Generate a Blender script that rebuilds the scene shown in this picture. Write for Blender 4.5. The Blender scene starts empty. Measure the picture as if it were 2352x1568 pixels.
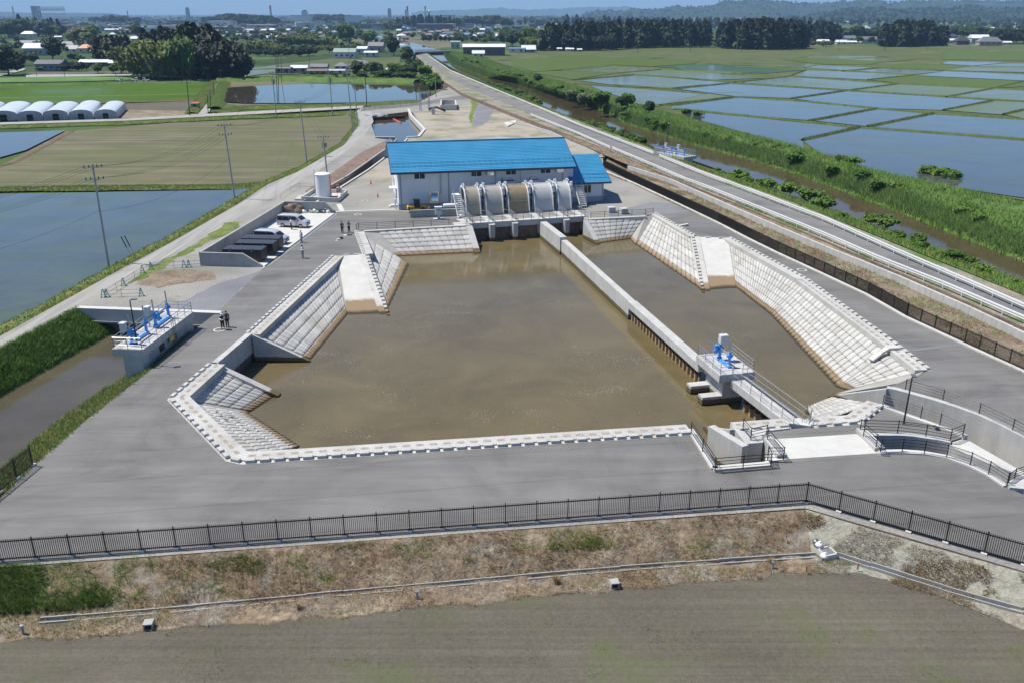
import bpy,math,random
import numpy as np
from mathutils import Vector,Matrix,noise
from mathutils.geometry import delaunay_2d_cdt
R=math.radians
C=bpy.context.scene.collection
SC=bpy.context.scene
rnd=random.Random(7)
rng=np.random.default_rng(11)
# ---------------------------------------------------------------- camera, sky, sun, exposure
CAMH,FPX,HORV=30.0,1950.0,31.0
PITCH=math.atan((784-HORV)/FPX)
cam=bpy.data.cameras.new('camera');camo=bpy.data.objects.new('camera',cam);C.objects.link(camo)
camo.location=(0,0,CAMH);camo.rotation_euler=(R(90)-PITCH,0,0)
cam.sensor_width=36;cam.lens=FPX/2352*36;cam.clip_start=1;cam.clip_end=60000
SC.camera=camo
SUN=Vector((-2.2,0.58,4.05)).normalized()
wd=bpy.data.worlds.new('World');SC.world=wd;wd.use_nodes=True
wn=wd.node_tree;bg=wn.nodes['Background']
sk=wn.nodes.new('ShaderNodeTexSky');sk.sky_type='NISHITA';sk.sun_disc=False
sk.sun_elevation=math.asin(SUN.z);sk.sun_rotation=math.atan2(SUN.x,SUN.y)
sk.air_density=1.0;sk.dust_density=0.15;sk.ozone_density=3.0;sk.altitude=0
tint=wn.nodes.new('ShaderNodeMix');tint.data_type='RGBA';tint.blend_type='MULTIPLY';tint.inputs[0].default_value=1;tint.inputs[7].default_value=(0.70,0.91,1.19,1)
wn.links.new(sk.outputs[0],tint.inputs[6]);wn.links.new(tint.outputs[2],bg.inputs[0]);bg.inputs[1].default_value=0.072
sl=bpy.data.lights.new('sun','SUN');sl.energy=4.3;sl.angle=R(0.5);sl.color=(1,0.955,0.865)
so=bpy.data.objects.new('sun',sl);C.objects.link(so);so.location=(-60,40,120)
so.rotation_euler=SUN.to_track_quat('Z','Y').to_euler()
SC.view_settings.view_transform='Standard';SC.view_settings.look='None'
SC.view_settings.exposure=0.55;SC.view_settings.gamma=1
SC.render.engine='CYCLES'
SC.cycles.volume_bounces=0;SC.cycles.max_bounces=6;SC.cycles.transparent_max_bounces=12
SC.cycles.caustics_reflective=False;SC.cycles.caustics_refractive=False
# ---------------------------------------------------------------- photograph survey -> metres on a level plane
cp,sp_=math.cos(PITCH),math.sin(PITCH)
def P(u,v,z=0.0):
 x=(u-1176)/FPX;y=(784-v)/FPX
 t=(z-CAMH)/(-sp_+y*cp)
 return Vector((x*t,(cp+y*sp_)*t,z))
def ztop(v,Y):
 y=(784-v)/FPX
 return CAMH+Y*(-sp_+y*cp)/(cp+y*sp_)
def PP(l,z=0.0):return[P(u,v,z)for u,v in l]
def mpp(p):return(p.y*cp+(CAMH-p.z)*sp_)/FPX
# ---------------------------------------------------------------- mesh building
class MB:
 def __init__(s):s.v=[];s.f=[];s.m=[]
 def add(s,vs,fs,m=0):
  o=len(s.v);s.v+=[tuple(p)for p in vs]
  for f in fs:s.f.append(tuple(i+o for i in f));s.m.append(m)
 def box(s,c,d,rz=0.0,m=0,tilt=None):
  hx,hy,hz=d[0]/2,d[1]/2,d[2]/2
  M=Matrix.Rotation(rz,3,'Z')
  if tilt:M=M@Matrix.Rotation(tilt[0],3,tilt[1])
  vs=[Vector(c)+M@Vector((x*hx,y*hy,z*hz))for z in(-1,1)for y in(-1,1)for x in(-1,1)]
  s.add(vs,[(0,2,3,1),(4,5,7,6),(0,1,5,4),(2,6,7,3),(0,4,6,2),(1,3,7,5)],m)
 def bb(s,x0,x1,y0,y1,z0,z1,m=0):
  s.box(((x0+x1)/2,(y0+y1)/2,(z0+z1)/2),(abs(x1-x0),abs(y1-y0),abs(z1-z0)),0,m)
 def cbox(s,c,d,b,rz=0.0,m=0):
  hx,hy,hz=d[0]/2,d[1]/2,d[2]/2
  M=Matrix.Rotation(rz,3,'Z');ring=[]
  for(a,z)in((0,-hz),(0,hz-b),(b,hz)):
   for x,y in((-1,-1),(1,-1),(1,1),(-1,1)):ring.append(Vector(c)+M@Vector((x*(hx-a),y*(hy-a),z)))
  fs=[(3,2,1,0),(8,9,10,11)]
  for k in(0,4):
   for i in range(4):j=(i+1)%4;fs.append((k+i,k+j,k+4+j,k+4+i))
  s.add(ring,fs,m)
 def bar(s,a,b,w,h=None,m=0):
  a=Vector(a);b=Vector(b);h=h or w
  d=(b-a)
  if d.length<1e-6:return
  d.normalize()
  r=d.cross(Vector((0,0,1)))
  if r.length<1e-3:r=Vector((1,0,0))
  r.normalize();u=r.cross(d)
  vs=[p+r*(x*w/2)+u*(z*h/2)for p in(a,b)for x,z in((-1,-1),(1,-1),(1,1),(-1,1))]
  s.add(vs,[(3,2,1,0),(4,5,6,7),(0,1,5,4),(1,2,6,5),(2,3,7,6),(3,0,4,7)],m)
 def tube(s,pts,r,n=6,m=0,r2=None,cap=True):
  pts=[Vector(p)for p in pts];k=len(pts);o=len(s.v);prev=None
  for i,p in enumerate(pts):
   d=(pts[min(i+1,k-1)]-pts[max(i-1,0)]).normalized()
   if prev is None:x=d.orthogonal().normalized()
   else:x=(prev-d*prev.dot(d)).normalized()
   prev=x;y=d.cross(x)
   rr=r if r2 is None else r+(r2-r)*i/max(1,k-1)
   for j in range(n):
    t=2*math.pi*j/n;s.v.append(tuple(p+(x*math.cos(t)+y*math.sin(t))*rr))
  for i in range(k-1):
   for j in range(n):
    a=o+i*n+j;b=o+i*n+(j+1)%n
    s.f.append((a,b,b+n,a+n));s.m.append(m)
  if cap:
   s.f.append(tuple(o+j for j in reversed(range(n))));s.m.append(m)
   s.f.append(tuple(o+(k-1)*n+j for j in range(n)));s.m.append(m)
 def lathe(s,c,prof,n=16,m=0,cap=True):
  c=Vector(c);o=len(s.v)
  for r,z in prof:
   for j in range(n):
    t=2*math.pi*j/n;s.v.append((c.x+r*math.cos(t),c.y+r*math.sin(t),c.z+z))
  for i in range(len(prof)-1):
   for j in range(n):
    a=o+i*n+j;b=o+i*n+(j+1)%n;s.f.append((a,b,b+n,a+n));s.m.append(m)
  if cap:
   s.f.append(tuple(o+(len(prof)-1)*n+j for j in range(n)));s.m.append(m)
   s.f.append(tuple(o+j for j in reversed(range(n))));s.m.append(m)
 def prism(s,poly,z0,z1,m=0,ms=None,holes=()):
  vs,tr=cdt(poly,holes)
  s.add([(x,y,z1)for x,y in vs],tr,m)
  for ring in[poly]+list(holes):
   k=len(ring);r3=[(p[0],p[1],z)for z in(z0,z1)for p in ring]
   s.add(r3,[(i,(i+1)%k,k+(i+1)%k,k+i)for i in range(k)],m if ms is None else ms)
 def profile(s,pts2,y0,y1,m=0):
  k=len(pts2);vs=[(x,y0,z)for x,z in pts2]+[(x,y1,z)for x,z in pts2]
  s.add(vs,[tuple(range(k)),tuple(reversed(range(k,2*k)))]+[(i,k+i,k+(i+1)%k,(i+1)%k)for i in range(k)],m)
 def profx(s,pts2,x0,x1,m=0):
  k=len(pts2);vs=[(x0,y,z)for y,z in pts2]+[(x1,y,z)for y,z in pts2]
  s.add(vs,[tuple(range(k)),tuple(reversed(range(k,2*k)))]+[(i,k+i,k+(i+1)%k,(i+1)%k)for i in range(k)],m)
def inpoly(x,y,poly):
 c=False;k=len(poly);j=k-1
 for i in range(k):
  xi,yi,xj,yj=poly[i][0],poly[i][1],poly[j][0],poly[j][1]
  if(yi>y)!=(yj>y)and x<(xj-xi)*(y-yi)/(yj-yi)+xi:c=not c
  j=i
 return c
def cdt(poly,holes=()):
 vs=[];es=[]
 for ring in[poly]+list(holes):
  o=len(vs);k=len(ring);vs+=[Vector((p[0],p[1]))for p in ring]
  es+=[(o+i,o+(i+1)%k)for i in range(k)]
 ov,oe,of,*_=delaunay_2d_cdt(vs,es,[],0,1e-5)
 tr=[]
 for f in of:
  cx=sum(ov[i].x for i in f)/3;cy=sum(ov[i].y for i in f)/3
  if inpoly(cx,cy,poly)and not any(inpoly(cx,cy,h)for h in holes):
   a,b,c=(ov[i]for i in f)
   tr.append(tuple(f)if(b-a).cross(c-a)>0 else tuple(reversed(f)))
 return[(v.x,v.y)for v in ov],tr
def base_of(o):
 p=Vector((0,0,0))
 while o:p+=o.location;o=o.parent
 return p
def link(name,me,parent=None):
 o=bpy.data.objects.new(name,me);C.objects.link(o)
 if parent:o.parent=parent
 return o
def mesh_of(mb,name,mats,smooth=None,off=None):
 me=bpy.data.meshes.new(name)
 v=mb.v if off is None else[(a-off[0],b-off[1],c-off[2])for a,b,c in mb.v]
 me.from_pydata(v,[],mb.f)
 for m in(mats if isinstance(mats,(list,tuple))else[mats]):me.materials.append(m)
 me.polygons.foreach_set('material_index',mb.m)
 if smooth:
  me.polygons.foreach_set('use_smooth',[True]*len(mb.f));me.set_sharp_from_angle(angle=R(smooth))
 me.update();return me
def part(mb,name,mats,parent=None,smooth=None,world=True,label=None):
 """one mesh object; geometry in world metres unless world=False (then in the parent's own frame)"""
 off=base_of(parent)if(parent and world)else None
 o=link(name,mesh_of(mb,name,mats,smooth,off),parent)
 if label:o['label']=label
 return o
def tag(o,label,cat,group=None):
 o['label']=label;o['category']=cat
 if group:o['group']=group
 return o
def thing(name,label,cat,loc=(0,0,0),rz=0.0,group=None):
 o=bpy.data.objects.new(name,None);C.objects.link(o);o.empty_display_size=0.3
 o.location=loc;o.rotation_euler=(0,0,rz)
 return tag(o,label,cat,group)
def solo(mb,name,mats,label,cat,group=None,smooth=None,loc=None):
 o=link(name,mesh_of(mb,name,mats,smooth,loc))
 if loc is not None:o.location=loc
 return tag(o,label,cat,group)
def struct(mb,name,mats,smooth=None):
 o=link(name,mesh_of(mb,name,mats,smooth));o['kind']='structure';return o
def stuff(o,label,cat):
 o['kind']='stuff';o['label']=label;o['category']=cat;return o
def dup(root,loc=None,rz=None,label=None,group=None,scale=None):
 r=root.copy();C.objects.link(r)
 if loc is not None:r.location=loc
 if rz is not None:r.rotation_euler=(0,0,rz)
 if scale is not None:r.scale=scale
 if label:r['label']=label
 if group:r['group']=group
 for ch in list(root.children):
  c=ch.copy();C.objects.link(c);c.parent=r
  for g in list(ch.children):
   d=g.copy();C.objects.link(d);d.parent=c
 return r
 # ---------------------------------------------------------------- materials
def nt(name):
 m=bpy.data.materials.new(name);m.use_nodes=True;t=m.node_tree
 return m,t,t.nodes['Principled BSDF'],t.nodes.new,t.links.new
def rgb(c):return(c[0],c[1],c[2],1)
def noise_node(t,sc,det=4,rough=0.55,coord=None,dist=0.0):
 n=t.nodes.new('ShaderNodeTexNoise');n.inputs['Scale'].default_value=sc
 n.inputs['Detail'].default_value=det;n.inputs['Roughness'].default_value=rough;n.inputs['Distortion'].default_value=dist
 if coord:t.links.new(coord,n.inputs['Vector'])
 return n
def ramp(t,fac,stops):
 r=t.nodes.new('ShaderNodeValToRGB');e=r.color_ramp.elements
 while len(e)<len(stops):e.new(0.5)
 for k,(p,c)in enumerate(stops):e[k].position=p;e[k].color=rgb(c)if len(c)==3 else c
 t.links.new(fac,r.inputs[0]);return r
def mixc(t,fac,a,b,mode='MIX'):
 n=t.nodes.new('ShaderNodeMix');n.data_type='RGBA';n.blend_type=mode
 for sock,val in((n.inputs[0],fac),(n.inputs[6],a),(n.inputs[7],b)):
  if hasattr(val,'links')or isinstance(val,bpy.types.NodeSocket):t.links.new(val,sock)
  elif isinstance(val,(int,float)):sock.default_value=val
  else:sock.default_value=rgb(val)
 return n.outputs[2]
def wpos(t,scale=(1,1,1),rz=0.0):
 g=t.nodes.new('ShaderNodeNewGeometry')
 if scale==(1,1,1)and rz==0:return g.outputs['Position']
 m=t.nodes.new('ShaderNodeMapping');m.vector_type='TEXTURE' if False else 'POINT'
 m.inputs['Rotation'].default_value=(0,0,rz);m.inputs['Scale'].default_value=scale
 t.links.new(g.outputs['Position'],m.inputs[0]);return m.outputs[0]
def opos(t):
 return t.nodes.new('ShaderNodeTexCoord').outputs['Object']
def bump(t,b,h,strength=0.3,dist=0.05):
 n=t.nodes.new('ShaderNodeBump');n.inputs['Strength'].default_value=strength;n.inputs['Distance'].default_value=dist
 t.links.new(h,n.inputs['Height']);t.links.new(n.outputs[0],b.inputs['Normal'])
def zmask(t,z0,z1,wob=0.25,sc=0.8):
 g=t.nodes.new('ShaderNodeNewGeometry');s=t.nodes.new('ShaderNodeSeparateXYZ');t.links.new(g.outputs['Position'],s.inputs[0])
 n=noise_node(t,sc,3,coord=g.outputs['Position'])
 a=t.nodes.new('ShaderNodeMath');a.operation='MULTIPLY_ADD';t.links.new(n.outputs[0],a.inputs[0]);a.inputs[1].default_value=wob
 t.links.new(s.outputs[2],a.inputs[2])
 r=t.nodes.new('ShaderNodeMapRange');r.inputs[1].default_value=z0+wob/2;r.inputs[2].default_value=z1+wob/2
 r.inputs[3].default_value=1;r.inputs[4].default_value=0;t.links.new(a.outputs[0],r.inputs[0]);return r.outputs[0]
def plain(name,col,rough=0.6,metal=0.0,var=0.12,sc=3.0,bmp=0.0,coat=0.0,spec=0.5):
 m,t,b,N,L=nt(name)
 n=noise_node(t,sc,5,coord=opos(t))
 lo=tuple(max(0,c*(1-var))for c in col);hi=tuple(min(1,c*(1+var))for c in col)
 r=ramp(t,n.outputs[0],[(0.3,lo),(0.7,hi)]);L(r.outputs[0],b.inputs['Base Color'])
 b.inputs['Roughness'].default_value=rough;b.inputs['Metallic'].default_value=metal;b.inputs['Coat Weight'].default_value=coat
 b.inputs['Specular IOR Level'].default_value=spec
 if bmp:bump(t,b,n.outputs[0],bmp,0.03)
 return m
def groundmat(name,stops,sc=0.25,fine=4.0,fvar=0.25,rough=0.9,bmp=0.4,scale=(1,1,1),rz=0.0,bdist=0.08,patch=None):
 """large patches (stops over a noise) times fine speckle; patch=(colour, scale, lo, hi) adds a second growth layer"""
 m,t,b,N,L=nt(name);w=wpos(t,scale,rz)
 n=noise_node(t,sc,6,0.6,w,0.4);r=ramp(t,n.outputs[0],stops)
 w2=wpos(t);f=noise_node(t,fine,6,0.7,w2)
 fr=ramp(t,f.outputs[0],[(0.3,(1-fvar,)*3),(0.7,(1+fvar*0.6,)*3)])
 base=r.outputs[0]
 if patch:
  pc,ps,lo,hi=patch;pn=noise_node(t,ps,8,0.65,w2,0.3);pr=ramp(t,pn.outputs[0],[(lo,(0,0,0)),(hi,(1,1,1))])
  base=mixc(t,pr.outputs[0],base,pc)
 L(mixc(t,1.0,base,fr.outputs[0],'MULTIPLY'),b.inputs['Base Color'])
 b.inputs['Roughness'].default_value=rough;b.inputs['Specular IOR Level'].default_value=0.25
 bump(t,b,f.outputs[0],bmp,bdist);return m
def leafmat(name,dark,light,trans=0.25):
 m,t,b,N,L=nt(name)
 g=N('ShaderNodeNewGeometry');oi=N('ShaderNodeObjectInfo')
 n=noise_node(t,2.2,3,coord=opos(t))
 a=N('ShaderNodeMath');a.operation='MULTIPLY_ADD';L(g.outputs['Random Per Island'],a.inputs[0]);a.inputs[1].default_value=0.5
 a2=N('ShaderNodeMath');a2 .operation='MULTIPLY_ADD';L(n.outputs[0],a2 .inputs[0]);a2 .inputs[1].default_value=0.5
 a3=N('ShaderNodeMath');a3 .operation='MULTIPLY_ADD';L(oi.outputs['Random'],a3 .inputs[0]);a3 .inputs[1].default_value=0.35;a3 .inputs[2].default_value= -0.17
 L(a3 .outputs[0],a2 .inputs[2]);L(a2 .outputs[0],a.inputs[2])
 r=ramp(t,a.outputs[0],[(0.15,dark),(0.85,light)]);L(r.outputs[0],b.inputs['Base Color'])
 b.inputs['Roughness'].default_value=0.65;b.inputs['Specular IOR Level'].default_value=0.25
 up=N('ShaderNodeVectorMath');up.operation='MULTIPLY_ADD';L(g.outputs['Normal'],up.inputs[0]);up.inputs[1].default_value=(.5,.5,.5);up.inputs[2].default_value=(0,0,.55)
 un=N('ShaderNodeVectorMath');un.operation='NORMALIZE';L(up.outputs[0],un.inputs[0]);L(un.outputs[0],b.inputs['Normal'])
 tr=N('ShaderNodeBsdfTranslucent');L(r.outputs[0],tr.inputs[0]);mx=N('ShaderNodeMixShader');mx.inputs[0].default_value=trans
 L(b.outputs[0],mx.inputs[1]);L(tr.outputs[0],mx.inputs[2]);L(mx.outputs[0],t.nodes['Material Output'].inputs[0]);return m
def concretemat(name,col,stain=None,streak=True,var=0.12,island=0.0):
 """stain=(z0,z1,colour): mud line left by the water"""
 m,t,b,N,L=nt(name);w=wpos(t)
 n=noise_node(t,0.7,6,0.6,w);lo=tuple(c*(1-var)for c in col);hi=tuple(c*(1+var*0.7)for c in col)
 base=ramp(t,n.outputs[0],[(0.3,lo),(0.7,hi)]).outputs[0]
 if island:
  gi=N('ShaderNodeNewGeometry');base=mixc(t,1.0,base,ramp(t,gi.outputs['Random Per Island'],[(0,(1-island,)*3),(.55,(1,1,1)),(1,(1+island*.5,)*3)]).outputs[0],'MULTIPLY')
  wn2=noise_node(t,.22,6,.7,w,.8);base=mixc(t,1.0,base,ramp(t,wn2 .outputs[0],[(.34,(.80,.78,.73)),(.52,(1,1,1))]).outputs[0],'MULTIPLY')
 if streak:
  s=noise_node(t,1.6,5,0.7,wpos(t,(1,1,0.12)))
  sr=ramp(t,s.outputs[0],[(0.25,(0.62,0.61,0.58)),(0.55,(1,1,1))])
  base=mixc(t,0.55,base,mixc(t,1.0,base,sr.outputs[0],'MULTIPLY'))
 if stain:
  base=mixc(t,zmask(t,stain[0],stain[1]),base,stain[2])
  base=mixc(t,zmask(t,-2.62,-2.5,0.1),base,(0.05,0.037,0.02))
 L(base,b.inputs['Base Color']);b.inputs['Roughness'].default_value=0.85;b.inputs['Specular IOR Level'].default_value=0.3
 f=noise_node(t,9,4,0.6,w);bump(t,b,f.outputs[0],0.15,0.02);return m
 # ---------------------------------------------------------------- shared materials
WZ,LOW= -2.7,-1.5
MUD=(0.25,0.18,0.105)
M={}
M['conc']=concretemat('concrete',(0.46,0.455,0.435))
M['conc_old']=concretemat('weathered_concrete',(0.36,0.36,0.345))
M['conc_wet']=concretemat('stained_concrete',(0.46,0.455,0.435),(-2.2,-2.1,(0.12,0.095,0.045)))
M['conc_new']=concretemat('pale_concrete',(0.52,0.51,0.475),None,False,0.1)
M['rev_joint']=concretemat('mortar',(0.33,0.32,0.295),(-2.38,-2.27,MUD),False)
M['rev_block']=concretemat('facing_block',(0.47,0.46,0.43),(-2.38,-2.27,MUD),False,0.10,0.13)
M['rev_hole']=plain('block_gap',(0.09,0.085,0.07),0.9,var=0.4)
M['soil_hole']=plain('planting_hole_soil',(0.31,0.27,0.225),0.95,var=0.4,sc=6)
M['ramp']=concretemat('ramp_concrete',(0.52,0.51,0.47),(-2.12,-2.0,(0.25,0.18,0.105)),False,0.1)
M['steel']=plain('galvanised_steel',(0.42,0.44,0.46),0.42,0.75,0.1)
M['steel_dark']=plain('dull_steel',(0.2,0.21,0.22),0.5,0.6,0.15)
M['black']=plain('black_paint',(0.012,0.012,0.014),0.45,0,0.15)
M['brown_black']=plain('dark_brown_paint',(0.016,0.012,0.011),0.5,0,0.15)
M['white_rail']=plain('white_painted_steel',(0.78,0.79,0.8),0.4,0,0.05)
M['blue_paint']=plain('bright_blue_paint',(0.055,0.30,0.75),0.35,0,0.08)
M['grey_box']=plain('pale_grey_enamel',(0.55,0.56,0.55),0.45,0,0.06)
M['rust']=plain('rusty_sheet_pile',(0.075,0.035,0.022),0.85,0,0.4,1.5)
M['pile_wet']=plain('tide_marked_pile',(0.34,0.24,0.13),0.85,0,0.25,1.5)
M['glass']=plain('dark_glass',(0.02,0.023,0.028),0.06,0,0.2)
M['orange']=plain('orange_paint',(0.75,0.13,0.04),0.5,0,0.1)
M['red']=plain('faded_red_plastic',(0.6,0.07,0.05),0.55,0,0.15)
M['green_plastic']=plain('green_plastic',(0.03,0.33,0.25),0.5,0,0.1)
M['rubber_gap_shade']=plain('black_rubber_and_gap_shade',(0.015,0.015,0.015),0.8,0,0.2)
M['grate']=plain('steel_grating',(0.24,0.25,0.27),0.6,0.4,0.2,8)
def asphalt_mat(name,lo,hi,rz):
 m,t,b,N,L=nt(name);w=wpos(t)
 st=noise_node(t,0.45,9,0.68,wpos(t,(0.16,1.5,1),rz),0.4)
 pt=noise_node(t,0.085,7,0.66,w,1.2);f=noise_node(t,14,5,0.75,w)
 a=ramp(t,st.outputs[0],[(0.30,lo),(0.70,hi)]).outputs[0]
 p=ramp(t,pt.outputs[0],[(0.30,(0.62,0.615,0.615)),(0.47,(0.92,0.915,0.91)),(0.66,(1.10,1.10,1.09))]).outputs[0]
 fr=ramp(t,f.outputs[0],[(0.25,(0.86,)*3),(0.75,(1.1,)*3)]).outputs[0]
 g=N('ShaderNodeTexWave');g.wave_type='RINGS';g.rings_direction='Z'
 mp=N('ShaderNodeMapping');mp.inputs['Location'].default_value=(12,-66,0);L(w,mp.inputs[0]);L(mp.outputs[0],g.inputs[0])
 g.inputs['Scale'].default_value=0.06;g.inputs['Distortion'].default_value=5;g.inputs['Detail'].default_value=6;g.inputs['Detail Scale'].default_value=0.8
 gr=ramp(t,g.outputs[0],[(0.1,(0.97,)*3),(0.9,(1.03,)*3)]).outputs[0]
 c=mixc(t,1.0,mixc(t,1.0,mixc(t,1.0,a,p,'MULTIPLY'),fr,'MULTIPLY'),gr,'MULTIPLY')
 sm=N('ShaderNodeTexWave');sm.inputs['Scale'].default_value=0.075;sm.inputs['Distortion'].default_value=0.4;sm.inputs['Detail'].default_value=2;sm.bands_direction='Y';L(wpos(t,(1,1,1),rz),sm.inputs[0])
 c=mixc(t,1.0,c,ramp(t,sm.outputs[0],[(0.0,(0.84,)*3),(0.006,(1,1,1))]).outputs[0],'MULTIPLY')
 vo=N('ShaderNodeTexVoronoi');vo.inputs['Scale'].default_value=0.9;L(w,vo.inputs[0]);sp=ramp(t,vo.outputs['Distance'],[(0.02,(0.78,)*3),(0.10,(1,1,1))]);sn=noise_node(t,0.35,3,coord=w);sr=ramp(t,sn.outputs[0],[(0.58,(0,0,0)),(0.64,(1,1,1))])
 c=mixc(t,sr.outputs[0],c,mixc(t,1.0,c,sp.outputs[0],'MULTIPLY'))
 L(c,b.inputs['Base Color']);b.inputs['Roughness'].default_value=0.85;b.inputs['Specular IOR Level'].default_value=0.35
 bump(t,b,f.outputs[0],0.2,0.01);return m
M['asphalt']=asphalt_mat('asphalt',(0.138,0.134,0.128),(0.196,0.191,0.182),R(-8))
M['road']=asphalt_mat('road_asphalt',(0.165,0.16,0.153),(0.205,0.199,0.19),R(70))
M['gravel']=groundmat('gravel',[(0.3,(0.22,0.215,0.2)),(0.55,(0.31,0.295,0.265)),(0.75,(0.36,0.325,0.26))],0.09,5,0.4,patch=((0.12,0.16,0.05),0.16,0.6,0.75))
M['grey_gravel']=groundmat('grey_gravel',[(0.3,(0.17,0.175,0.19)),(0.7,(0.24,0.24,0.245))],0.15,6,0.45)
M['dirt_yard']=groundmat('pale_dirt',[(0.28,(0.24,0.225,0.19)),(0.5,(0.35,0.315,0.25)),(0.72,(0.42,0.35,0.25))],0.09,4,0.36,patch=((0.19,0.185,0.10),0.11,0.5,0.68))
M['track']=groundmat('gravel_track',[(0.3,(0.28,0.27,0.25)),(0.7,(0.40,0.385,0.355))],0.5,5,0.3,scale=(2.2,0.12,1),rz=R(3))
M['verge']=groundmat('grass_verge',[(0.3,(0.10,0.15,0.03)),(0.55,(0.17,0.22,0.05)),(0.78,(0.30,0.25,0.11))],0.35,3,0.5,bmp=0.9,bdist=0.25)
M['levee']=groundmat('levee_grass',[(0.3,(0.08,0.16,0.028)),(0.6,(0.14,0.235,0.05)),(0.8,(0.22,0.24,0.08))],0.15,1.5,0.5,bmp=1.0,bdist=0.4)
M['dry_slope']=groundmat('dry_slope_soil',[(0.28,(0.34,0.31,0.26)),(0.5,(0.23,0.165,0.105)),(0.72,(0.42,0.34,0.24))],0.45,2.5,0.5,bmp=1.0,bdist=0.2)
M['pale_slope']=groundmat('pale_gravel_slope',[(0.3,(0.30,0.295,0.235)),(0.55,(0.36,0.345,0.28)),(0.75,(0.27,0.21,0.14))],0.22,3.5,0.4,bmp=1.0,bdist=0.15)
M['brown_strip']=groundmat('brown_dry_soil',[(0.3,(0.16,0.11,0.07)),(0.55,(0.26,0.205,0.145)),(0.75,(0.33,0.29,0.22))],0.3,2.5,0.45,bmp=0.9,bdist=0.15,patch=((0.10,0.14,0.04),0.25,0.58,0.7))
M['brown_slope']=groundmat('bare_brown_bank',[(0.3,(0.17,0.115,0.085)),(0.7,(0.27,0.2,0.15))],0.4,2,0.4,bmp=0.8,bdist=0.2)
M['mud']=groundmat('river_mud',[(0.3,(0.10,0.07,0.04)),(0.7,(0.2,0.14,0.085))],0.5,3,0.4)
M['bund']=groundmat('bund_grass',[(0.3,(0.07,0.11,0.025)),(0.6,(0.11,0.15,0.04)),(0.8,(0.16,0.15,0.07))],0.3,3,0.5,bmp=0.9,bdist=0.2)
def field_mat(name,lo,hi,rowdir,period,rowamt,patch=None,curve=0.0):
 m,t,b,N,L=nt(name);w=wpos(t)
 n=noise_node(t,0.08,6,0.6,w,0.5);base=ramp(t,n.outputs[0],[(0.32,lo),(0.68,hi)]).outputs[0]
 st=noise_node(t,1.0,5,0.65,wpos(t,(0.03,1/period,1),rowdir),curve)
 sr=ramp(t,st.outputs[0],[(0.36,(1-rowamt,)*3),(0.64,(1+rowamt*0.7,)*3)]).outputs[0]
 base=mixc(t,1.0,base,sr,'MULTIPLY')
 f=noise_node(t,5,6,0.75,w);fr=ramp(t,f.outputs[0],[(0.3,(0.74,)*3),(0.7,(1.16,)*3)]).outputs[0]
 base=mixc(t,1.0,base,fr,'MULTIPLY')
 if patch:
  pn=noise_node(t,patch[1],9,0.72,w,0.6);pr=ramp(t,pn.outputs[0],[(patch[2],(0,0,0)),(patch[3],(1,1,1))])
  base=mixc(t,pr.outputs[0],base,patch[0])
 L(base,b.inputs['Base Color']);b.inputs['Roughness'].default_value=0.95;b.inputs['Specular IOR Level'].default_value=0.15
 bump(t,b,f.outputs[0],0.6,0.08);return m
M['bare_field']=field_mat('bare_field_soil',(0.104,0.093,0.071),(0.140,0.125,0.097),R(8),0.3,0.13,((0.10,0.115,0.05),0.16,0.50,0.72),0.3)
M['till_field']=field_mat('tilled_field',(0.135,0.125,0.08),(0.175,0.16,0.10),R(-62),1.5,0.34,((0.11,0.125,0.045),0.03,0.42,0.7),0.3)
M['green_field']=field_mat('green_rice_field',(0.07,0.125,0.024),(0.105,0.16,0.034),R(0),2,0.16)
M['crop_field']=field_mat('leafy_crop_field',(0.07,0.17,0.05),(0.15,0.24,0.06),R(-50),1.2,0.25)
M['rice_plain']=field_mat('rice_plain',(0.075,0.10,0.032),(0.115,0.13,0.048),R(46),6,0.2,((0.2,0.19,0.12),0.012,0.55,0.7))
M['plain']=None
def far_plain():
 m,t,b,N,L=nt('countryside');w=wpos(t)
 v=N('ShaderNodeTexVoronoi');v.inputs['Scale'].default_value=0.011;v.distance='CHEBYCHEV';v.inputs['Randomness'].default_value=0.7
 L(wpos(t,(1,0.5,1),R(44)),v.inputs['Vector'])
 s=N('ShaderNodeSeparateColor');L(v.outputs['Color'],s.inputs[0])
 r=ramp(t,s.outputs[0],[(0.0,(0.05,0.085,0.025)),(0.3,(0.07,0.11,0.03)),(0.5,(0.095,0.12,0.042)),(0.66,(0.15,0.135,0.085)),(0.78,(0.04,0.068,0.022)),(1,(0.08,0.1,0.06))])
 r.color_ramp.interpolation='CONSTANT'
 n=noise_node(t,0.02,8,0.7,w);nr=ramp(t,n.outputs[0],[(0.3,(0.7,)*3),(0.7,(1.2,)*3)])
 L(mixc(t,1.0,r.outputs[0],nr.outputs[0],'MULTIPLY'),b.inputs['Base Color']);b.inputs['Roughness'].default_value=0.95
 b.inputs['Specular IOR Level'].default_value=0.1;return m
M['plain']=far_plain()
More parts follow.
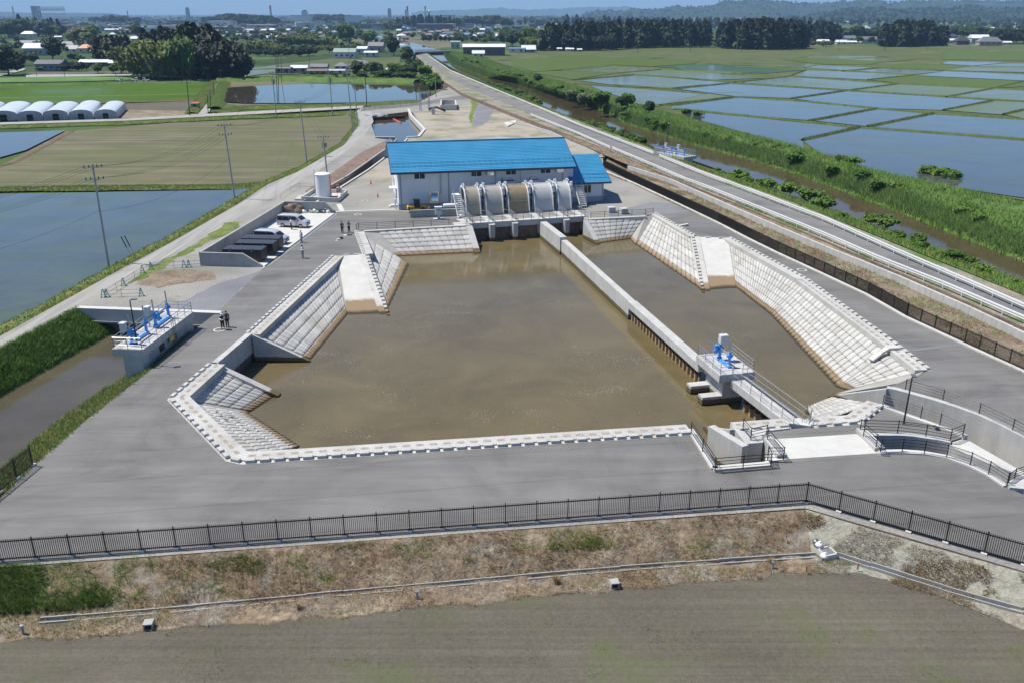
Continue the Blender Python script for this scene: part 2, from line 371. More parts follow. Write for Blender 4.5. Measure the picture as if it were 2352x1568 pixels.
def watermat(name,col,rough,bs,bstr,foam=0.0,sprout=None,cov=0.5,spec=0.5,rowdir=0.0,murk=None):
 """sprout=(colour): young rice standing in the water; cov = how much of the surface it covers"""
 m,t,b,N,L=nt(name);w=wpos(t)
 n=noise_node(t,0.12,5,0.6,w,0.6)
 base=ramp(t,n.outputs[0],[(0.3,tuple(c*0.8 for c in col)),(0.7,tuple(c*1.2 for c in col))]).outputs[0]
 b.inputs['Roughness'].default_value=rough;b.inputs['Specular IOR Level'].default_value=spec;b.inputs['IOR'].default_value=1.33
 wv=noise_node(t,bs,4,0.6,w);bump(t,b,wv.outputs[0],bstr,0.1)
 if foam:
  f=noise_node(t,8.5,2,0.5,w);fb=noise_node(t,0.14,4,0.6,w,0.8)
  a=N('ShaderNodeMath');a.operation='MULTIPLY_ADD';L(fb.outputs[0],a.inputs[0]);a.inputs[1].default_value=0.45;L(f.outputs[0],a.inputs[2])
  fr=ramp(t,a.outputs[0],[(foam,(0,0,0)),(foam+0.03,(1,1,1))])
  base=mixc(t,fr.outputs[0],base,(0.62,0.6,0.54))
 L(base,b.inputs['Base Color'])
 if sprout:
  big=noise_node(t,0.035,5,0.6,w,0.5);rows=noise_node(t,1.0,5,0.7,wpos(t,(0.08,1.6,1),rowdir))
  a=N('ShaderNodeMath');a.operation='MULTIPLY_ADD';L(rows.outputs[0],a.inputs[0]);a.inputs[1].default_value=0.8;L(big.outputs[0],a.inputs[2])
  rr=N('ShaderNodeMapRange');L(a.outputs[0],rr.inputs[0]);c0=1.32-cov*0.85
  rr.inputs[1].default_value=c0-0.22;rr.inputs[2].default_value=c0+0.22;rr.inputs[3].default_value=0;rr.inputs[4].default_value=min(0.95,0.35+cov)
  d=N('ShaderNodeBsdfDiffuse');d.inputs[0].default_value=rgb(sprout);mx=N('ShaderNodeMixShader')
  L(rr.outputs[0],mx.inputs[0]);L(b.outputs[0],mx.inputs[1]);L(d.outputs[0],mx.inputs[2]);L(mx.outputs[0],t.nodes['Material Output'].inputs[0])
 return m
M['basin_water']=watermat('muddy_basin_water',(0.124,0.098,0.047),0.07,1.1,0.09,0.955)
M['canal_water']=watermat('muddy_canal_water',(0.075,0.056,0.030),0.04,0.9,0.035)
M['channel_water']=watermat('grey_channel_water',(0.082,0.069,0.044),0.08,1.2,0.06)
M['inlet_water']=watermat('inlet_water',(0.07,0.06,0.035),0.04,0.9,0.03)
RG=(0.13,0.19,0.07)
M['paddy_clear']=watermat('flooded_paddy',(0.06,0.065,0.06),0.06,2,0.04,sprout=(0.11,0.15,0.085),cov=0.27,rowdir=R(46))
M['paddy_thin']=watermat('paddy_thin_seedlings',(0.09,0.085,0.06),0.1,2,0.05,sprout=(0.11,0.155,0.065),cov=0.4,rowdir=R(46))
M['paddy_half']=watermat('paddy_seedlings',(0.09,0.085,0.06),0.12,2,0.05,sprout=(0.12,0.155,0.065),cov=0.55,rowdir=R(46))
M['paddy_full']=watermat('paddy_green',(0.09,0.085,0.06),0.12,2,0.05,sprout=(0.085,0.12,0.038),cov=0.9,rowdir=R(46))
M['paddy_left']=watermat('planted_paddy',(0.07,0.08,0.075),0.06,2,0.04,sprout=(0.09,0.145,0.06),cov=0.33,rowdir=R(70))
M['pond']=watermat('still_paddy_water',(0.06,0.055,0.035),0.02,1,0.015)
# ---------------------------------------------------------------- terrain
def ragged(poly,amp,step=0.8):
 o=[]
 for a,b in zip(poly,list(poly[1:])+[poly[0]]):
  a,b=Vector((a[0],a[1],0)),Vector((b[0],b[1],0));n=max(1,int((b-a).length/step))
  for i in range(n):p=a.lerp(b,i/n);o.append(p+Vector((noise.fractal(p*.45,1,2,4),noise.fractal(p*.45+Vector((50,0,0)),1,2,4),0))*amp)
 return o
def sheet(name,poly,z,mat,holes=(),rag_=0):
 if rag_:poly=ragged(poly,rag_)
 mb=MB();vs,tr=cdt(poly,holes);mb.add([(x,y,z)for x,y in vs],tr)
 return struct(mb,name,mat)
def pad(name,poly,z0,z1,mats,holes=()):
 mb=MB();mb.prism(poly,z0,z1,0,1 if isinstance(mats,list)else 0,holes);return struct(mb,name,mats)
BASIN=PP([(1642,1079),(1584,992),(545,1059),(397,917),(487,838),(498,832),(577,767),(767,590),(838,586),(820,533),(860,529),(1084,519),(1082,513),(1340,497),(1342,505),(1482,497),(1502,491),(1594,545),(1674,548),(1850,645),(2058,797),(2129,852),(2037,890),(2096,903),(2147,916),(2249,950),(2352,1001),(2700,1200),(2700,1345),(2352,1136),(2312,1117),(2269,1090),(2228,1069),(2174,1051),(2123,1042),(2072,1039),(2026,1040),(2010,1040),(1806,1053),(1765,1066)])
INLET=PP([(845,268),(938,257),(948,259),(973,299),(962,317),(935,317),(915,340),(790,430),(720,470),(700,466),(745,440),(800,408),(898,335),(902,322),(863,318),(858,300)])
PADO=PP([(-150,1312),(0,1302),(1850,1166),(2352,1311),(2750,1427),(2750,1050),(2352,860),(2082,733),(1993,682),(1785,585),(1649,516),(1545,467),(1455,424),(1394,400)])+PP([(1345,340),(1200,258),(1100,214),(1040,196),(960,236),(830,247),(815,258),(822,290),(790,336),(700,388),(615,424),(545,470),(400,553),(250,634),(0,772),(-300,935),(-300,972),(0,800),(178,706),(503,717),(440,763),(340,853),(200,962),(75,1071),(0,1143)])
pad('site_ground',PADO,-5,0,[M['gravel'],M['brown_slope']],[BASIN,INLET])
sheet('asphalt_yard',PP([(-150,1300),(0,1290),(1850,1155),(2352,1299),(2750,1412),(2750,1033),(2317,838),(2082,729),(1993,678),(1840,603),(1721,550),(1649,513),(1588,487),(1500,492),(1342,505),(1340,497),(1082,513),(1060,502),(1050,499),(917,484.5),(770,489),(606,614.5),(500,716),(440,763),(340,853),(200,962),(75,1071),(0,1143)]),0.004,M['asphalt'],[BASIN])
sheet('farm_track',PP([(-300,965),(0,795),(170,703),(280,640),(440,562),(560,494),(650,440),(720,400),(800,345),(838,310),(858,280),(852,258),(836,248),(815,258),(822,290),(790,334),(700,386),(640,418),(545,472),(400,555),(250,640),(0,780),(-300,942)]),0.006,M['track'])
sheet('dirt_yard',PP([(960,318),(978,299),(955,262),(985,250),(1100,240),(1140,236),(1215,270),(1290,310),(1385,365),(1385,400),(880,420),(800,432),(850,392),(915,345)]),0.005,M['dirt_yard'])
sheet('grey_gravel_patch',PP([(480,660),(600,622),(606,616),(500,716),(440,716),(330,714),(360,700),(430,690)]),0.007,M['grey_gravel'],(),.4)
sheet('grey_gravel_strip',PP([(1400,487),(1500,465),(1545,468),(1588,487),(1500,491),(1400,500)]),0.007,M['grey_gravel'])
sheet('gravel_lane',PP([(1096,226),(1120,222),(1142,228),(1138,240),(1130,262),(1124,276),(1108,288),(1090,293),(1083,288),(1092,262),(1096,240)]),0.009,M['grey_gravel'],(),.8)
sheet('grass_patch',PP([(1081,233),(1092,229),(1099,231),(1097,244),(1090,262),(1084,281),(1079,284),(1077,270),(1082,252)]),0.012,M['verge'],(),.8)
sheet('rusty_weed_patch',PP([(310,640),(350,622),(430,618),(500,624),(490,640),(420,652),(370,662),(330,655)]),0.009,M['brown_strip'],(),.9)
sheet('grass_strip',PP([(280,655),(345,612),(450,560),(520,512),(560,508),(540,532),(470,560),(380,612),(330,640)]),0.011,M['verge'],(),.8)
sheet('brown_bank_strip',PP([(700,440),(735,418),(830,350),(898,318),(898,334),(800,406),(745,438),(720,452)]),0.011,M['brown_slope'])
pad('parking_slab',PP([(470,611),(606,616),(771,490.5),(655,489)]),-0.5,0.03,M['conc_new'])
def grid_slope(name,top,bot,z0,z1,mat,nu,nv,amp,knee=1.0):
 mb=MB();vs=[]
 for i in range(nu+1):
  s=i/nu
  def along(pl):
   k=s*(len(pl)-1);a=min(int(k),len(pl)-2);return pl[a].lerp(pl[a+1],k-a)
  A,B=along(top),along(bot)
  for j in range(nv+1):
   q=j/nv;p=A.lerp(B,q);e=min(1,4*q)*min(1,4*(1-q))
   zz=z0+(z1-z0)*min(1,q/knee)+amp*e*noise.fractal(Vector((p.x*0.9,p.y*0.9,3)),0.8,2.1,5)
   vs.append((p.x,p.y,zz-(.15 if knee<1 and q>.97 else 0)))
 fs=[(i*(nv+1)+j,i*(nv+1)+j+1,(i+1)*(nv+1)+j+1,(i+1)*(nv+1)+j)for i in range(nu)for j in range(nv)]
 mb.add(vs,fs);return struct(mb,name,mat,60)
def resample(pl,n):
 d=[0]
 for a,b in zip(pl,pl[1:]):d.append(d[-1]+(b-a).length)
 out=[]
 for i in range(n+1):
  x=d[-1]*i/n;k=0
  while k<len(pl)-2 and d[k+1]<x:k+=1
  out.append(pl[k].lerp(pl[k+1],(x-d[k])/max(1e-6,d[k+1]-d[k])))
 return out
ET=PP([(-150,1309),(0,1299),(925,1233),(1850,1163)]);EB=PP([(-150,1500),(0,1487),(600,1440),(1200,1385),(1880,1318)],LOW)
rag=lambda pl:[p+Vector((0,.45*noise.fractal(p*.5,1,2,4)+.2,0))if 0<i<len(pl)-1 else p for i,p in enumerate(pl)]
grid_slope('front_embankment',resample(ET,150),rag(resample(EB,150)),0,LOW+0.02,M['dry_slope'],300,50,0.10,0.56)
ET2=PP([(1850,1163),(2352,1308),(2750,1424)]);EB2=PP([(1880,1318),(2000,1327),(2160,1374),(2352,1450),(2750,1640)],LOW)
grid_slope('front_embankment_corner',resample(ET2,60),rag(resample(EB2,60)),0,LOW+0.02,M['pale_slope'],120,50,0.10,0.56)
HOLE=PP([(-150,1400),(0,1390),(1850,1235),(2352,1390),(2750,1540)],LOW)
HOLE+=PP([(2750,560),(2352,452),(2250,436),(2080,405),(1850,318),(1700,299),(1550,252),(1350,188),(1190,132),(1045,119)],LOW)
HOLE+=PP([(955,119),(940,150),(990,195),(1000,214),(955,233),(828,243),(808,258),(815,290),(785,333),(698,385),(612,421),(540,466),(395,549),(245,630),(0,765),(-420,1000),(-420,1240),(-160,1320)],LOW)
S_=20000
sheet('ground',[(-S_,-60),(S_,-60),(S_,S_),(-S_,S_)],LOW-0.35,M['plain'],[HOLE])
sheet('channel_bed',[(-160,10),(220,10),(220,880),(-160,880)],-4.2,M['mud'])
sheet('water',PP([(1642,1079),(1584,992),(545,1059),(397,917),(577,767),(767,590),(815,520),(1000,450),(1300,440),(1600,500),(2150,850),(2350,980),(2800,1250),(2800,1400),(2200,1100)],0),WZ,M['basin_water'])
sheet('bare_field',PP([(-300,1460),(0,1440),(1200,1340),(1880,1290),(2050,1310),(2352,1410),(3000,1640)],LOW)+[(120,4,LOW),(-60,4,LOW)],LOW-0.02,M['bare_field'])
def on_low(name,pts,mat,dz=0.0):return sheet(name,PP(pts,LOW),LOW+dz,mat)
on_low('left_paddy_water',[(-900,470),(0,446),(530,436),(605,424),(560,480),(250,650),(0,790),(-500,1040),(-1200,1100)],M['paddy_left'])
on_low('tilled_field',[(-900,470),(-600,400),(-20,392),(150,303),(400,282),(700,272),(800,265),(822,290),(785,340),(690,395),(620,420),(500,430),(0,440)],M['till_field'],0.004)
on_low('left_pond',[(-700,330),(0,305),(150,300),(60,345),(0,362),(-600,390)],M['pond'],0.008)
on_low('greenhouse_plot',[(-500,285),(0,276),(300,272),(455,266),(440,245),(420,248),(290,250),(0,245),(-500,255)],M['brown_strip'],0.006)
on_low('grey_field_strip',[(-500,255),(0,246),(250,240),(450,232),(470,244),(455,256),(290,252)],M['bare_field'],0.008)
M['paddy_rice']=watermat('rice_in_water',(0.06,0.07,0.05),0.12,2,0.05,sprout=(0.07,0.125,0.024),cov=0.78,rowdir=R(5))
on_low('green_rice_field',[(-500,252),(0,241),(250,236),(452,231),(478,192),(330,190),(0,195),(-500,200)],M['paddy_rice'],0.01)
on_low('leafy_crop_field',[(-300,193),(0,190),(200,187),(310,183),(300,178),(180,175),(0,179),(-300,182)],M['crop_field'],0.012)
on_low('bare_garden',[(40,174),(190,173),(300,169),(300,163),(200,165),(70,166)],M['bare_field'],0.01)
on_low('long_pond',[(505,234),(520,202),(620,196),(850,190),(967,189),(985,195),(990,222),(960,233),(700,238),(560,237)],M['pond'],0.01)
on_low('green_meadow',[(555,165),(640,148),(780,133),(920,132),(915,160),(640,172)],M['rice_plain'],0.01)
on_low('meadow_water',[(562,158),(636,150),(634,156),(565,160)],M['paddy_half'],0.014)
on_low('meadow_water',[(564,176),(640,166),(636,160),(566,163)],M['paddy_half'],0.018)
sheet('side_road',PP([(-300,292),(0,289),(290,280),(560,266),(830,251),(836,245),(640,255),(460,265),(290,275),(0,284),(-300,287)],LOW),LOW+0.3,M['track'])
sheet('field_lane',PP([(452,268),(470,245),(488,222),(498,187),(508,182),(506,200),(485,245),(478,268)],LOW),LOW+0.05,M['track'])
sheet('asphalt_lane',PP([(828,256),(835,247),(960,236),(1040,222),(1095,218),(1100,226),(1040,230),(965,243)],0),0.012,M['asphalt'])
sheet('village_lane',PP([(-40,182),(0,176),(54,162),(60,158),(50,158),(0,169),(-40,174)],LOW),LOW+0.05,M['track'])
sheet('village_lane',PP([(60,178),(300,174),(305,171),(60,172)],LOW),LOW+0.06,M['track'])
def strip(name,pts,z0,w,h,mat,seg=3.0):
 """grassy bank with a rounded, uneven back along a surveyed line"""
 pl=PP(pts,z0);n=max(4,int(sum((b-a).length for a,b in zip(pl,pl[1:]))/seg));pl=resample(pl,n);mb=MB();vs=[]
 prof=[(-1,-0.3),(-0.55,0.75),(0,1),(0.55,0.75),(1,-0.3)]
 for i,p in enumerate(pl):
  d=(pl[min(i+1,n)]-pl[max(i-1,0)]).normalized();nn=Vector((d.y,-d.x,0))
  k=1+0.35*noise.noise(p*0.25)
  for a,b in prof:q=p+nn*(a*w/2*k);vs.append((q.x,q.y,z0+b*h*(1+0.4*noise.noise(q*0.7))))
 mb.add(vs,[(i*5+j,i*5+j+1,i*5+6+j,i*5+5+j)for i in range(n)for j in range(4)]);return struct(mb,name,mat,70)
strip('grass_bank',[(-300,296),(0,293),(300,283),(560,270),(690,266),(800,262)],LOW,4.5,0.5,M['verge'])
strip('grass_bank',[(-400,448),(0,436),(300,432),(520,430),(600,425)],LOW,3.4,0.35,M['verge'])
strip('grass_bank',[(-330,948),(0,768),(250,630),(400,549),(540,466),(612,423),(700,386),(790,332),(822,290),(815,262)],-0.5,2.6,0.5,M['verge'],1.5)
strip('grass_bank',[(-500,199),(0,197),(200,195),(400,191),(480,189)],LOW,5,0.8,M['levee'],5)
strip('grass_bank',[(440,262),(470,215),(492,186)],LOW,5,0.6,M['verge'],4)
strip('grass_bank',[(492,250),(500,222),(514,190)],LOW,6,0.8,M['levee'],4)
strip('grass_bank',[(490,262),(560,248),(700,247),(850,241),(960,235)],LOW,7,0.7,M['verge'],3)
strip('grass_bank',[(500,186),(650,184),(800,186),(960,189)],LOW,16,1.6,M['levee'],5)
strip('mud_bank',[(-100,410),(30,375),(100,338),(165,302)],LOW,2,0.25,M['mud'],3)
strip('mud_bank',[(0,241),(250,236.5),(455,231)],LOW,1.5,0.25,M['mud'],4)
strip('mud_bank',[(0,226),(250,221),(470,216)],LOW,1.2,0.2,M['levee'],4)
def bankmesh(name,top,bot,zt,zb,mat,n=40,amp=0.2):
 return grid_slope(name,resample(top,10),resample(bot,10),zt,zb,mat,n,10,amp)
bankmesh('channel_bank',PP([(-300,975),(0,800),(120,738),(178,707)],0),PP([(-300,1060),(0,915),(150,830),(285,757)],WZ),0,WZ-0.3,M['levee'])
bankmesh('channel_bank',PP([(-150,1300),(0,1146),(75,1073),(200,964),(340,855),(440,765)],0),PP([(-200,1210),(0,1062),(90,985),(200,905),(300,850),(380,775)],WZ),0.0,WZ-0.3,M['verge'])
sheet('channel_water',PP([(-420,1000),(-420,1240),(-160,1310),(0,1150),(340,860),(500,720),(178,708)],-1.5),WZ-0.004,M['channel_water'])
RL=[(1034,179),(1071,200),(1151,232.5),(1221,263),(1406,340),(1626,430),(1894,540),(2170,656),(2352,734),(2700,884)]
RR=[(1000,142),(1034,170),(1204,239),(1254,259),(1434,327),(1614,403),(1822,478),(2062,578),(2352,703),(2700,850)]
RZ=1.2
rl=PP([(962,127),(990,150)]+RL,RZ);rr=PP([(972,124)]+RR,RZ)
M['shoulder']=groundmat('road_shoulder_soil',[(0.3,(0.24,0.21,0.16)),(0.5,(0.30,0.27,0.21)),(0.72,(0.2,0.15,0.10))],0.25,3,0.4,bmp=0.8,bdist=0.12,patch=((0.11,0.16,0.04),0.12,0.48,0.62))
pad('canal_road',rl+rr[::-1],-5,RZ,[M['road'],M['shoulder']])
pad('road_shoulder',PP([(2700,905),(2352,752),(2170,671),(1894,553),(1711,477),(1626,442),(1499,389),(1406,348),(1300,308),(1180,262),(1060,214),(1000,175),(955,128),(980,123),(1034,160),(1204,232),(1434,317),(1614,392),(1822,466),(2062,563),(2352,680),(2700,820)],RZ-0.1),-5,RZ-0.08,[M['shoulder'],M['brown_slope']])
CL=PP([(960,124),(1056,165),(1116,194),(1184,212),(1241,243),(1326,278),(1479,338),(1623,386),(1736,420),(1890,470),(2181,570),(2352,640),(2700,780)],WZ)
VR=PP([(985,124),(1040,160),(1120,195),(1204,230),(1254,250),(1330,282),(1480,336),(1614,390),(1735,434),(1890,490),(2180,606),(2352,678),(2700,818)],RZ)
grid_slope('canal_verge',resample(VR,24),resample(CL,24),RZ-0.07,WZ-0.5,M['levee'],160,8,0.25)
CR=PP([(1018,122),(1034,147),(1118,179),(1171,186),(1251,212),(1304,231),(1359,247),(1396,256),(1420,282),(1492,303),(1613,341),(1735,372),(1882,421),(2065,493),(2215,551),(2352,606),(2700,740)],WZ)
LC=PP([(1030,119),(1060,140),(1150,172),(1200,180),(1290,212),(1350,225),(1420,240),(1480,262),(1560,285),(1680,318),(1780,335),(1940,378),(2120,440),(2270,490),(2400,540),(2750,660)],0.6)
LE=PP([(1045,119),(1100,130),(1190,160),(1260,180),(1350,205),(1440,235),(1540,260),(1640,290),(1760,318),(1850,345),(2000,390),(2140,425),(2250,440),(2352,455),(2750,560)],LOW)
grid_slope('levee_bank',resample(LC,30),resample(CR,30),0.6,WZ-0.4,M['levee'],160,8,0.3)
grid_slope('levee_back',resample(LE,30),resample(LC,30),LOW-0.1,0.6,M['levee'],160,8,0.35)
sheet('canal_water',PP([(950,123),(1020,121),(1060,140),(1420,250),(1680,330),(1940,400),(2270,520),(2800,720),(2800,860),(2352,668),(2062,545),(1735,420),(1480,330),(1254,250),(1120,200)],WZ),WZ,M['canal_water'])
sheet('far_canal_water',PP([(945,122),(1028,121),(960,102),(905,88),(880,83),(860,76),(830,75),(868,86),(900,100)],LOW),LOW+0.02,M['pond'])
ka=PP([(1375,392),(1394,399),(1455,423),(1545,466),(1649,515),(1785,584),(1993,681),(2352,858),(2750,1048)],0)
kb=PP([(1395,366),(1443,391),(1540,422),(1614,456),(1687,489),(1789,535),(1891,578),(2061,649),(2352,784),(2750,960)],0.0)
grid_slope('fence_bank',resample(ka,20),resample(kb,20),-0.01,0.03,M['brown_strip'],120,6,0.10)
kc=PP([(1300,305),(1443,372),(1626,443),(1894,565),(2170,690),(2352,765),(2750,935)],1.05)
grid_slope('road_bank',resample(PP([(1290,312),(1352,339),(1443,379),(1540,409.5),(1614,442),(1687,474),(1789,518.5),(1891,561),(2061,629.5),(2232,704.5),(2352,761),(2750,952)],0.8),20),resample(PP([(1300,296),(1406,340),(1626,434),(1894,546),(2170,662),(2352,741),(2750,905)],RZ),20),0.7,RZ-0.05,M['brown_strip'],120,4,0.08)
z4=lambda l:[(1550.4+.3408*x,.3408*y)for x,y in l]
z3=lambda l:[(1033.6+.25*x,.25*y)for x,y in l]
PAD=[(z4([(860,945),(1240,862),(2352,945),(2900,985),(2900,1100),(2352,1335),(2060,1292),(1700,1240),(1330,1150),(1000,1060)]),'clear'),(z4([(1300,855),(1740,765),(2352,805),(2900,842),(2900,975),(2352,940)]),'clear'),(z4([(30,748),(240,768),(870,830),(1240,858),(860,940),(870,1010),(640,945),(300,850),(90,790)]),'clear'),(z4([(0,706),(400,658),(900,688),(1340,735),(900,812),(300,765),(-30,735)]),'clear'),(z4([(930,815),(1350,738),(1720,766),(1290,852)]),'clear'),(z4([(0,600),(370,563),(1150,612),(790,664),(400,650)]),'clear'),(z4([(-420,628),(0,605),(360,652),(0,700),(-150,720),(-260,700)]),'half'),(z4([(800,668),(1155,616),(1830,657),(2135,682),(1810,745),(1340,730)]),'clear'),(z4([(1820,745),(2145,684),(2352,690),(2600,705),(2600,830),(2352,800),(2220,775)]),'half'),(z4([(1840,655),(2130,600),(2352,608),(2700,635),(2700,715),(2352,684)]),'thin'),(z4([(1200,608),(1500,570),(2120,596),(1840,652)]),'half'),(z4([(430,560),(760,520),(1490,566),(1180,606)]),'thin'),(z4([(1310,540),(1600,512),(2352,548),(2600,555),(2352,585),(2140,596),(1510,562)]),'full'),(z4([(770,512),(890,478),(1130,482),(1600,505),(1310,540)]),'thin'),(z4([(1630,510),(1820,482),(2352,496),(2700,506),(2700,560),(2352,545)]),'clear'),(z4([(1140,481),(1370,462),(1810,482),(1600,504)]),'thin'),(z4([(0,470),(130,435),(870,473),(620,497),(250,485)]),'full2'),(z4([(870,460),(970,442),(1360,460),(1130,480)]),'thin'),(z4([(200,432),(640,415),(960,440),(850,460)]),'half'),(z4([(720,405),(830,388),(1130,400),(1480,408),(1290,440),(1000,435)]),'full'),(z4([(820,388),(960,376),(1440,382),(1150,400)]),'half'),(z4([(1140,402),(1440,386),(1630,402),(1450,418)]),'half'),(z4([(1380,460),(1500,430),(1700,430),(2000,450),(1820,478)]),'full'),(z4([(1780,430),(1850,415),(2230,425),(2000,445)]),'clear'),(z4([(1830,475),(2010,450),(2352,455),(2700,465),(2700,500),(2352,490)]),'half'),(z4([(2010,448),(2240,428),(2352,430),(2700,440),(2700,462),(2352,453)]),'thin'),(z4([(1790,402),(1800,350),(2352,350),(2700,355),(2700,420),(2352,412)]),'full'),(z3([(1280,790),(1700,815),(2000,830),(2352,860),(1935,968),(1700,925),(1450,860)]),'thin'),(z3([(2050,818),(2352,787),(2600,800),(2700,850),(2400,855)]),'clear'),(z3([(1190,745),(1460,712),(1720,700),(2340,745),(2640,770),(2330,787),(2020,815),(1640,800)]),'thin'),(z3([(740,668),(930,655),(1500,680),(1200,720),(1130,735)]),'full'),(z3([(560,560),(700,560),(1480,610),(1020,645),(760,662),(600,612)]),'full'),(z3([(1030,648),(1490,612),(1940,640),(1490,675)]),'half'),(z3([(1510,680),(1950,645),(2352,650),(2700,670),(2020,708)]),'half'),(z3([(1890,618),(2230,592),(2600,600),(2700,640),(2352,645)]),'full2'),(z3([(420,555),(800,530),(1500,590),(1480,605)]),'full'),(z3([(1400,530),(1640,522),(2010,532),(1680,550)]),'half'),(z3([(2030,708),(2450,680),(2900,720),(2340,740)]),'thin'),(z3([(900,520),(1300,505),(1400,527),(2300,560),(2230,590),(1880,615),(1520,600),(900,545)]),'full')]
M['paddy_full2']=watermat('paddy_dark_green',(0.05,0.07,0.05),0.12,2,0.05,sprout=(0.06,0.11,0.065),cov=0.6,rowdir=R(46))
for k,(pl,kd)in enumerate(PAD):sheet('paddy_field',PP(pl,LOW),LOW+0.02+0.0015*k,M['paddy_'+kd])
sheet('bund_ground',PP([(1060,140),(1190,162),(1440,238),(1760,320),(2250,442),(2352,458),(2900,590),(2900,100),(2352,105),(1300,112),(1060,125)],LOW),LOW-0.16,M['rice_plain'])
for l in(z4([(0,735),(900,825),(1240,860),(1800,900),(2352,942),(2800,975)]),z4([(-250,590+120),(0,610+100),(400,655),(900,687),(1350,732),(1740,766),(2352,805),(2800,840)]),z4([(-420,575),(0,602),(370,562)]),z4([(370,562),(1150,611),(1850,655),(2352,685)]),z4([(0,468),(750,515),(1500,566),(2352,608)]),z4([(900,817),(1350,735)]),z4([(1300,855),(1740,766)]),z4([(860,945),(1240,860)]),z4([(780,666),(1150,613)]),z4([(1190,610),(1500,568)]),z4([(1830,655),(2130,600),(2352,552)]),z4([(1810,745),(2140,682)]),z4([(2215,775),(2352,742)]),z4([(0,704),(400,658)]),z4([(1300,541),(1610,510)]),z4([(400,556),(760,520),(880,476)]),z4([(1130,482),(1370,461)]),z4([(200,430),(870,462),(1600,507)]),z4([(1370,460),(2352,498)]),z3([(480,520),(700,552),(1480,612),(1950,642),(2700,690)]),z3([(740,668),(940,654),(1480,612)]),z3([(1500,680),(1945,643)]),z3([(1020,646),(1510,680),(2020,710),(2700,762)]),z3([(1880,616),(2230,592)]),z3([(1130,738),(1460,712),(1700,690)]),z3([(2030,816),(2352,787)]),z3([(1930,970),(2352,925)]),z3([(1140,775),(1640,806),(2352,862)])):
 strip('field_bund',l,LOW,1.25,0.34,M['bund'],5)
 # ---------------------------------------------------------------- basin: block-faced slopes, kerbs, ramps
def revet(label,A,B,Cc,D,nu=None,nv=None,ext=1.22,blocks=True,mats=None,ncut=0):
 """A,B = crest, D,C = waterline below them; slope carried on under water"""
 A,B,Cc,D=map(Vector,(A,B,Cc,D))
 t=thing('revetment_slope',label,'revetment',A,0,'block faced slopes of the basin')
 def Q(s,q):q*=ext;return A.lerp(B,s).lerp(D.lerp(Cc,s),q)
 up=(B-A).cross(D-A).normalized()
 if up.z<0:up= -up
 mb=MB();ns,nq=12,6
 mb.add([Q(i/ns,j/nq)for i in range(ns+1)for j in range(nq+1)],[(i*(nq+1)+j,i*(nq+1)+j+1,(i+1)*(nq+1)+j+1,(i+1)*(nq+1)+j)for i in range(ns)for j in range(nq)])
 part(mb,'slope_bed',M['rev_joint']if blocks else M['ramp'],t)
 if blocks:
  nu=nu or max(2,round(((B-A).length+(Cc-D).length)/2/1.12));nv=nv or max(3,round(((D-A).length+(Cc-B).length)/2*ext/0.92))
  bm=MB();hm=bm
  for i in range(nu):
   for j in range(nv):
    jit=rnd.uniform(-.006,.006)
    def ring(ins,ch,h):
     o=[]
     for x,y in((ins+ch,ins),(1-ins-ch,ins),(1-ins,ins+ch),(1-ins,1-ins-ch),(1-ins-ch,1-ins),(ins+ch,1-ins),(ins,1-ins-ch),(ins,ins+ch)):
      o.append(Q((i+x)/nu,(j+y)/nv)+up*(h+jit))
     return o
    r0,r1,r2,r3=ring(0.03,0.13,-0.01),ring(0.06,0.13,0.07),ring(0.14,0.10,0.07),ring(0.17,0.09,0.10)
    fs=[(8*k+a,8*k+(a+1)%8,8*k+8+(a+1)%8,8*k+8+a)for k in range(3)for a in range(8)]+[tuple(range(24,32))]
    bm.add(r0+r1+r2+r3,fs)
    if i and j:
     dd=0.11;hm.add([Q((i+x*dd)/nu,(j+y*dd)/nv)+up*0.02 for x,y in((-1,0),(0,-1),(1,0),(0,1))],[(0,1,2,3)],1)
  part(bm,'facing_blocks',[M['rev_block'],M['rev_hole']],t)
 return t
def p3(u,v,z=0):return P(u,v,z)
W=WZ
revet('block slope below the black railing, facing the camera, left of the intake piers',p3(866,531),p3(1074,519.5),p3(1090,580,W),p3(922,588,W),11,7)
revet('twisted block slope between the left boat ramp and the far railing',p3(838,586),p3(824,535),p3(938,606,W),p3(886,716,W),11,7)
revet('long block slope on the left bank between the boat ramp and the box culvert',p3(582,764),p3(766,593),p3(796,722,W),p3(712,824,W),24,7)
revet('block slope below the left road, just in front of the box culvert opening',p3(405,914),p3(490,842),p3(636,903,W),p3(575,944,W),9,7)
revet('block slope at the near left corner of the basin, with weeds in its joints',p3(545,1050),p3(402,919),p3(572,952,W),p3(686,1026,W),16,7)
s6a,s6b=p3(1587,988),p3(548,1052)
dn=(s6b-s6a).normalized();inw=Vector((-dn.y,dn.x,0));inw=inw if inw.y>0 else-inw
revet('long block slope falling away behind the near kerb of the basin',s6b,s6a,s6a+inw*5.4+Vector((0,0,W)),s6b+inw*5.4+Vector((0,0,W))-dn* -2.0*0,None,7)
revet('block slope below the railing to the right of the intake, facing the camera',p3(1352,506),p3(1482,498),p3(1447,549,W),p3(1378,558,W),8,7)
revet('block slope at the far right of the basin between the corner and the right ramp',p3(1504,493),p3(1592,546),p3(1610,664,W),p3(1462,562,W),15,7)
revet('long block slope on the right bank next to the boat ramp',p3(1676,550),p3(1850,646),p3(1772,722,W),p3(1692,660,W),24,8)
revet('longest block slope on the right bank leading to the near corner',p3(1850,646),p3(2056,797),p3(1925,888,W),p3(1772,722,W),24,8)
revet('short block slope at the near right corner beside the curved outlet wall',p3(2056,797),p3(2122,853),p3(1948,896,W),p3(1925,888,W),5,8)
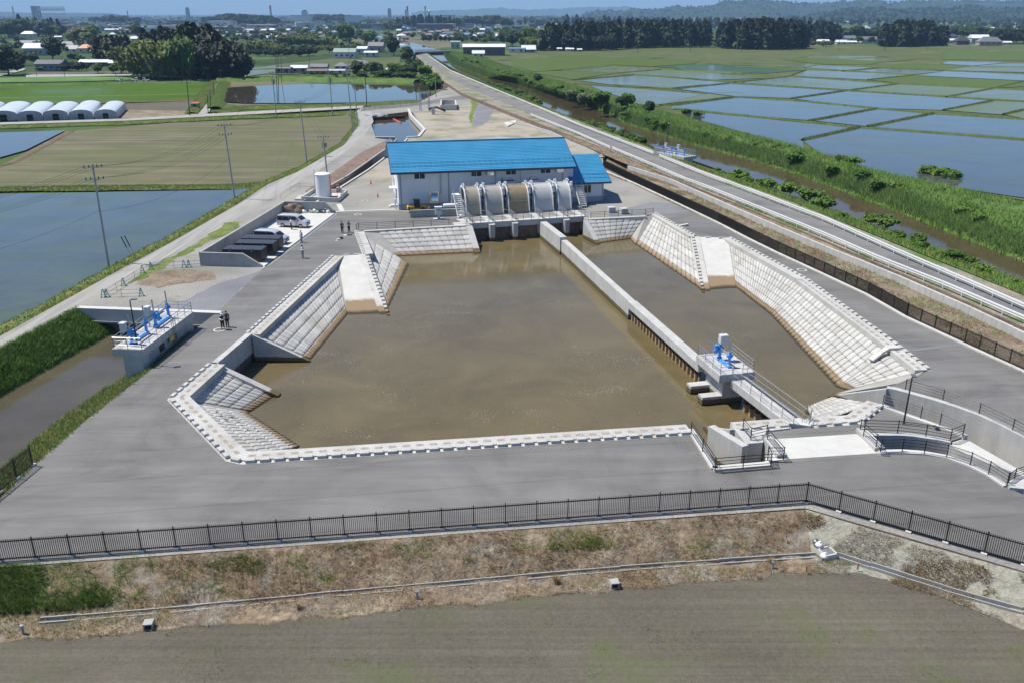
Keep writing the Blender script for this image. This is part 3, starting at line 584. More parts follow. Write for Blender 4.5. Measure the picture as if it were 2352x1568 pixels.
revet('small weathered block slope between the walkway landing and the outlet channel',p3(1868,972),p3(2005,927),p3(1925,915,W+1.2),p3(1856,940,W+0.4),9,5)
def ramp_slab(label,A,B,Cc,D,side):
 t=thing('boat_ramp',label,'ramp',A,0,'concrete ramps into the basin');mb=MB();up=Vector((0,0,0.12))
 A,B,Cc,D=map(Vector,(A,B,Cc,D));ext=1.25
 C2,D2=B+(Cc-B)*ext,A+(D-A)*ext
 lo=Vector((0,0,-1.0))
 def hex8(mb,q,h0,h1):mb.add([p+Vector((0,0,h0))for p in q]+[p+Vector((0,0,h1))for p in q],[(3,2,1,0),(4,5,6,7),(0,1,5,4),(1,2,6,5),(2,3,7,6),(3,0,4,7)])
 hex8(mb,[A,B,C2,D2],-1.0,0.1);part(mb,'ramp_surface',M['ramp'],t)
 kb=MB();a,b=(B,C2)if side>0 else(A,D2);w=((A-B)if side>0 else(B-A)).normalized()
 n=20
 for i in range(n):
  p,q=a.lerp(b,i/n),a.lerp(b,(i+0.62)/n);kb_q=[p,q,q-w*0.35,p-w*0.35]
  kb.add([x+Vector((0,0,0.05))for x in kb_q]+[x+Vector((0,0,0.32))for x in kb_q],[(4,5,6,7),(0,1,5,4),(1,2,6,5),(2,3,7,6),(3,0,4,7)])
 cb=kb;hex8(cb,[a+w*0.0,a+w*0.75,b+w*0.75,b],0.08,0.17);hex8(cb,[a-w*0.5,a,b,b-w*0.5],0,0.1);part(cb,'ramp_edging',M['rev_block'],t)
 return t
ramp_slab('pale concrete ramp on the left bank with block slopes either side',p3(776,590),p3(838,586),p3(884,716,W),p3(797,720,W),1)
ramp_slab('pale concrete ramp on the right bank with block slopes either side',p3(1594,546),p3(1672,548),p3(1690,660,W),p3(1616,664,W),-1)
def corner_fill(name,label,pts):
 mb=MB();k=len(pts);lo=[Vector(p)-Vector((0,0,1))for p in pts]
 mb.add([Vector(p)for p in pts]+lo,[tuple(range(k))]+[(i,k+i,k+(i+1)%k,(i+1)%k)for i in range(k)])
 return solo(mb,name,M['rev_joint'],label,'mortar wedge','mortar wedges between basin slopes',loc=Vector(pts[0]))
def under(a,b,e=1.22):return Vector(a)+(Vector(b)-Vector(a))*e
def wedge(label,a,b,c2,d):return corner_fill('mortar_corner',label,[Vector(a)+Vector((0,0,.02)),Vector(b)+Vector((0,0,.02)),under(b,c2),under(a,d)])
_pl=[p3(545,1050),p3(402,919),p3(572,952,W)];_n=(_pl[1]-_pl[0]).cross(_pl[2]-_pl[0]).normalized();_cam=Vector((0,0,CAMH))
for k,(u,v)in enumerate(((498,949),(507,959),(520,969),(533,962),(546,972),(555,982),(570,992),(594,995),(584,987))):
 d=P(u,v)-_cam;c=_cam+d*((_pl[0]-_cam).dot(_n)/d.dot(_n));mb=MB();r_=random.Random(k)
 for i in range(26):a,q=r_.uniform(0,6.28),r_.uniform(.05,.26);x=Vector((math.cos(a),math.sin(a),0));y=Vector((-x.y,x.x,0))*.05;mb.add([c-y,c+y,c+x*q+Vector((0,0,r_.uniform(.12,.34)))],[(0,1,2)])
 solo(mb,'weed',M['weed']if 'weed' in M else M.setdefault('weed',plain('weed_leaves',(.10,.10,.035),.8,0,.4,9)),'small brownish weed growing in the joints of the near left block slope','weed','weeds in the joints of the near left slope',loc=c)
wedge('grey mortar wedge at the far left corner of the basin',p3(824,535),p3(866,531),p3(922,588,W),p3(938,606,W))
wedge('thin mortar wedge left of the left boat ramp',p3(766,593),p3(777,590),p3(797,722,W),p3(796,722,W))
wedge('grey mortar wedge at the near left bend of the basin',p3(402,919),p3(405,914),p3(575,944,W),p3(572,952,W))
wedge('grey mortar wedge at the far right corner of the basin',p3(1482,498),p3(1504,493),p3(1462,562,W),p3(1447,549,W))
wedge('thin mortar wedge right of the right boat ramp',p3(1672,549),p3(1676,550),p3(1692,660,W),p3(1690,660,W))
wedge('grey mortar wedge at the near left kerb corner',p3(548,1052),p3(545,1050),p3(686,1026,W),s6b+inw*5.4+Vector((0,0,W)))
mb=MB();mb.prism(PP([(1864,978),(1972,970),(2022,932),(1990,933),(1945,952),(1880,964)]),-5,-.3);solo(mb,'kerb_bedding',M['rev_joint'],'mortar bedding under the kerb right of the walkway landing','mortar bedding')
corner_fill('mortar_corner','flat mortar corner beside the walkway landing',[p3(1864,975,.1),p3(1972,967,.1),p3(2020,930,.1),p3(2002,922,-.3),p3(1862,955,-.5)])
wedge('grey mortar wedge beside the curved outlet wall',p3(2122,853),p3(2085,876),p3(1908,907,W),p3(1948,896,W))
def kerb(label,pts,inward,width=1.25,holes=True,teeth=True,ht=0.14):
 """coping of the slopes: flat slab with oval planting holes and a row of separate kerb blocks on the road side"""
 pl=[Vector(p)for p in pts];t=thing('block_kerb',label,'kerb',pl[0],0,'block kerbs round the basin');sl,tb,hb=MB(),MB(),MB()
 def nrm(a,b):
  d=(b-a).normalized();v=Vector((-d.y,d.x,0));return v if v.dot(Vector(inward)-(a+b)/2)>0 else-v
 ns=[nrm(a,b)for a,b in zip(pl,pl[1:])];mit=[]
 for i in range(len(pl)):
  n0,n1=ns[max(i-1,0)],ns[min(i,len(ns)-1)];m_=(n0+n1).normalized();mit.append(m_/max(.4,m_.dot(n0)))
 for i_,(a,b)in enumerate(zip(pl,pl[1:])):
  d=(b-a);n=d.length;d.normalize();nn=ns[i_]
  q=[a,b,b+mit[i_+1]*width,a+mit[i_]*width]
  sl.add([p+Vector((0,0,-0.5))for p in q]+[p+Vector((0,0,ht))for p in q],[(4,5,6,7),(0,1,5,4),(1,2,6,5),(2,3,7,6),(3,0,4,7)])
  q=[a-mit[i_]*.42,b-mit[i_+1]*.42,b,a]
  if teeth:sl.add([p+Vector((0,0,-.3))for p in q]+[p+Vector((0,0,.035))for p in q],[(4,5,6,7),(0,1,5,4),(1,2,6,5),(2,3,7,6),(3,0,4,7)])
  ang=math.atan2(d.y,d.x);k=max(1,int(n/1.0))
  for i in range(k):
   c=a.lerp(b,(i+0.5)/k)
   if teeth:tb.cbox(c-nn*0.16+Vector((0,0,0.12)),(0.68,0.34,0.32),0.03,ang)
   if holes and k>2:
    o=c+nn*0.62;ring=[]
    for j in range(14):
     th=2*math.pi*j/14;x=math.copysign(0.16,math.cos(th))+0.15*math.cos(th);y=0.17*math.sin(th);ring.append(o+d*x+nn*y+Vector((0,0,ht+0.008)))
    hb.add(ring,[tuple(range(14))])
 part(sl,'coping_slab',M['rev_block'],t)
 if teeth:part(tb,'kerb_blocks',M['conc'],t)
 if holes:part(hb,'planting_holes',M['soil_hole'],t)
 return t
ctr=p3(1150,780)
kerb('block kerb along the left road from the culvert up to the left ramp',[p3(570,770),p3(768,590)],ctr)
kerb('long block kerb along the near edge of the basin and round its near left corner',[p3(1587,994),p3(560,1060),p3(531,1054),p3(397,917),p3(487,838)],ctr)
kerb('block kerb at the head of the left ramp by the far railing',[p3(840,586),p3(820,533)],ctr,1.0,False)
kerb('block kerb running under the far left black railing',[p3(822,532),p3(1070,518)],ctr,0.7,False,False)
kerb('block kerb under the right black railing',[p3(1352,504),p3(1482,497)],ctr,0.7,False,False)
kerb('block kerb from the far right corner to the right ramp',[p3(1502,491),p3(1595,545)],ctr,0.8,False)
kerb('block kerb on the right bank beside the right ramp',[p3(1674,548),p3(1850,644)],ctr,1.0,False)
kerb('block kerb on the right bank down to the near corner',[p3(1850,644),p3(2058,796),p3(2130,852)],ctr,1.15,True)
kerb('block kerb left of the walkway landing',[p3(1812,978),p3(1690,987)],p3(1700,900),1.1)
kerb('block kerb right of the walkway landing',[p3(2022,931),p3(1972,969),p3(1866,978)],p3(1900,900),1.1)
def wallseg(mb,a,b,w,z0,z1,m=0,z1b=None):
 a=Vector((a[0],a[1],0));b=Vector((b[0],b[1],0));d=(b-a).normalized();n=Vector((-d.y,d.x,0))*(w/2);z1b=z1 if z1b is None else z1b
 q=[a-n,b-n,b+n,a+n];zt=[z1,z1b,z1b,z1]
 mb.add([p+Vector((0,0,z0))for p in q]+[p+Vector((0,0,z))for p,z in zip(q,zt)],[(3,2,1,0),(4,5,6,7),(0,1,5,4),(1,2,6,5),(2,3,7,6),(3,0,4,7)],m)
def slopewall(mb,a,b,w,m=0,z0=-5):
 wallseg(mb,a,b,w,z0,a[2],m,b[2])
mb=MB();slopewall(mb,p3(1078,519,.16),p3(1097,581,W+.1),0.9);e=p3(1097,581,W);solo(mb,'slope_end_wall',M['conc_wet'],'sloping concrete edge strip left of the intake piers','wall','sloping edge walls',loc=e)
mb=MB();slopewall(mb,p3(1345,505,.16),p3(1374,560,W+.1),0.8);solo(mb,'slope_end_wall',M['conc_wet'],'sloping concrete edge wall right of the intake piers','wall','sloping edge walls',loc=p3(1374,560,W))
t=thing('box_culvert','grey box culvert mouth set into the left bank of the basin','culvert',p3(540,800))
mb=MB();slopewall(mb,p3(580,767,.18),p3(712,827,W+.15),0.45);part(mb,'wing_wall',M['conc_wet'],t);mb=MB();slopewall(mb,p3(495,836,.18),p3(642,905,W+.15),0.7);part(mb,'wing_wall',M['conc_wet'],t)
mb=MB();a,b=p3(574,768),p3(494,836);wallseg(mb,a,b,0.6,-1.75,0.18);d=(a-b).normalized()
part(mb,'head_wall',M['conc'],t)
mb=MB();n=Vector((-d.y,d.x,0));n=n if n.x<0 else-n
wallseg(mb,a-d*0.1+n*0.3,a-d*0.1+n*7,0.4,-5,-1.75);wallseg(mb,b+d*0.2+n*0.3,b+d*0.2+n*7,0.4,-5,-1.75);wallseg(mb,a+n*6.5,b+n*6.5,0.4,-5,-0.4);wallseg(mb,b.lerp(a,.5)+n*0.3,b.lerp(a,.5)+n*7,0.4,-5,-1.75)
part(mb,'culvert_barrel',M['conc_old'],t)
mb=MB();wallseg(mb,a+n*3.3,b+n*3.3,6.2,-1.9,-1.75);part(mb,'barrel_roof',M['conc_old'],t)
# ---------------------------------------------------------------- dividing wall, sluice platform and walkway in the basin
A1,A2=p3(1248,508),p3(1294,545,-.1)
t=thing('divider_wall','long pale concrete wall dividing the basin, carried on rusty sheet piles at its near end','wall',A2)
mb=MB();wallseg(mb,A1,A2,1.0,-5,-0.1);part(mb,'raised_wall',M['conc_wet'],t)
B1,B2,B3=p3(1293,549,-.5),p3(1452,692,-.5),p3(1616,836,-.5)
mb=MB();wallseg(mb,B1,B2,0.8,-5,-0.5);part(mb,'wall',M['conc_wet'],t)
mb=MB();wallseg(mb,B2,B3,1.0,-1.25,-0.48);part(mb,'cap_beam',M['conc'],t)
def piles(a,b,t,z1=-1.25,step=0.9):
 """corrugated steel sheet piling with the tide mark on it"""
 a=Vector((a.x,a.y,0));b=Vector((b.x,b.y,0));d=b-a;L_=d.length;d.normalize();n=Vector((-d.y,d.x,0));up,lo=MB(),MB();k=int(L_/step)
 for z0,zz,mb in((-1.95,z1,up),(-5,-1.95,lo)):
  prof=[]
  for i in range(k):
   x=i*step
   for f,o in((0,.18),(.3,.18),(.5,-.18),(.8,-.18)):prof.append(a+d*(x+f*step)+n*o)
  m=len(prof);mb.add([p+Vector((0,0,z))for z in(z0,zz)for p in prof],[(i,i+1,m+i+1,m+i)for i in range(m-1)])
 part(up,'sheet_piles',M['rust'],t);part(lo,'tide_marked_piles',M['pile_wet'],t)
piles(B2,B3,t)
def hoist(mbB,mbS,mbG,c,ax,L_=1.9,h=1.35,box=True,rods=1.0):
 """blue rack hoist: base channel, two pedestals, gearboxes, cross shaft; steel racks; grey control box"""
 ax=Vector(ax).normalized();n=Vector((-ax.y,ax.x,0));rz=math.atan2(ax.y,ax.x);c=Vector(c);Z=Vector((0,0,1))
 mbB.box(c+Z*0.09,(L_+0.5,0.34,0.18),rz);mbB.box(c+Z*0.2,(L_+0.3,0.2,0.06),rz)
 for s in(-1,1):
  q=c+ax*(s*L_/2)
  mbB.lathe(q+Z*0.18,[(.24,0),(.24,.05),(.15,.12),(.12,h*.55),(.16,h*.62)],10)
  mbB.box(q+Z*(h*.74),(.36,.34,.34),rz);mbB.tube([q+Z*(h*.74)-n*.3,q+Z*(h*.74)+n*.3],.11,8)
  mbB.tube([q+Z*h*.9,q+Z*(h*1.02)],.13,8)
  mbS.bar(q+n*.02+Z*0.2,q+n*.02+Z*(h+rods),.09,.09)
 q=c-ax*(L_/2)-n*.38
 mbB.tube([q+Z*h*.45,q+Z*h*.9],.17,10);mbB.tube([q+Z*h*.6-n*.3,q+Z*h*.6+n*.25],.13,8);mbB.lathe(q+Z*(h*.92),[(.2,0),(.2,.08),(.08,.14)],10)
 mbS.tube([c-ax*(L_/2-.1)+Z*h*.76,c+ax*(L_/2-.1)+Z*h*.76],.09,8)
 if box:
  q=c-ax*(L_/2)+n*0.62;mbS.bar(q+Z*0,q+Z*.8,.1);mbG.cbox(q+Z*(h+.1),(.55,.42,.85),.03,rz);mbG.box(q+Z*(h+.56),(.66,.52,.05),rz)
def handrail(mb,pts,h=1.05,n=3,r=0.026,step=1.5,closed=False):
 pl=[Vector(p)for p in pts]
 if closed:pl=pl+[pl[0]]
 for a,b in zip(pl,pl[1:]):
  for k in range(n):
   z=Vector((0,0,h*(k+1)/n));mb.tube([a+z,b+z],r if k==n-1 else r*.8,5)
  m=max(1,round((b-a).length/step))
  for i in range(m+1):
   p=a.lerp(b,i/m);mb.tube([p,p+Vector((0,0,h))],r*1.1,5)
PT=PP([(1607,836),(1685,783),(1730,822),(1658,888)],0.45)
q1,q2=p3(1606,834,.4),p3(1664,862,.4)
ax=(B3-B2);ax.z=0;ax.normalize();nn=Vector((-ax.y,ax.x,0));nn=nn if nn.x>0 else-nn
c0=B3+ax*2.2+nn*1.0;c0 .z=0
t=thing('sluice_platform','concrete gate platform with a blue hoist at the end of the dividing wall','sluice gate',c0)
dl,dw=4.9,3.4;rz=math.atan2(ax.y,ax.x)
mb=MB();mb.box(c0+Vector((0,0,.05)),(dl,dw,.7),rz);part(mb,'deck',M['conc'],t)
mb=MB();mb.box(c0+ax*0.2+Vector((0,0,-2.6)),(3.4,2.0,4.6),rz);part(mb,'gate_pier',M['conc_wet'],t)
for s in(-1.3,1.2):mb=MB();mb.box(c0+ax*(s+.2)-nn*1.9+Vector((0,0,-3.0)),(.9,1.9,2.2),rz);part(mb,'guide_block',M['conc_wet'],t)
mb=MB();cs=[c0+ax*(x*(dl/2-.12))+nn*(y*(dw/2-.12))+Vector((0,0,.4))for x,y in((-1,-1),(-1,1),(1,1),(1,.35))];handrail(mb,[c0+ax*(dl/2-.12)-nn*.35+Vector((0,0,.4)),c0+ax*(dl/2-.12)-nn*(dw/2-.12)+Vector((0,0,.4))]+cs)
part(mb,'railing',M['steel'],t)
bB,bS,bG=MB(),MB(),MB();hoist(bB,bS,bG,c0-nn*.1+Vector((0,0,.4)),ax,1.9,1.5,False,1.1)
h=part(bB,'gate_hoist',M['blue_paint'],t,40);part(bS,'hoist_racks',M['steel'],h)
bG.cbox(c0-ax*.7+Vector((0,0,2.5)),(.55,.75,.8),.04,rz);part(bG,'control_box',M['grey_box'],t)
WK0=c0+ax*(dl/2-.1)+nn*.3;WK1=p3(1842,973,0);wd_=(Vector((WK1 .x,WK1 .y,0))-Vector((WK0 .x,WK0 .y,0))).normalized();wn_=Vector((-wd_.y,wd_.x,0))
t=thing('walkway','pale concrete footbridge with steel handrails leading from the near kerb to the gate platform','walkway',WK1)
mb=MB();wallseg(mb,WK0,WK1,1.75,-.85,-.15);part(mb,'deck',M['conc'],t)
piles(WK0+wd_*.9,WK1,t,-.85)
mb=MB()
for s in(-.78,.72):
 a=Vector((WK0 .x,WK0 .y,-.15))+wn_*s;b=Vector((WK1 .x,WK1 .y,-.15))+wn_*s;handrail(mb,[a,b],1.1,2)
part(mb,'railing',M['steel'],t)
mb=MB();s=wn_*.35
for off in(.25,.35,.45):mb.tube([Vector((WK0 .x,WK0 .y,.12))+wn_*off,Vector((WK1 .x,WK1 .y,.12))+wn_*off],.045,6)
for i in range(9):p=WK0 .lerp(WK1,(i+.5)/9);mb.bar(Vector((p.x,p.y,-.15))+wn_*.35,Vector((p.x,p.y,.12))+wn_*.35,.06)
part(mb,'conduits',M['steel_dark'],t)
mb=MB();mb.prism(PP([(1812,975),(1832,962),(1866,972),(1862,982)]),-1.2,0.16);solo(mb,'walkway_landing',M['conc_new'],'small concrete landing where the footbridge meets the kerb','landing')
mb=MB();handrail(mb,PP([(1842,968),(1852,956),(1862,963),(1858,975)],.16),1.0,2);solo(mb,'landing_rail',M['steel'],'short bent steel guard rail on the footbridge landing','railing')
# ---------------------------------------------------------------- outlet culverts at the near right corner
t=thing('outlet_channel','deep concrete outlet channel cut through the near kerb','culvert',p3(1642,1078))
mb=MB();L0,L1=p3(1586,988),p3(1641,1078)
wallseg(mb,L0,L1,0.5,-5,0.16);wallseg(mb,p3(1638,1078),p3(1768,1067),0.55,-5,0.16);part(mb,'channel_wall',M['conc_new'],t)
mb=MB();Rr=[p3(1622,974,W+.3),p3(1690,995,.14),p3(1716,1022,.14)]
slopewall(mb,p3(1682,986,.14),p3(1620,978,W+.2),.4);mb2=PP([(1632,976),(1680,977),(1700,1000),(1712,1018),(1752,1016),(1752,1030),(1706,1034)],.1)
wallseg(mb,p3(1634,977,.1),p3(1712,1024,.1),.6,-5,.13);part(mb,'wing_wall',M['conc_wet'],t)
mb=MB();mb.prism(PP([(1680,980),(1812,972),(1812,986),(1760,992),(1752,1018),(1714,1022)]),-5,0.12);part(mb,'abutment',M['conc'],t)
t2=thing('culvert_slab','pale concrete roof slab of the outlet culvert between two kerbs','slab',p3(1900,1030))
mb=MB();mb.prism(PP([(1776,1008),(1968,996),(2020,1040),(1806,1054),(1756,1060)]),-1.0,0.02);part(mb,'slab',M['conc_new'],t2)
mb=MB();wallseg(mb,p3(1758,1004),p3(1796,1052),.75,-2.0,.3);wallseg(mb,p3(1976,990),p3(2020,1036),.75,-4,.3);part(mb,'kerb_beam',M['conc'],t2)
mb=MB();mb.prism(PP([(1812,985),(1972,971),(2024,932),(2215,1002),(2184,1012),(2126,1003),(2062,997),(1990,997),(1968,992),(1770,1006),(1760,992)]),-5,0.01)
struct(mb,'platform_asphalt',M['asphalt'])
mb=MB();mb.prism(PP([(1756,1005),(1968,992),(1970,997),(1778,1009)]),-1,0.008);struct(mb,'platform_strip',M['asphalt'])
def curvewall(name,label,pts,w,z0,z1,mat,group=None,z1b=None):
 pl=PP(pts,0);pl=resample(pl,1)if len(pl)==2 else pl;mb=MB();n=len(pl);vs=[]
 for i,p in enumerate(pl):
  d=(pl[min(i+1,n-1)]-pl[max(i-1,0)]).normalized();nn=Vector((-d.y,d.x,0))*w/2;zz=z1 if z1b is None else z1+(z1b-z1)*i/(n-1)
  vs+=[p+nn+Vector((0,0,z0)),p-nn+Vector((0,0,z0)),p-nn+Vector((0,0,zz)),p+nn+Vector((0,0,zz))]
 fs=[(i*4+a,i*4+(a+1)%4,i*4+4+(a+1)%4,i*4+4+a)for i in range(n-1)for a in range(4)]+[(0,1,2,3),(n*4-1,n*4-2,n*4-3,n*4-4)]
 mb.add(vs,fs);return solo(mb,name,mat,label,'wall',group,50,loc=pl[0])
curvewall('retaining_wall','tall curved concrete wall along the far side of the outlet channel',[(2037,891),(2060,895),(2096,905),(2147,919),(2198,935),(2249,953),(2300,976),(2352,1003),(2500,1085),(2700,1200)],.55,-5,.12,M['conc'])
mb=MB();slopewall(mb,p3(2040,891,.12),p3(1906,908,W+.1),.5);slopewall(mb,p3(2008,926,.1),p3(1852,940,W+.3),.35);solo(mb,'wing_wall',M['conc_wet'],'pointed sloping wing walls of the right outlet at the water edge','wall',loc=p3(1906,908,W))
curvewall('retaining_wall','curved concrete wall under the lamp platform railing, in shadow',[(1984,998),(2062,998),(2094,1000),(2126,1005),(2155,1009),(2184,1015)],.5,-5,.1,M['conc'])
curvewall('retaining_wall','low curved concrete wall beyond the railed kerb at right',[(2184,1016),(2228,1039),(2270,1056),(2352,1086),(2600,1190)],.45,-5,-.1,M['conc'])
curvewall('retaining_wall','white kerb wall on the channel side of the lamp platform',[(2022,932),(2070,950),(2130,971),(2190,992),(2218,1004)],.5,-5,.15,M['conc_new'])
curvewall('channel_kerb','curved white kerb under the long near railing of the outlet channel',[(2018,1039),(2072,1038),(2123,1041),(2174,1050),(2228,1069),(2270,1089),(2312,1117)],.55,-5,.12,M['conc_new'])
mb=MB();mb.prism(PP([(2186,1012),(2216,1002),(2352,1080),(2700,1255),(2700,1215),(2600,1188),(2352,1084),(2270,1054),(2228,1037)]),-5,-.12);solo(mb,'concrete_ledge',M['conc_new'],'triangular pale concrete ledge between the two outlet walls','ledge')
mb=MB();mb.prism(PP([(2308,1112),(2352,1098),(2700,1230),(2700,1300),(2352,1128),(2318,1124)]),-5,.2);solo(mb,'kerb_block',M['conc'],'pale concrete block at the right end of the curved kerb','block')
# ---------------------------------------------------------------- pump station
BA=R(11.4);BO=p3(917,483)
st=thing('pump_station','long white pump station building with blue metal roofs','building',BO,BA)
BW,BD,EH,RH=28.3,15.0,6.35,9.75
AW,AEH,ARH=6.4,3.6,6.8
def metal_roof():
 m,t,b,N,L=nt('blue_metal_roof');o=opos(t);s=N('ShaderNodeSeparateXYZ');L(o,s.inputs[0])
 n=noise_node(t,0.35,4,coord=o);base=ramp(t,n.outputs[0],[(0.3,(0.034,0.215,0.385)),(0.7,(0.048,0.255,0.45))]).outputs[0]
 ln=N('ShaderNodeTexNoise');ln.inputs['Scale'].default_value=1.6;mp=N('ShaderNodeMapping');mp.inputs['Scale'].default_value=(0.08,3,3);L(o,mp.inputs[0]);L(mp.outputs[0],ln.inputs[0])
 base=mixc(t,0.3,base,mixc(t,1.0,base,ramp(t,ln.outputs[0],[(.3,(.6,.6,.6)),(.7,(1.2,1.2,1.2))]).outputs[0],'MULTIPLY'))
 L(base,b.inputs['Base Color']);b.inputs['Roughness'].default_value=0.42;b.inputs['Specular IOR Level'].default_value=0.4;return m
M['roof_blue']=metal_roof();M['roof_trim']=plain('navy_roof_trim',(0.035,0.05,0.085),0.4,0,0.1)
M['wall_white']=plain('white_wall_panel',(0.72,0.735,0.75),0.6,0,0.05,0.6);M['wall_base']=plain('blue_grey_plinth',(0.36,0.40,0.46),0.75,0,0.08)
M['pipe_grey']=plain('blue_grey_downpipe',(0.26,0.30,0.36),0.5,0,0.06);M['stainless']=plain('stainless_steel',(0.62,0.63,0.64),0.16,1.0,0.04)
M['frame_white']=plain('white_window_frame',(0.7,0.7,0.68),0.5,0,0.05)
def gable_walls(mb,x0,x1,y0,y1,z0,ze,zr):
 ym=(y0+y1)/2
 mb.add([(x0,y0,z0),(x1,y0,z0),(x1,y1,z0),(x0,y1,z0),(x0,y0,ze),(x1,y0,ze),(x1,y1,ze),(x0,y1,ze),(x0,ym,zr),(x1,ym,zr)],[(0,1,5,4),(2,3,7,6),(0,4,8,7,3),(1,2,6,9,5)])
mb=MB();gable_walls(mb,0,BW,0,BD,0.0,EH-.05,RH-.18);mb.bb(BW-.0,BW+1.2,.9,6,3.0,5.6);part(mb,'wall',M['wall_white'],st,world=False)
mb=MB();gable_walls(mb,BW,BW+AW,0.02,BD-.02,0.0,AEH-.05,ARH-.18);part(mb,'annex_wall',M['wall_white'],st,world=False)
mb=MB();mb.bb(-.03,BW+AW+.03,-.03,.3,0,.95);mb.bb(-.03,.3,.3,BD,0,.95);mb.bb(BW+AW-.3,BW+AW+.03,.3,BD,0,.95);part(mb,'plinth',M['wall_base'],st,world=False)
def ribroof(mb,x0,x1,y0,ym,y1,ze,zr,th=.12,step=.42):
 """stepped horizontal metal sheets, both slopes"""
 for ya,s in((y0,1),(y1,-1)):
  L_=abs(ym-ya);n=max(6,int(L_/step));pr=[]
  for i in range(n):
   f0,f1=i/n,(i+1)/n
   pr+=[(ya+(ym-ya)*f0,ze+(zr-ze)*f0+.0),(ya+(ym-ya)*f0,ze+(zr-ze)*f0+.045),(ya+(ym-ya)*f1,ze+(zr-ze)*f1+.01)]
  pr+=[(ym,zr-th),(ya,ze-th)]
  mb.profx(pr,x0,x1)
mb=MB();ribroof(mb,-1.05,BW+1.15,-1.1,BD/2,BD+1.1,EH-.1,RH+.1);rf=part(mb,'roof',M['roof_blue'],st,world=False)
mb=MB();mb.box((BW/2,BD/2,RH+.17),(BW+2.25,.5,.07));part(mb,'ridge_cap',M['roof_blue'],rf,world=False)
mb=MB()
for f in(.16,.27):
 y= -1.1+(BD/2+1.1)*f;z=EH-.1+(RH-EH+.2)*f
 for x in np.arange(-.8,BW+1,.9):mb.box((x,y,z+.1),(.10,.10,.14))
 mb.tube([(-1,y,z+.15),(BW+1.1,y,z+.15)],.025,5)
part(mb,'snow_guard',M['roof_blue'],rf,world=False)
mb=MB();mb.bar((-1.1,-1.16,EH-.24),(BW+1.2,-1.16,EH-.24),.16,.3);mb.bar((-1.1,BD+1.16,EH-.24),(BW+1.2,BD+1.16,EH-.24),.16,.3)
for x in(-1.1,BW+1.2):
 mb.bar((x,-1.1,EH-.26),(x,BD/2,RH-.06),.1,.3);mb.bar((x,BD+1.1,EH-.26),(x,BD/2,RH-.06),.1,.3)
part(mb,'gutter',M['roof_trim'],st,world=False)
mb=MB();ribroof(mb,BW+.02,BW+AW+.95,-1.0,BD/2,BD+1.0,AEH-.1,ARH+.1);ar=part(mb,'annex_roof',M['roof_blue'],st,world=False)
mb=MB()
for f in(.14,.26):
 y= -1.0+(BD/2+1.0)*f;z=AEH-.1+(ARH-AEH+.2)*f
 for x in np.arange(BW+.3,BW+AW+.9,.9):mb.box((x,y,z+.1),(.10,.10,.14))
 mb.tube([(BW+.1,y,z+.15),(BW+AW+.9,y,z+.15)],.025,5)
part(mb,'snow_guard',M['roof_blue'],ar,world=False)
mb=MB();mb.bar((BW-.6,-1.06,AEH-.22),(BW+AW+1.0,-1.06,AEH-.22),.16,.28);mb.bar((BW+AW+1.0,-1.0,AEH-.24),(BW+AW+1.0,BD/2,ARH-.04),.1,.26);part(mb,'annex_gutter',M['roof_trim'],st,world=False)
BM=(Matrix.Translation(BO)@Matrix.Rotation(BA,4,'Z')).inverted();camL=BM@Vector((0,0,CAMH))
def onwall(u,v,y=0.0):
 d=(BM@P(u,v,0))-camL;k=(y-camL.y)/d.y;return camL+d*k
z15=lambda x,y:(895.8+.21974*x,287.1+.21974*y)
def window(x0,x1,z0,z1,y=0.0):
 mb=MB();f=.07
 mb.bb(x0-f,x1+f,y-.07,y+.05,z1,z1+f);mb.bb(x0-f,x1+f,y-.09,y+.05,z0-f,z0);mb.bb(x0-f,x0,y-.07,y+.05,z0,z1);mb.bb(x1,x1+f,y-.07,y+.05,z0,z1);xm=(x0+x1)/2;mb.bb(xm-.04,xm+.04,y-.065,y+.05,z0,z1)
 w=part(mb,'window',M['frame_white'],st,world=False);g=MB();g.bb(x0,xm-.04,y-.025,y+.03,z0,z1);g.bb(xm+.04,x1,y-.02,y+.03,z0,z1);part(g,'pane',M['glass'],w,world=False)
for q in((253,493,364,562),(850,468,955,535),(1213,452,1317,518),(1575,437,1675,502)):
 a=onwall(*z15(q[0],q[1]));b=onwall(*z15(q[2],q[3]));window(a.x,b.x,b.z,a.z)
a=onwall(*z15(2030,633));b=onwall(*z15(2098,708));window(a.x,b.x,b.z,a.z)
def hood(u0,v0,u1,v1,dep,backplate=False):
 a=onwall(*z15(u0,v0));b=onwall(*z15(u1,v1));x0,x1,z0,z1=a.x,b.x,b.z,a.z;h=z1-z0;mb=MB()
 pr=[(0,z1),(-dep*.35,z1),(-dep*.75,z1-h*.12),(-dep,z1-h*.38),(-dep,z0),(0,z0)];mb.profx(pr,x0,x1)
 if backplate:mb.bb(x0-.25,x1+.15,-.06,.02,z0-.1,z1+.3)
 part(mb,'vent_hood',M['stainless'],st,35,world=False)
for q in((1010,462,1080,520,.7),(1733,430,1803,488,.7),(1180,570,1293,660,.95,True),(1470,562,1540,622,.7,True),(426,712,500,808,.8,True)):hood(*q)
def wpipe(pts,r=.07,y=-.12,name='downpipe',mat='pipe_grey'):
 mb=MB();l=[onwall(*z15(*p))for p in pts];mb.tube([(p.x,y,p.z)for p in l],r,8);return part(mb,name,M[mat],st,40,world=False)
def vpipe(u,v0,v1,**k):
 a=onwall(*z15(u,v0));b=onwall(*z15(u,v1));mb=MB();y=k.get('y',-.12);mb.tube([(a.x,y,a.z),(a.x,y,max(.05,b.z))],k.get('r',.07),8);part(mb,k.get('name','downpipe'),M[k.get('mat','pipe_grey')],st,40,world=False)
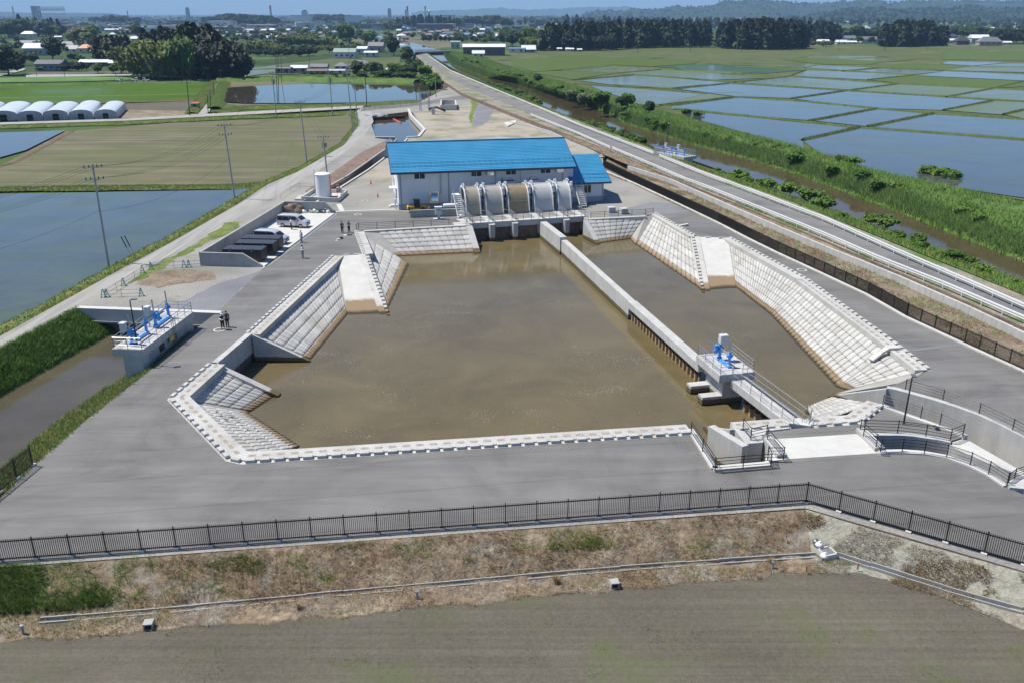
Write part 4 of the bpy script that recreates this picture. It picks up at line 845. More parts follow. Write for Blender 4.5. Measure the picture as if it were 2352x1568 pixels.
vpipe(102,485,905);vpipe(608,460,800);vpipe(1808,415,600);vpipe(2225,600,800)
vpipe(526,500,718,r=.09,mat='steel',name='vent_pipe',y=-.2);vpipe(1104,470,632,r=.09,mat='steel',name='vent_pipe',y=-.2);vpipe(1362,465,610,r=.05,mat='steel',name='vent_pipe',y=-.14)
a=onwall(*z15(1035,622));b=onwall(*z15(1104,628));mb=MB();mb.tube([(a.x,-.2,a.z),(b.x,-.2,a.z)],.11,8);part(mb,'exhaust_duct',M['stainless'],st,40,world=False)
for u,v in((793,475),(1196,460),(1705,440)):
 a=onwall(*z15(u,v));mb=MB();mb.box((a.x,-.25,a.z+.1),(.35,.4,.3));mb.box((a.x,-.35,a.z-.2),(.22,.25,.25));part(mb,'flood_light',M['grey_box'],st,world=False)
for y0,y1,z0,z1 in((3.0,3.9,1.4,2.9),(8.6,9.4,2.2,3.7),(11.5,12.3,2.4,3.9)):
 mb=MB();mb.bb(-.05,.04,y0-.06,y1+.06,z0-.06,z1+.06);w=part(mb,'window',M['frame_white'],st,world=False);g=MB();g.bb(-.065,.03,y0,y1,z0,z1);part(g,'pane',M['glass'],w,world=False)
mb=MB();mb.bb(-.05,.04,5.3,6.5,.05,2.2);dr=part(mb,'door',M['pipe_grey'],st,world=False);mb=MB();mb.bb(-.1,-.05,5.45,5.5,1.0,1.2);part(mb,'handle',M['steel'],dr,world=False)
mb=MB();mb.bb(-1.1,.02,4.9,6.9,2.55,2.68);part(mb,'canopy',M['frame_white'],st,world=False)
mb=MB();mb.bb(-1.5,-.03,2.3,3.5,0,.18);mb.bb(-1.2,-.03,2.4,3.4,.18,.36);part(mb,'entrance_step',M['conc_new'],st,world=False)
mb=MB();mb.box((-.5,1.2,.8),(.3,.35,1.6));part(mb,'meter_post',M['frame_white'],st,world=False)
mb=MB();mb.box((BW+AW+.75,3.0,.25),(1.3,1.4,.5));part(mb,'concrete_plinth',M['conc_old'],st,world=False);mb=MB();mb.box((BW+AW+1.6,8,.06),(1.6,1.0,.12));part(mb,'concrete_plinth',M['conc_old'],st,world=False)
# ---------------------------------------------------------------- intake with trash screens
IA=R(15.6);IO=p3(1081.5,513.4,.1)
def IL(u,v,z=0):
 return(Matrix.Translation(Vector((IO.x,IO.y,0)))@Matrix.Rotation(IA,4,'Z')).inverted()@P(u,v,z)
IW=IL(1341,497,.1).x
it=thing('intake_structure','pale concrete water intake deck on round nosed piers in front of the pump station','water intake',(IO.x,IO.y,0),IA)
px=[IL(*z15(1063,1035),-.1).x,IL(*z15(1293,1010),-.1).x,IL(*z15(1590,1005),-.1).x,IL(*z15(1835,980),-.1).x]
bays=[(.35,px[0]-.4),(px[0]+.4,px[1]-.4),(px[1]+.4,px[2]-.4),(px[2]+.4,px[3]-.4),(px[3]+.4,IW-.4)]
mb=MB()
mb.bb(-.6,IW+.3,-.05,1.0,-.75,.1);mb.bb(-.6,IW+.3,5.2,6.4,-.6,.12)
for x in[-.15]+px+[IW]:mb.bb(x-.55,x+.55,1.0,5.2,-.6,.1)
part(mb,'deck',M['conc_new'],it,world=False)
mb=MB();mb.bb(-2.6,-.3,-.9,1.4,-.5,.06);part(mb,'deck_step',M['conc_new'],it,world=False)
for i,x in enumerate(px):
 mb=MB();pr=[(x-.42+0,6),(x+.42,6)]
 y0= -.55 if i!=2 else.3
 arc=[(x+.48*math.cos(a),y0+.48*math.sin(a))for a in np.linspace(0,-math.pi,10)]
 mb.prism([(x-.48,6.0),(x-.48,y0)]+arc[::-1][1:-1]+[(x+.48,y0),(x+.48,6.0)],-5,-.12 if True else 0)
 part(mb,'pier',M['conc_wet'],it,40,world=False)
mb=MB()
for x in(-.15,IW):mb=MB();mb.bb(x-.35,x+.35,.3,6.2,-5,-.6);part(mb,'end_wall',M['conc_wet'],it,world=False)
mb=MB()
for a,b in bays:
 for k in range(int((b-a)/.14)):mb.bar((a+.07+.14*k,2.6,-5),(a+.07+.14*k,3.6,.0),.05,.05)
 mb.bb(a-.3,b+.3,4.6,5.0,-5,-.6)
part(mb,'trash_bars',M['rubber_gap_shade'],it,world=False)  # bars and back wall coloured black for the deep shade inside the openings
mb=MB()
for a,b in bays:handrail(mb,[(a-.1,4.3,.1),(a-.1,.12,.1),(b+.1,.12,.1)],1.0,4,.036,1.3)
handrail(mb,[(-.5,-.0,.1),(-.5,2.2,.1)],1.0,4);handrail(mb,[(IW+.2,0,.1),(IW+.2,3.0,.1),(IW+1.3,3.4,.1)],1.0,4)
for a,b in bays:
 for k in range(3):mb.tube([(a-.2,1.0+.1*k,.1),(a-.2,1.0+.1*k,1.2),(a-.2,1.6+.1*k,1.2),(a-.2,1.6+.1*k,.1)],.03,5)
part(mb,'railing',M['steel'],it,world=False)
def cover_mat(name,hi,lo,met,stain=None):
 m,t,b,N,L=nt(name);o=opos(t);n=noise_node(t,1.2,5,coord=o)
 mp=N('ShaderNodeMapping');mp.inputs['Scale'].default_value=(3.5,.12,.12);L(o,mp.inputs[0]);s=noise_node(t,2.5,4,.6,mp.outputs[0])
 base=mixc(t,.5,ramp(t,n.outputs[0],[(.3,lo),(.7,hi)]).outputs[0],ramp(t,s.outputs[0],[(.3,lo),(.7,hi)]).outputs[0])
 L(base,b.inputs['Base Color']);b.inputs['Metallic'].default_value=met;b.inputs['Roughness'].default_value=.5;return m
cm=[cover_mat('tan_stained_cover',(.38,.34,.26),(.29,.25,.18),.1),cover_mat('grey_cover',(.41,.39,.34),(.33,.31,.265),.06),cover_mat('brown_streaked_cover',(.36,.29,.17),(.20,.155,.085),.05),cover_mat('clean_cover',(.52,.515,.50),(.44,.435,.42),.1)]
names=[('tan stained drum cover of the leftmost trash screen, beside the steel stairs',0),('grey drum cover of the second trash screen from the left stairs',1),('wide brown streaked drum cover in the middle of the trash screens',2),('clean pale drum cover just right of the wide brown one',3),('clean pale drum cover at the right end, beside the right stairs',3)]
prof=[(5.0,.25),(5.15,1.2),(5.4,2.2),(5.75,2.95),(6.25,3.6),(6.9,4.05),(7.7,4.25)]
for(a,b),(lab,mi)in zip(bays,names):
 a+=.12;b-=.02
 g=thing('trash_screen',lab,'trash screen',(IO.x,IO.y,0),IA,'trash screens on the intake deck')
 mb=MB();k=len(prof);mb.add([(x,y,z)for x in(a+.1,b-.1)for y,z in prof]+[(x,y+.1,z-.12)for x in(a+.1,b-.1)for y,z in prof],[(i,i+1,k+i+1,k+i)for i in range(k-1)]+[(2*k+i,3*k+i,3*k+i+1,2*k+i+1)for i in range(k-1)])
 part(mb,'drum_cover',cm[mi],g,70,world=False)
 mb=MB();mb.bar((a+.1,5.33,1.98),(b-.1,5.33,1.98),.05,.05);part(mb,'seam',M['steel'],g,world=False)
 for x in(a,b):
  mb=MB()
  for(y0,z0),(y1,z1)in zip(prof,prof[1:]):mb.bar((x,y0-.08,z0+.03),(x,y1-.08,z1+.03),.14,.34)
  mb.bar((x,prof[-1][0],4.25),(x,9.0,4.1),.16,.25);mb.bar((x,9.0,0),(x,9.0,4.1),.16,.16);mb.bar((x,6.3,.1),(x,6.3,3.5),.12,.12);mb.bar((x,6.3,1.9),(x,9,2.2),.1,.1);mb.bar((x,5.1,.9),(x,6.3,1.3),.1,.1)
  mb.box((x,7.5,4.45),(.22,.5,.4));mb.tube([(x-.15,7.3,4.7),(x+.15,7.3,4.7)],.13,8);mb.bar((x,6.9,4.15),(x,6.55,4.75),.09,.14)
  part(mb,'side_frame',M['white_rail'],g,world=False)
 mb=MB();xm=b+.28;mb.box((xm,6.6,2.2),(.3,.5,3.2));mb.box((xm,6.1,3.4),(.36,.3,.8));mb.tube([(xm,5.5,.3),(xm,5.9,3.2)],.07,6)
 part(mb,'drive_unit',M['steel_dark'],g,world=False)
 mb=MB();mb.box((xm,6.0,4.1),(.34,.4,.28));mb.tube([(xm-.2,6.0,4.4),(xm+.2,6.0,4.4)],.14,8);mb.bar((xm-.1,5.7,3.0),(xm-.1,5.7,4.2),.06);mb.bar((xm+.12,5.7,3.0),(xm+.12,5.7,4.2),.06)
 for z in(3.1,3.4,3.7,4.0):mb.bar((xm-.1,5.7,z),(xm+.12,5.7,z),.04)
 part(mb,'drive_motor',M['white_rail'],g,world=False)
 mb=MB();handrail(mb,[(a+.3,7.7,4.3),(b-.3,7.7,4.3)],.8,2,.03,1.2);part(mb,'top_rail',M['steel'],g,world=False)
 mb=MB();mb.bb(a,b,7.75,9.0,4.0,4.08);mb.bb(a+.1,b-.1,8.8,8.9,.1,4.0);part(mb,'back_panel',M['steel_dark'],g,world=False)
def stairs(label,x,w,y0,n,group,mirror=1):
 s_=thing('steel_stair',label,'stairs',(IO.x,IO.y,0),IA,group);mb=MB()
 for k in range(n):mb.box((x,y0+.26*k,.1+.25*(k+1)),(w,.27,.05))
 part(mb,'treads',M['white_rail'],s_,world=False)
 for sx in(-1,1):
  mb=MB();mb.bar((x+sx*w/2,y0-.15,.05),(x+sx*w/2,y0+.26*n,.1+.25*n),.05,.24);part(mb,'stringer',M['white_rail'],s_,world=False)
  mb=MB();p,q=Vector((x+sx*w/2,y0,.3)),Vector((x+sx*w/2,y0+.26*n,.1+.25*n))
  for h in(.4,.7,1.05):mb.tube([p+Vector((0,0,h)),q+Vector((0,0,h)),q+Vector((0,1.0,h))],.025,5)
  for i in range(5):r_=p.lerp(q,i/4);mb.tube([r_,r_+Vector((0,0,1.05))],.025,5)
  part(mb,'railing',M['steel'],s_,world=False)
 mb=MB();mb.bb(x-w/2,x+w/2,y0+.26*n,y0+.26*n+1.2,.05+.25*n,.12+.25*n);mb.bar((x-w/2,y0+.26*n+1.1,0),(x-w/2,y0+.26*n+1.1,.25*n),.1);mb.bar((x+w/2,y0+.26*n+1.1,0),(x+w/2,y0+.26*n+1.1,.25*n),.1)
 part(mb,'landing',M['white_rail'],s_,world=False)
 return s_
l=IL(*z15(745,978));stairs('white steel stair at the left end of the trash screens',l.x,1.1,l.y,12,'steel stairs beside the screens')
l=IL(*z15(2022,868));stairs('white steel stair at the right end of the trash screens',l.x,1.1,l.y,11,'steel stairs beside the screens')
mb=MB();q=p3(1049,501);mb.prism([tuple((p3(*z15(690,985)))[:2]),tuple(p3(*z15(800,980))[:2]),tuple(p3(*z15(800,1050))[:2]),tuple(p3(*z15(690,990))[:2])],-.2,.06);solo(mb,'stair_base',M['conc_new'],'pale concrete footing of the left steel stair','footing')
# ---------------------------------------------------------------- perimeter fence, railings, guard rails
def picket_fence(label,pts,h=1.5,span=2.0,pitch=.115,z=0.0,foot=True,group='black picket fences of the site',r=.0155,skip=1):
 pl=[Vector(p)for p in pts];t=thing('picket_fence',label,'fence',pl[0],0,group)
 for si,(a,b)in enumerate(zip(pl,pl[1:])):
  d=b-a;L_=d.length;d.normalize();n=max(1,round(L_/span));st_=L_/n;rz=math.atan2(d.y,d.x)
  for k in range(n+1):
   if k==n and si<len(pl)-2:continue
   p=a+d*st_*k;mb=MB();mb.bar(p,p+Vector((0,0,h+.06)),.07);po=part(mb,'post',M['brown_black'],t)
   if foot:mb=MB();mb.cbox(p+Vector((0,0,.04)),(.34,.34,.16),.02,rz);part(mb,'footing',M['conc_new'],po)
  for k in range(n):
   p,q=a+d*st_*k,a+d*st_*(k+1);mb=MB()
   for zz in(.18,h-.14):mb.bar(p+Vector((0,0,zz)),q+Vector((0,0,zz)),.05,.065)
   m=int(st_/pitch)
   for i in range(1,m):
    c=p.lerp(q,i/m);mb.bar(c+Vector((0,0,.06)),c+Vector((0,0,h)),2*r)
   part(mb,'panel',M['brown_black'],t)
 return t
picket_fence('long black picket fence along the near edge of the yard, up to the corner',PP([(-140,1299),(0,1289),(1851,1153)]))
picket_fence('black picket fence running from the near corner off to the right edge',PP([(1851,1153),(2352,1298),(2640,1381)]))
picket_fence('short black picket fence at the left edge beside the drainage channel',PP([(76,1068),(0,1130),(-90,1203)]))
rf_pts=PP([(1385,384),(1455,419),(1549,463.5),(1649,511),(1721,548),(1785,580),(1891,629),(1993,677),(2082,728)])
picket_fence('dark dense picket fence along the kerb on the far right side of the yard',rf_pts,1.5,2.3,.10,0,False,r=.019)
picket_fence('dark dense picket fence along the kerb at the right edge of the picture',PP([(2082,728),(2215,789.5),(2317,836),(2352,852),(2640,985)]),1.5,2.0,.10,0,False,r=.016)
mb=MB();kl=PP([(1385,392),(1455,421),(1545,463),(1594,486.5),(1650,513.5),(1721,550.5),(1785,582),(1891,631),(1993,679),(2082,730),(2215,791.5),(2317,838),(2750,1036)])
for a,b in zip(kl,kl[1:]):mb.bar(a+Vector((0,0,.03)),b+Vector((0,0,.03)),.42,.2)
solo(mb,'edge_kerb',M['conc_new'],'low pale concrete kerb at the foot of the right picket fence','kerb')
mb=MB();kl=PP([(770,488),(780,487),(917,482)]);
for a,b in zip(kl,kl[1:]):mb.bar(a+Vector((0,0,.02)),b+Vector((0,0,.02)),.5,.12)
kl=PP([(778,470),(786,486)]);mb.bar(kl[0]+Vector((0,0,.015)),kl[1]+Vector((0,0,.015)),.8,.12)
solo(mb,'edge_kerb',M['conc_new'],'white kerb strip between the gravel and the asphalt left of the building','kerb')
def black_rail(label,pts,z=0.0,n=4,h=1.0,span=2.6,group='black post and rail barriers'):
 pl=PP(pts,z);t=thing('post_and_rail',label,'railing',pl[0],0,group)
 rails=MB()
 for a,b in zip(pl,pl[1:]):
  for k in range(n):zz=Vector((0,0,h*(k+1)/n-.03));rails.tube([a+zz,b+zz],.022 if k<n-1 else.03,6)
 part(rails,'rails',M['black'],t,50)
 tot=0;ps=[]
 for i,(a,b)in enumerate(zip(pl,pl[1:])):
  m=max(1,round((b-a).length/span))
  for k in range(m+(1 if i==len(pl)-2 else 0)):ps.append(a.lerp(b,k/m))
 for p in ps:
  mb=MB();mb.tube([p,p+Vector((0,0,h+.04))],.038,8);part(mb,'post',M['black'],t,50)
 return t
black_rail('black four bar railing at the far left of the basin, above the block slope',[(819,531),(824,528),(1072,517)])
black_rail('black four bar railing to the right of the intake',[(1357,502),(1482,495),(1500,492)])
black_rail('black railing sloping along the left side of the outlet channel',[(1587,996),(1642,1079)],.16)
black_rail('black railing along the near end of the outlet channel',[(1642,1080),(1770,1069),(1763,1052)],.14)
black_rail('black railing beside the left kerb of the culvert slab',[(1763,1055),(1799,1055),(1762,1012)],.14,span=2.0)
black_rail('black railing standing on the outlet abutment',[(1706,988),(1724,1010),(1760,1002)],.12,span=2.0)
black_rail('black railing along the near side of the lamp platform',[(1975,990),(2061,993),(2126,1001),(2182,1012),(2211,1000)],.1)
black_rail('black railing between the lamp platform and the tall curved wall',[(2027,932),(2114,960),(2158,976),(2211,1001)],.15)
black_rail('black railing beside the right kerb of the culvert slab',[(1983,1000),(2012,1025),(2022,1037)],.3,span=1.8)
black_rail('long curved black railing on the near kerb of the outlet channel',[(2022,1037),(2072,1035),(2123,1040),(2174,1049),(2228,1067),(2270,1088),(2312,1115)],.12,span=2.3)
black_rail('black railing on the tall curved wall beside the right road',[(2079,895),(2165,920),(2248,951),(2325,989),(2420,1040)],.05)
black_rail('low black railing on the concrete block at the right edge',[(2316,1108),(2330,1098),(2352,1090),(2420,1070)],.2,h=.75)
def guard(label,pts,z=RZ):
 pl=PP(pts,z);t=thing('guard_rail',label,'guard rail',pl[0],0,'white guard rails along the canal road');L_=sum((b-a).length for a,b in zip(pl,pl[1:]))
 pl=resample(pl,max(2,int(L_/3.0)));mb=MB()
 for a,b in zip(pl,pl[1:]):
  mb.bar(a+Vector((0,0,.78)),b+Vector((0,0,.78)),.10,.15);mb.bar(a+Vector((0,0,.5)),b+Vector((0,0,.5)),.07,.1)
 part(mb,'rail_beam',M['white_rail'],t)
 mb=MB();step=1 if len(pl)<98 else 2
 for p in pl[::step]:
  mb=MB();mb.tube([p-Vector((0,0,.2)),p+Vector((0,0,.85))],.06,6);part(mb,'post',M['white_rail'],t)
guard('white guard rail left of the canal road, far part up to the steps',[(1219,268),(1321,309),(1401,345)])
guard('long white guard rail on the near left side of the canal road',[(1406,346),(1499,386),(1572,418),(1626,438),(1711,473),(1809,513),(1894,548),(2010,600),(2171,665),(2352,745),(2600,853)])
guard('far white guard rail on the canal side of the road, up to the sluice',[(985,132),(1034,165),(1120,202),(1204,237),(1254,258),(1321,288),(1434,332),(1500,358)])
guard('long white guard rail on the canal side of the road, after the sluice',[(1514,364),(1614,405),(1736,450),(1821,483),(1894,511),(2061,587),(2232,662),(2352,716),(2600,828)])
def walls(label,pts,z0,z1,w=.35):
 pl=PP(pts,z1);t=thing('retaining_wall',label,'wall',(pl[0].x,pl[0].y,0),0,'concrete walls below the canal road');mb=MB();k=0
 pl=resample(pl,max(2,int(sum((b-a).length for a,b in zip(pl,pl[1:]))/2.0)))
 for a,b in zip(pl,pl[1:]):wallseg(mb,a,a.lerp(b,.985),w,z0,z1+rnd.uniform(-.012,.012))
 part(mb,'wall_panels',M['conc'],t);return t
walls('long pale concrete wall of short panels between the site fence and the canal road',[(1443,381),(1540,411),(1614,444),(1687,476),(1789,520),(1891,563),(2061,631.5),(2232,706.5),(2352,763),(2700,930)],-.5,.85)
walls('pale concrete wall curving past the gravel yard behind the building',[(1166,279),(1215,288),(1260,300),(1300,318),(1352,342),(1390,356)],-.5,.5)
mb=MB();mb.prism(PP([(1157,282),(1185,276),(1186,281),(1166,290)],.3),-.5,.32);solo(mb,'headwall',M['conc_new'],'white concrete end block of the curving wall behind the building','wall')
mb=MB()
for k in range(6):a=p3(1375+6*k,366-4*k,.1*k);mb.box(a+Vector((0,0,.1*k)),(1.3,.8,.25),.5)
solo(mb,'slope_steps',M['conc_new'],'pale concrete steps climbing from the site to the gap in the guard rail','steps')
def gutter(label,pts,z):
 pl=PP(pts,z);t=thing('drain_gutter',label,'drain',pl[0],0,'concrete drain gutters below the front bank');L_=sum((b-a).length for a,b in zip(pl,pl[1:]));pl=resample(pl,int(L_/2));mb=MB();fl=MB()
 for a,b in zip(pl,pl[1:]):
  d=(b-a).normalized();n=Vector((-d.y,d.x,0));b=a.lerp(b,.985);j=Vector((0,0,rnd.uniform(-.03,.03)))
  for s in(-1,1):mb.bar(a+n*s*.16+j-Vector((0,0,.28-.05*s)),b+n*s*.16+j-Vector((0,0,.28-.05*s)),.07,.5)
  fl.bar(a-Vector((0,0,.32)),b-Vector((0,0,.32)),.28,.1)
 part(mb,'side_walls',M['conc_old'],t);part(fl,'gutter_floor',M['mud'],t)
gutter('long concrete drain gutter along the foot of the front bank',[(90,1422),(360,1400),(600,1377),(820,1356),(1126,1329),(1400,1305),(1660,1286),(1876,1272)],-1.36)
gutter('concrete drain gutter running from the catch basin to the right edge',[(1922,1269),(2050,1310),(2180,1350),(2352,1398),(2650,1480)],-1.2)
t=thing('catch_basin','white concrete catch basin with a steel grating where the two gutters meet','catch basin',p3(1900,1270,-1.28),R(18));t.scale=(.8,.8,.55)
mb=MB();
for x,y,sx,sy in((-.5,0,.12,1.1),(.5,0,.12,1.1),(0,.5,1.1,.12),(0,-.5,1.1,.12)):mb.box((x,y,0),(sx,sy,.7))
part(mb,'basin_wall',M['conc_new'],t,world=False)
mb=MB();mb.box((0,0,.22),(.88,.88,.04))
for k in range(8):mb.box((-.4+.115*k,0,.25),(.02,.86,.03))
part(mb,'grating',M['grate'],t,world=False)
def sack(label,u,v,z,col,s=1.0):
 mb=MB();c=p3(u,v,z);mb.lathe(c,[(.05*s,0),(.22*s,.03*s),(.27*s,.14*s),(.2*s,.26*s),(.06*s,.33*s),(.09*s,.38*s)],10);solo(mb,'sandbag',M[col],label,'sandbag','sandbags beside the catch basin',60,c)
sack('white sandbag behind the catch basin',1881,1254,-1.15,'frame_white');sack('white sandbag in front of the catch basin',1893,1280,-1.35,'frame_white');sack('dark sandbag uphill of the catch basin',1874,1247,-1.1,'steel_dark',.9)
for u,v,lab in((598,1388+106,'small concrete field inlet with a flat lid left of the centre, half sunk in dry grass'),):
 pass
def inlet(u,v,lab):
 c=p3(u,v,LOW);t=thing('field_inlet',lab,'inlet box',c,R(8),'field inlets along the bare field');mb=MB()
 mb.box((-.22,0,.12),(.06,.5,.4));mb.box((.22,0,.12),(.06,.5,.4));mb.box((0,.22,.12),(.4,.06,.4));part(mb,'box_wall',M['conc_old'],t,world=False)
 mb=MB();mb.box((0,0,.36),(.5,.5,.07));part(mb,'lid',M['conc_old'],t,world=False)
inlet(343,1440,'concrete field inlet with flat lid at left, in the dry grass above the bare field');inlet(1411,1346,'concrete field inlet with flat lid at right of centre, near the pale grass tuft')
def standpipe(u,v,lab,h=.5):
 c=p3(u,v,LOW);t=thing('standpipe',lab,'pipe',c,0,'grey standpipes along the bare field');mb=MB();mb.tube([(0,0,-.1),(0,0,h)],.07,10);part(mb,'pipe',M['pipe_grey'],t,50,world=False);mb=MB();mb.tube([(0,0,h),(0,0,h+.09)],.1,10);part(mb,'cap',M['steel'],t,50,world=False)
standpipe(54,1455,'grey standpipe at the left edge of the bare field');standpipe(958,1374,'grey standpipe in dark weeds, nearest the middle of the gutter',.45);standpipe(1774,1305,'grey standpipe nearest the catch basin',.4)
for u,v,lab in((1808,1159+90,'red capped marker stake uphill of the catch basin'),(1852,1309,'red capped marker stake below the left gutter end'),(1970,1303,'red capped marker stake below the right gutter')):
 c=p3(u,v,-1.25);t=thing('marker_stake',lab,'stake',c,0,'red capped marker stakes');mb=MB();mb.bar((0,0,-.1),(0,0,.25),.06);part(mb,'stake',M['brown_slope'],t,world=False);mb=MB();mb.box((0,0,.28),(.09,.09,.08));part(mb,'cap',M['red'],t,world=False)
 # ---------------------------------------------------------------- parking bay
t=thing('bay_wall','three sided grey concrete wall round the parking bay','wall',p3(462,612));mb=MB()
q0,q1,q2,q3=p3(463,610),p3(603,614),p3(655,487.5),p3(768,489)
wallseg(mb,q0,q0 .lerp(q1,.7),.3,-.3,1.75);wallseg(mb,q0 .lerp(q1,.7),q1,.3,-.3,1.75,0,.25);part(mb,'front_wall',M['conc_old'],t)
mb=MB();wallseg(mb,q0,q2,.3,-.3,1.76);part(mb,'back_wall',M['conc_old'],t)
mb=MB();wallseg(mb,q2,q2 .lerp(q3,.82),.3,-.3,1.75);wallseg(mb,q2 .lerp(q3,.82),q3,.3,-.3,1.75,0,.4);part(mb,'end_wall',M['conc_old'],t)
mb=MB();a,b=p3(612,613),p3(773,491);mb.bar(a+Vector((0,0,.0)),b+Vector((0,0,.0)),.7,.06);solo(mb,'trench_drain',M['grate'],'long steel trench drain along the open side of the parking bay','drain',loc=a)
def container(u,v,lab,first=None):
 c=p3(u,v,.03);t=thing('storage_container',lab,'container',c,BA2,'black steel containers in the parking bay');L_,w,h=5.1,2.0,1.65
 mb=MB();mb.bb(-L_/2,L_/2,-w/2,w/2,.12,h-.06)
 for k in range(9):x= -L_/2+.3+k*(L_-.6)/8;mb.bb(x-.03,x+.03,-w/2-.03,w/2+.03,.12,h-.1)
 part(mb,'body',M['black'],t,world=False)
 mb=MB();mb.bb(-L_/2-.04,L_/2+.04,-w/2-.04,w/2+.04,h-.06,h);part(mb,'lid',M['lid_dark'],t,world=False)
 for x in(-1.6,1.3):
  mb=MB();mb.box((x,-w/2-.07,h-.2),(.16,.06,.2));mb.box((x,-w/2+.2,h+.05),(.1,.2,.1));part(mb,'latch',M['steel_dark'],t,world=False)
 mb=MB();mb.bb(-L_/2+.2,L_/2-.2,-w/2+.15,-w/2+.3,0,.12);mb.bb(-L_/2+.2,L_/2-.2,w/2-.3,w/2-.15,0,.12);part(mb,'skid',M['steel_dark'],t,world=False)
M['lid_dark']=plain('charcoal_lid',(0.035,0.038,0.048),.5,0,.1)
BA2=math.atan2(*((q1-q0).y,(q1-q0).x))+R(1)
container(565,597,'black steel container nearest the front wall of the parking bay');container(591.5,582.5,'black steel container in the middle of the three');container(605,571,'black steel container nearest the vans')
def minivan(u,v,rz,lab):
 c=p3(u,v,.03);t=thing('minivan',lab,'van',c,rz,'silver minivans in the parking bay');L_,w=4.7,1.72
 M.setdefault('car_silver',plain('silver_car_paint',(0.68,0.70,0.73),.22,.35,.03,1,coat=.6));M.setdefault('tyre',plain('tyre_rubber',(.015,.015,.016),.8));M.setdefault('lamp_clear',plain('clear_lamp_lens',(.75,.77,.8),.1));M.setdefault('lamp_red',plain('red_lamp_lens',(.5,.02,.02),.15))
 side=[(-2.32,.28),(-2.36,.62),(-2.36,1.05),(-2.28,1.5),(-2.16,1.78),(-1.9,1.86),(.1,1.88),(.62,1.80),(.98,1.62),(1.60,1.14),(1.74,1.06),(2.14,.95),(2.30,.78),(2.35,.5),(2.3,.28)]
 def ring(y,sc,cut):return[(x,y,min(z,1.06)+max(0,z-1.06)*1)for x,z in side]
 n=len(side);mb=MB();sec=[]
 for y,k in((-w/2,0),(-w/2+.06,1),(w/2-.06,1),(w/2,0)):sec.append([(x*(1 if k else.985),y*(1-.13*max(0,z-1.0)/.88),z if k else z-.03*(z>1.7))for x,z in side])
 vs=sum(sec,[]);mb.add(vs,[(k*n+i,k*n+(i+1)%n,(k+1)*n+(i+1)%n,(k+1)*n+i)for k in range(3)for i in range(n)]+[tuple(range(n)),tuple(range(3*n,4*n))]);part(mb,'body',M['car_silver'],t,32,world=False)
 for s in(-1,1):
  for xs,nm in(((-2.2,-1.41),0),((-1.38,-.40),1),((-.36,.62),2)):
   mb=MB();yb,yt=s*(w/2+.008),s*(w/2*.895+.012);xa,xb=xs
   pts=[(xa,yb,1.05),(xb+(.6 if nm==2 else 0),yb,1.05),(xb+(.05 if nm==2 else 0),yt,1.69),(xa,yt,1.69)]
   mb.add(pts+[(x,y-s*.02,z)for x,y,z in pts],[(0,1,2,3),(0,4,5,1),(1,5,6,2),(2,6,7,3),(3,7,4,0)]);part(mb,'side_window',M['glass'],t,world=False)
  mb=MB();mb.tube([(.9,s*(w/2),1.1),(.95,s*(w/2+.2),1.14)],.03,6);mb.cbox((.93,s*(w/2+.2),1.16),(.12,.2,.17),.03);part(mb,'wing_mirror',M['car_silver'],t,world=False)
  mb=MB();mb.box((2.2,s*.62,.82),(.22,.34,.16),0,0,(-.35,'Y'));part(mb,'headlight',M['lamp_clear'],t,world=False)
  mb=MB();mb.box((-2.345,s*.72,1.2),(.06,.16,.5));part(mb,'tail_light',M['lamp_red'],t,world=False)
  for x in(-1.42,1.44):
   mb=MB();mb.tube([(x,s*(w/2-.2),.33),(x,s*(w/2+.015),.33)],.33,20);wh=part(mb,'wheel',M['tyre'],t,40,world=False)
   mb=MB();mb.tube([(x,s*(w/2-.1),.33),(x,s*(w/2+.025),.33)],.2,14);part(mb,'rim',M['steel'],wh,40,world=False)
  mb=MB();mb.bb(-1.4,1.4,s*(w/2-.02),s*(w/2+.012),.26,.34);part(mb,'side_sill',M['black'],t,world=False)
 mb=MB();a,b=(1.57,1.17),(1.02,1.60);pts=[(a[0]+.03,-w/2+.1,a[1]+.02),(a[0]+.03,w/2-.1,a[1]+.02),(b[0]+.02,w/2-.17,b[1]+.03),(b[0]+.02,-w/2+.17,b[1]+.03)]
 mb.add(pts+[(x-.05,y,z-.04)for x,y,z in pts],[(0,1,2,3),(0,4,5,1),(1,5,6,2),(2,6,7,3),(3,7,4,0)]);part(mb,'windscreen',M['glass'],t,world=False)
 mb=MB();mb.box((-2.30,0,1.42),(.06,1.35,.5),0,0,(.12,'Y'));part(mb,'rear_window',M['glass'],t,world=False)
 mb=MB();mb.box((2.33,0,.66),(.05,.8,.2));mb.box((2.34,0,.42),(.05,1.2,.14));part(mb,'grille',M['black'],t,world=False)
 mb=MB();mb.box((2.365,0,.52),(.02,.34,.16));part(mb,'number_plate',M['frame_white'],t,world=False)
minivan(675.5,520.5,BA2+R(-6),'silver minivan with dark windows, parked beyond the other by the far wall of the bay');minivan(625,558,BA2+R(-9),'silver minivan half hidden behind the black containers')
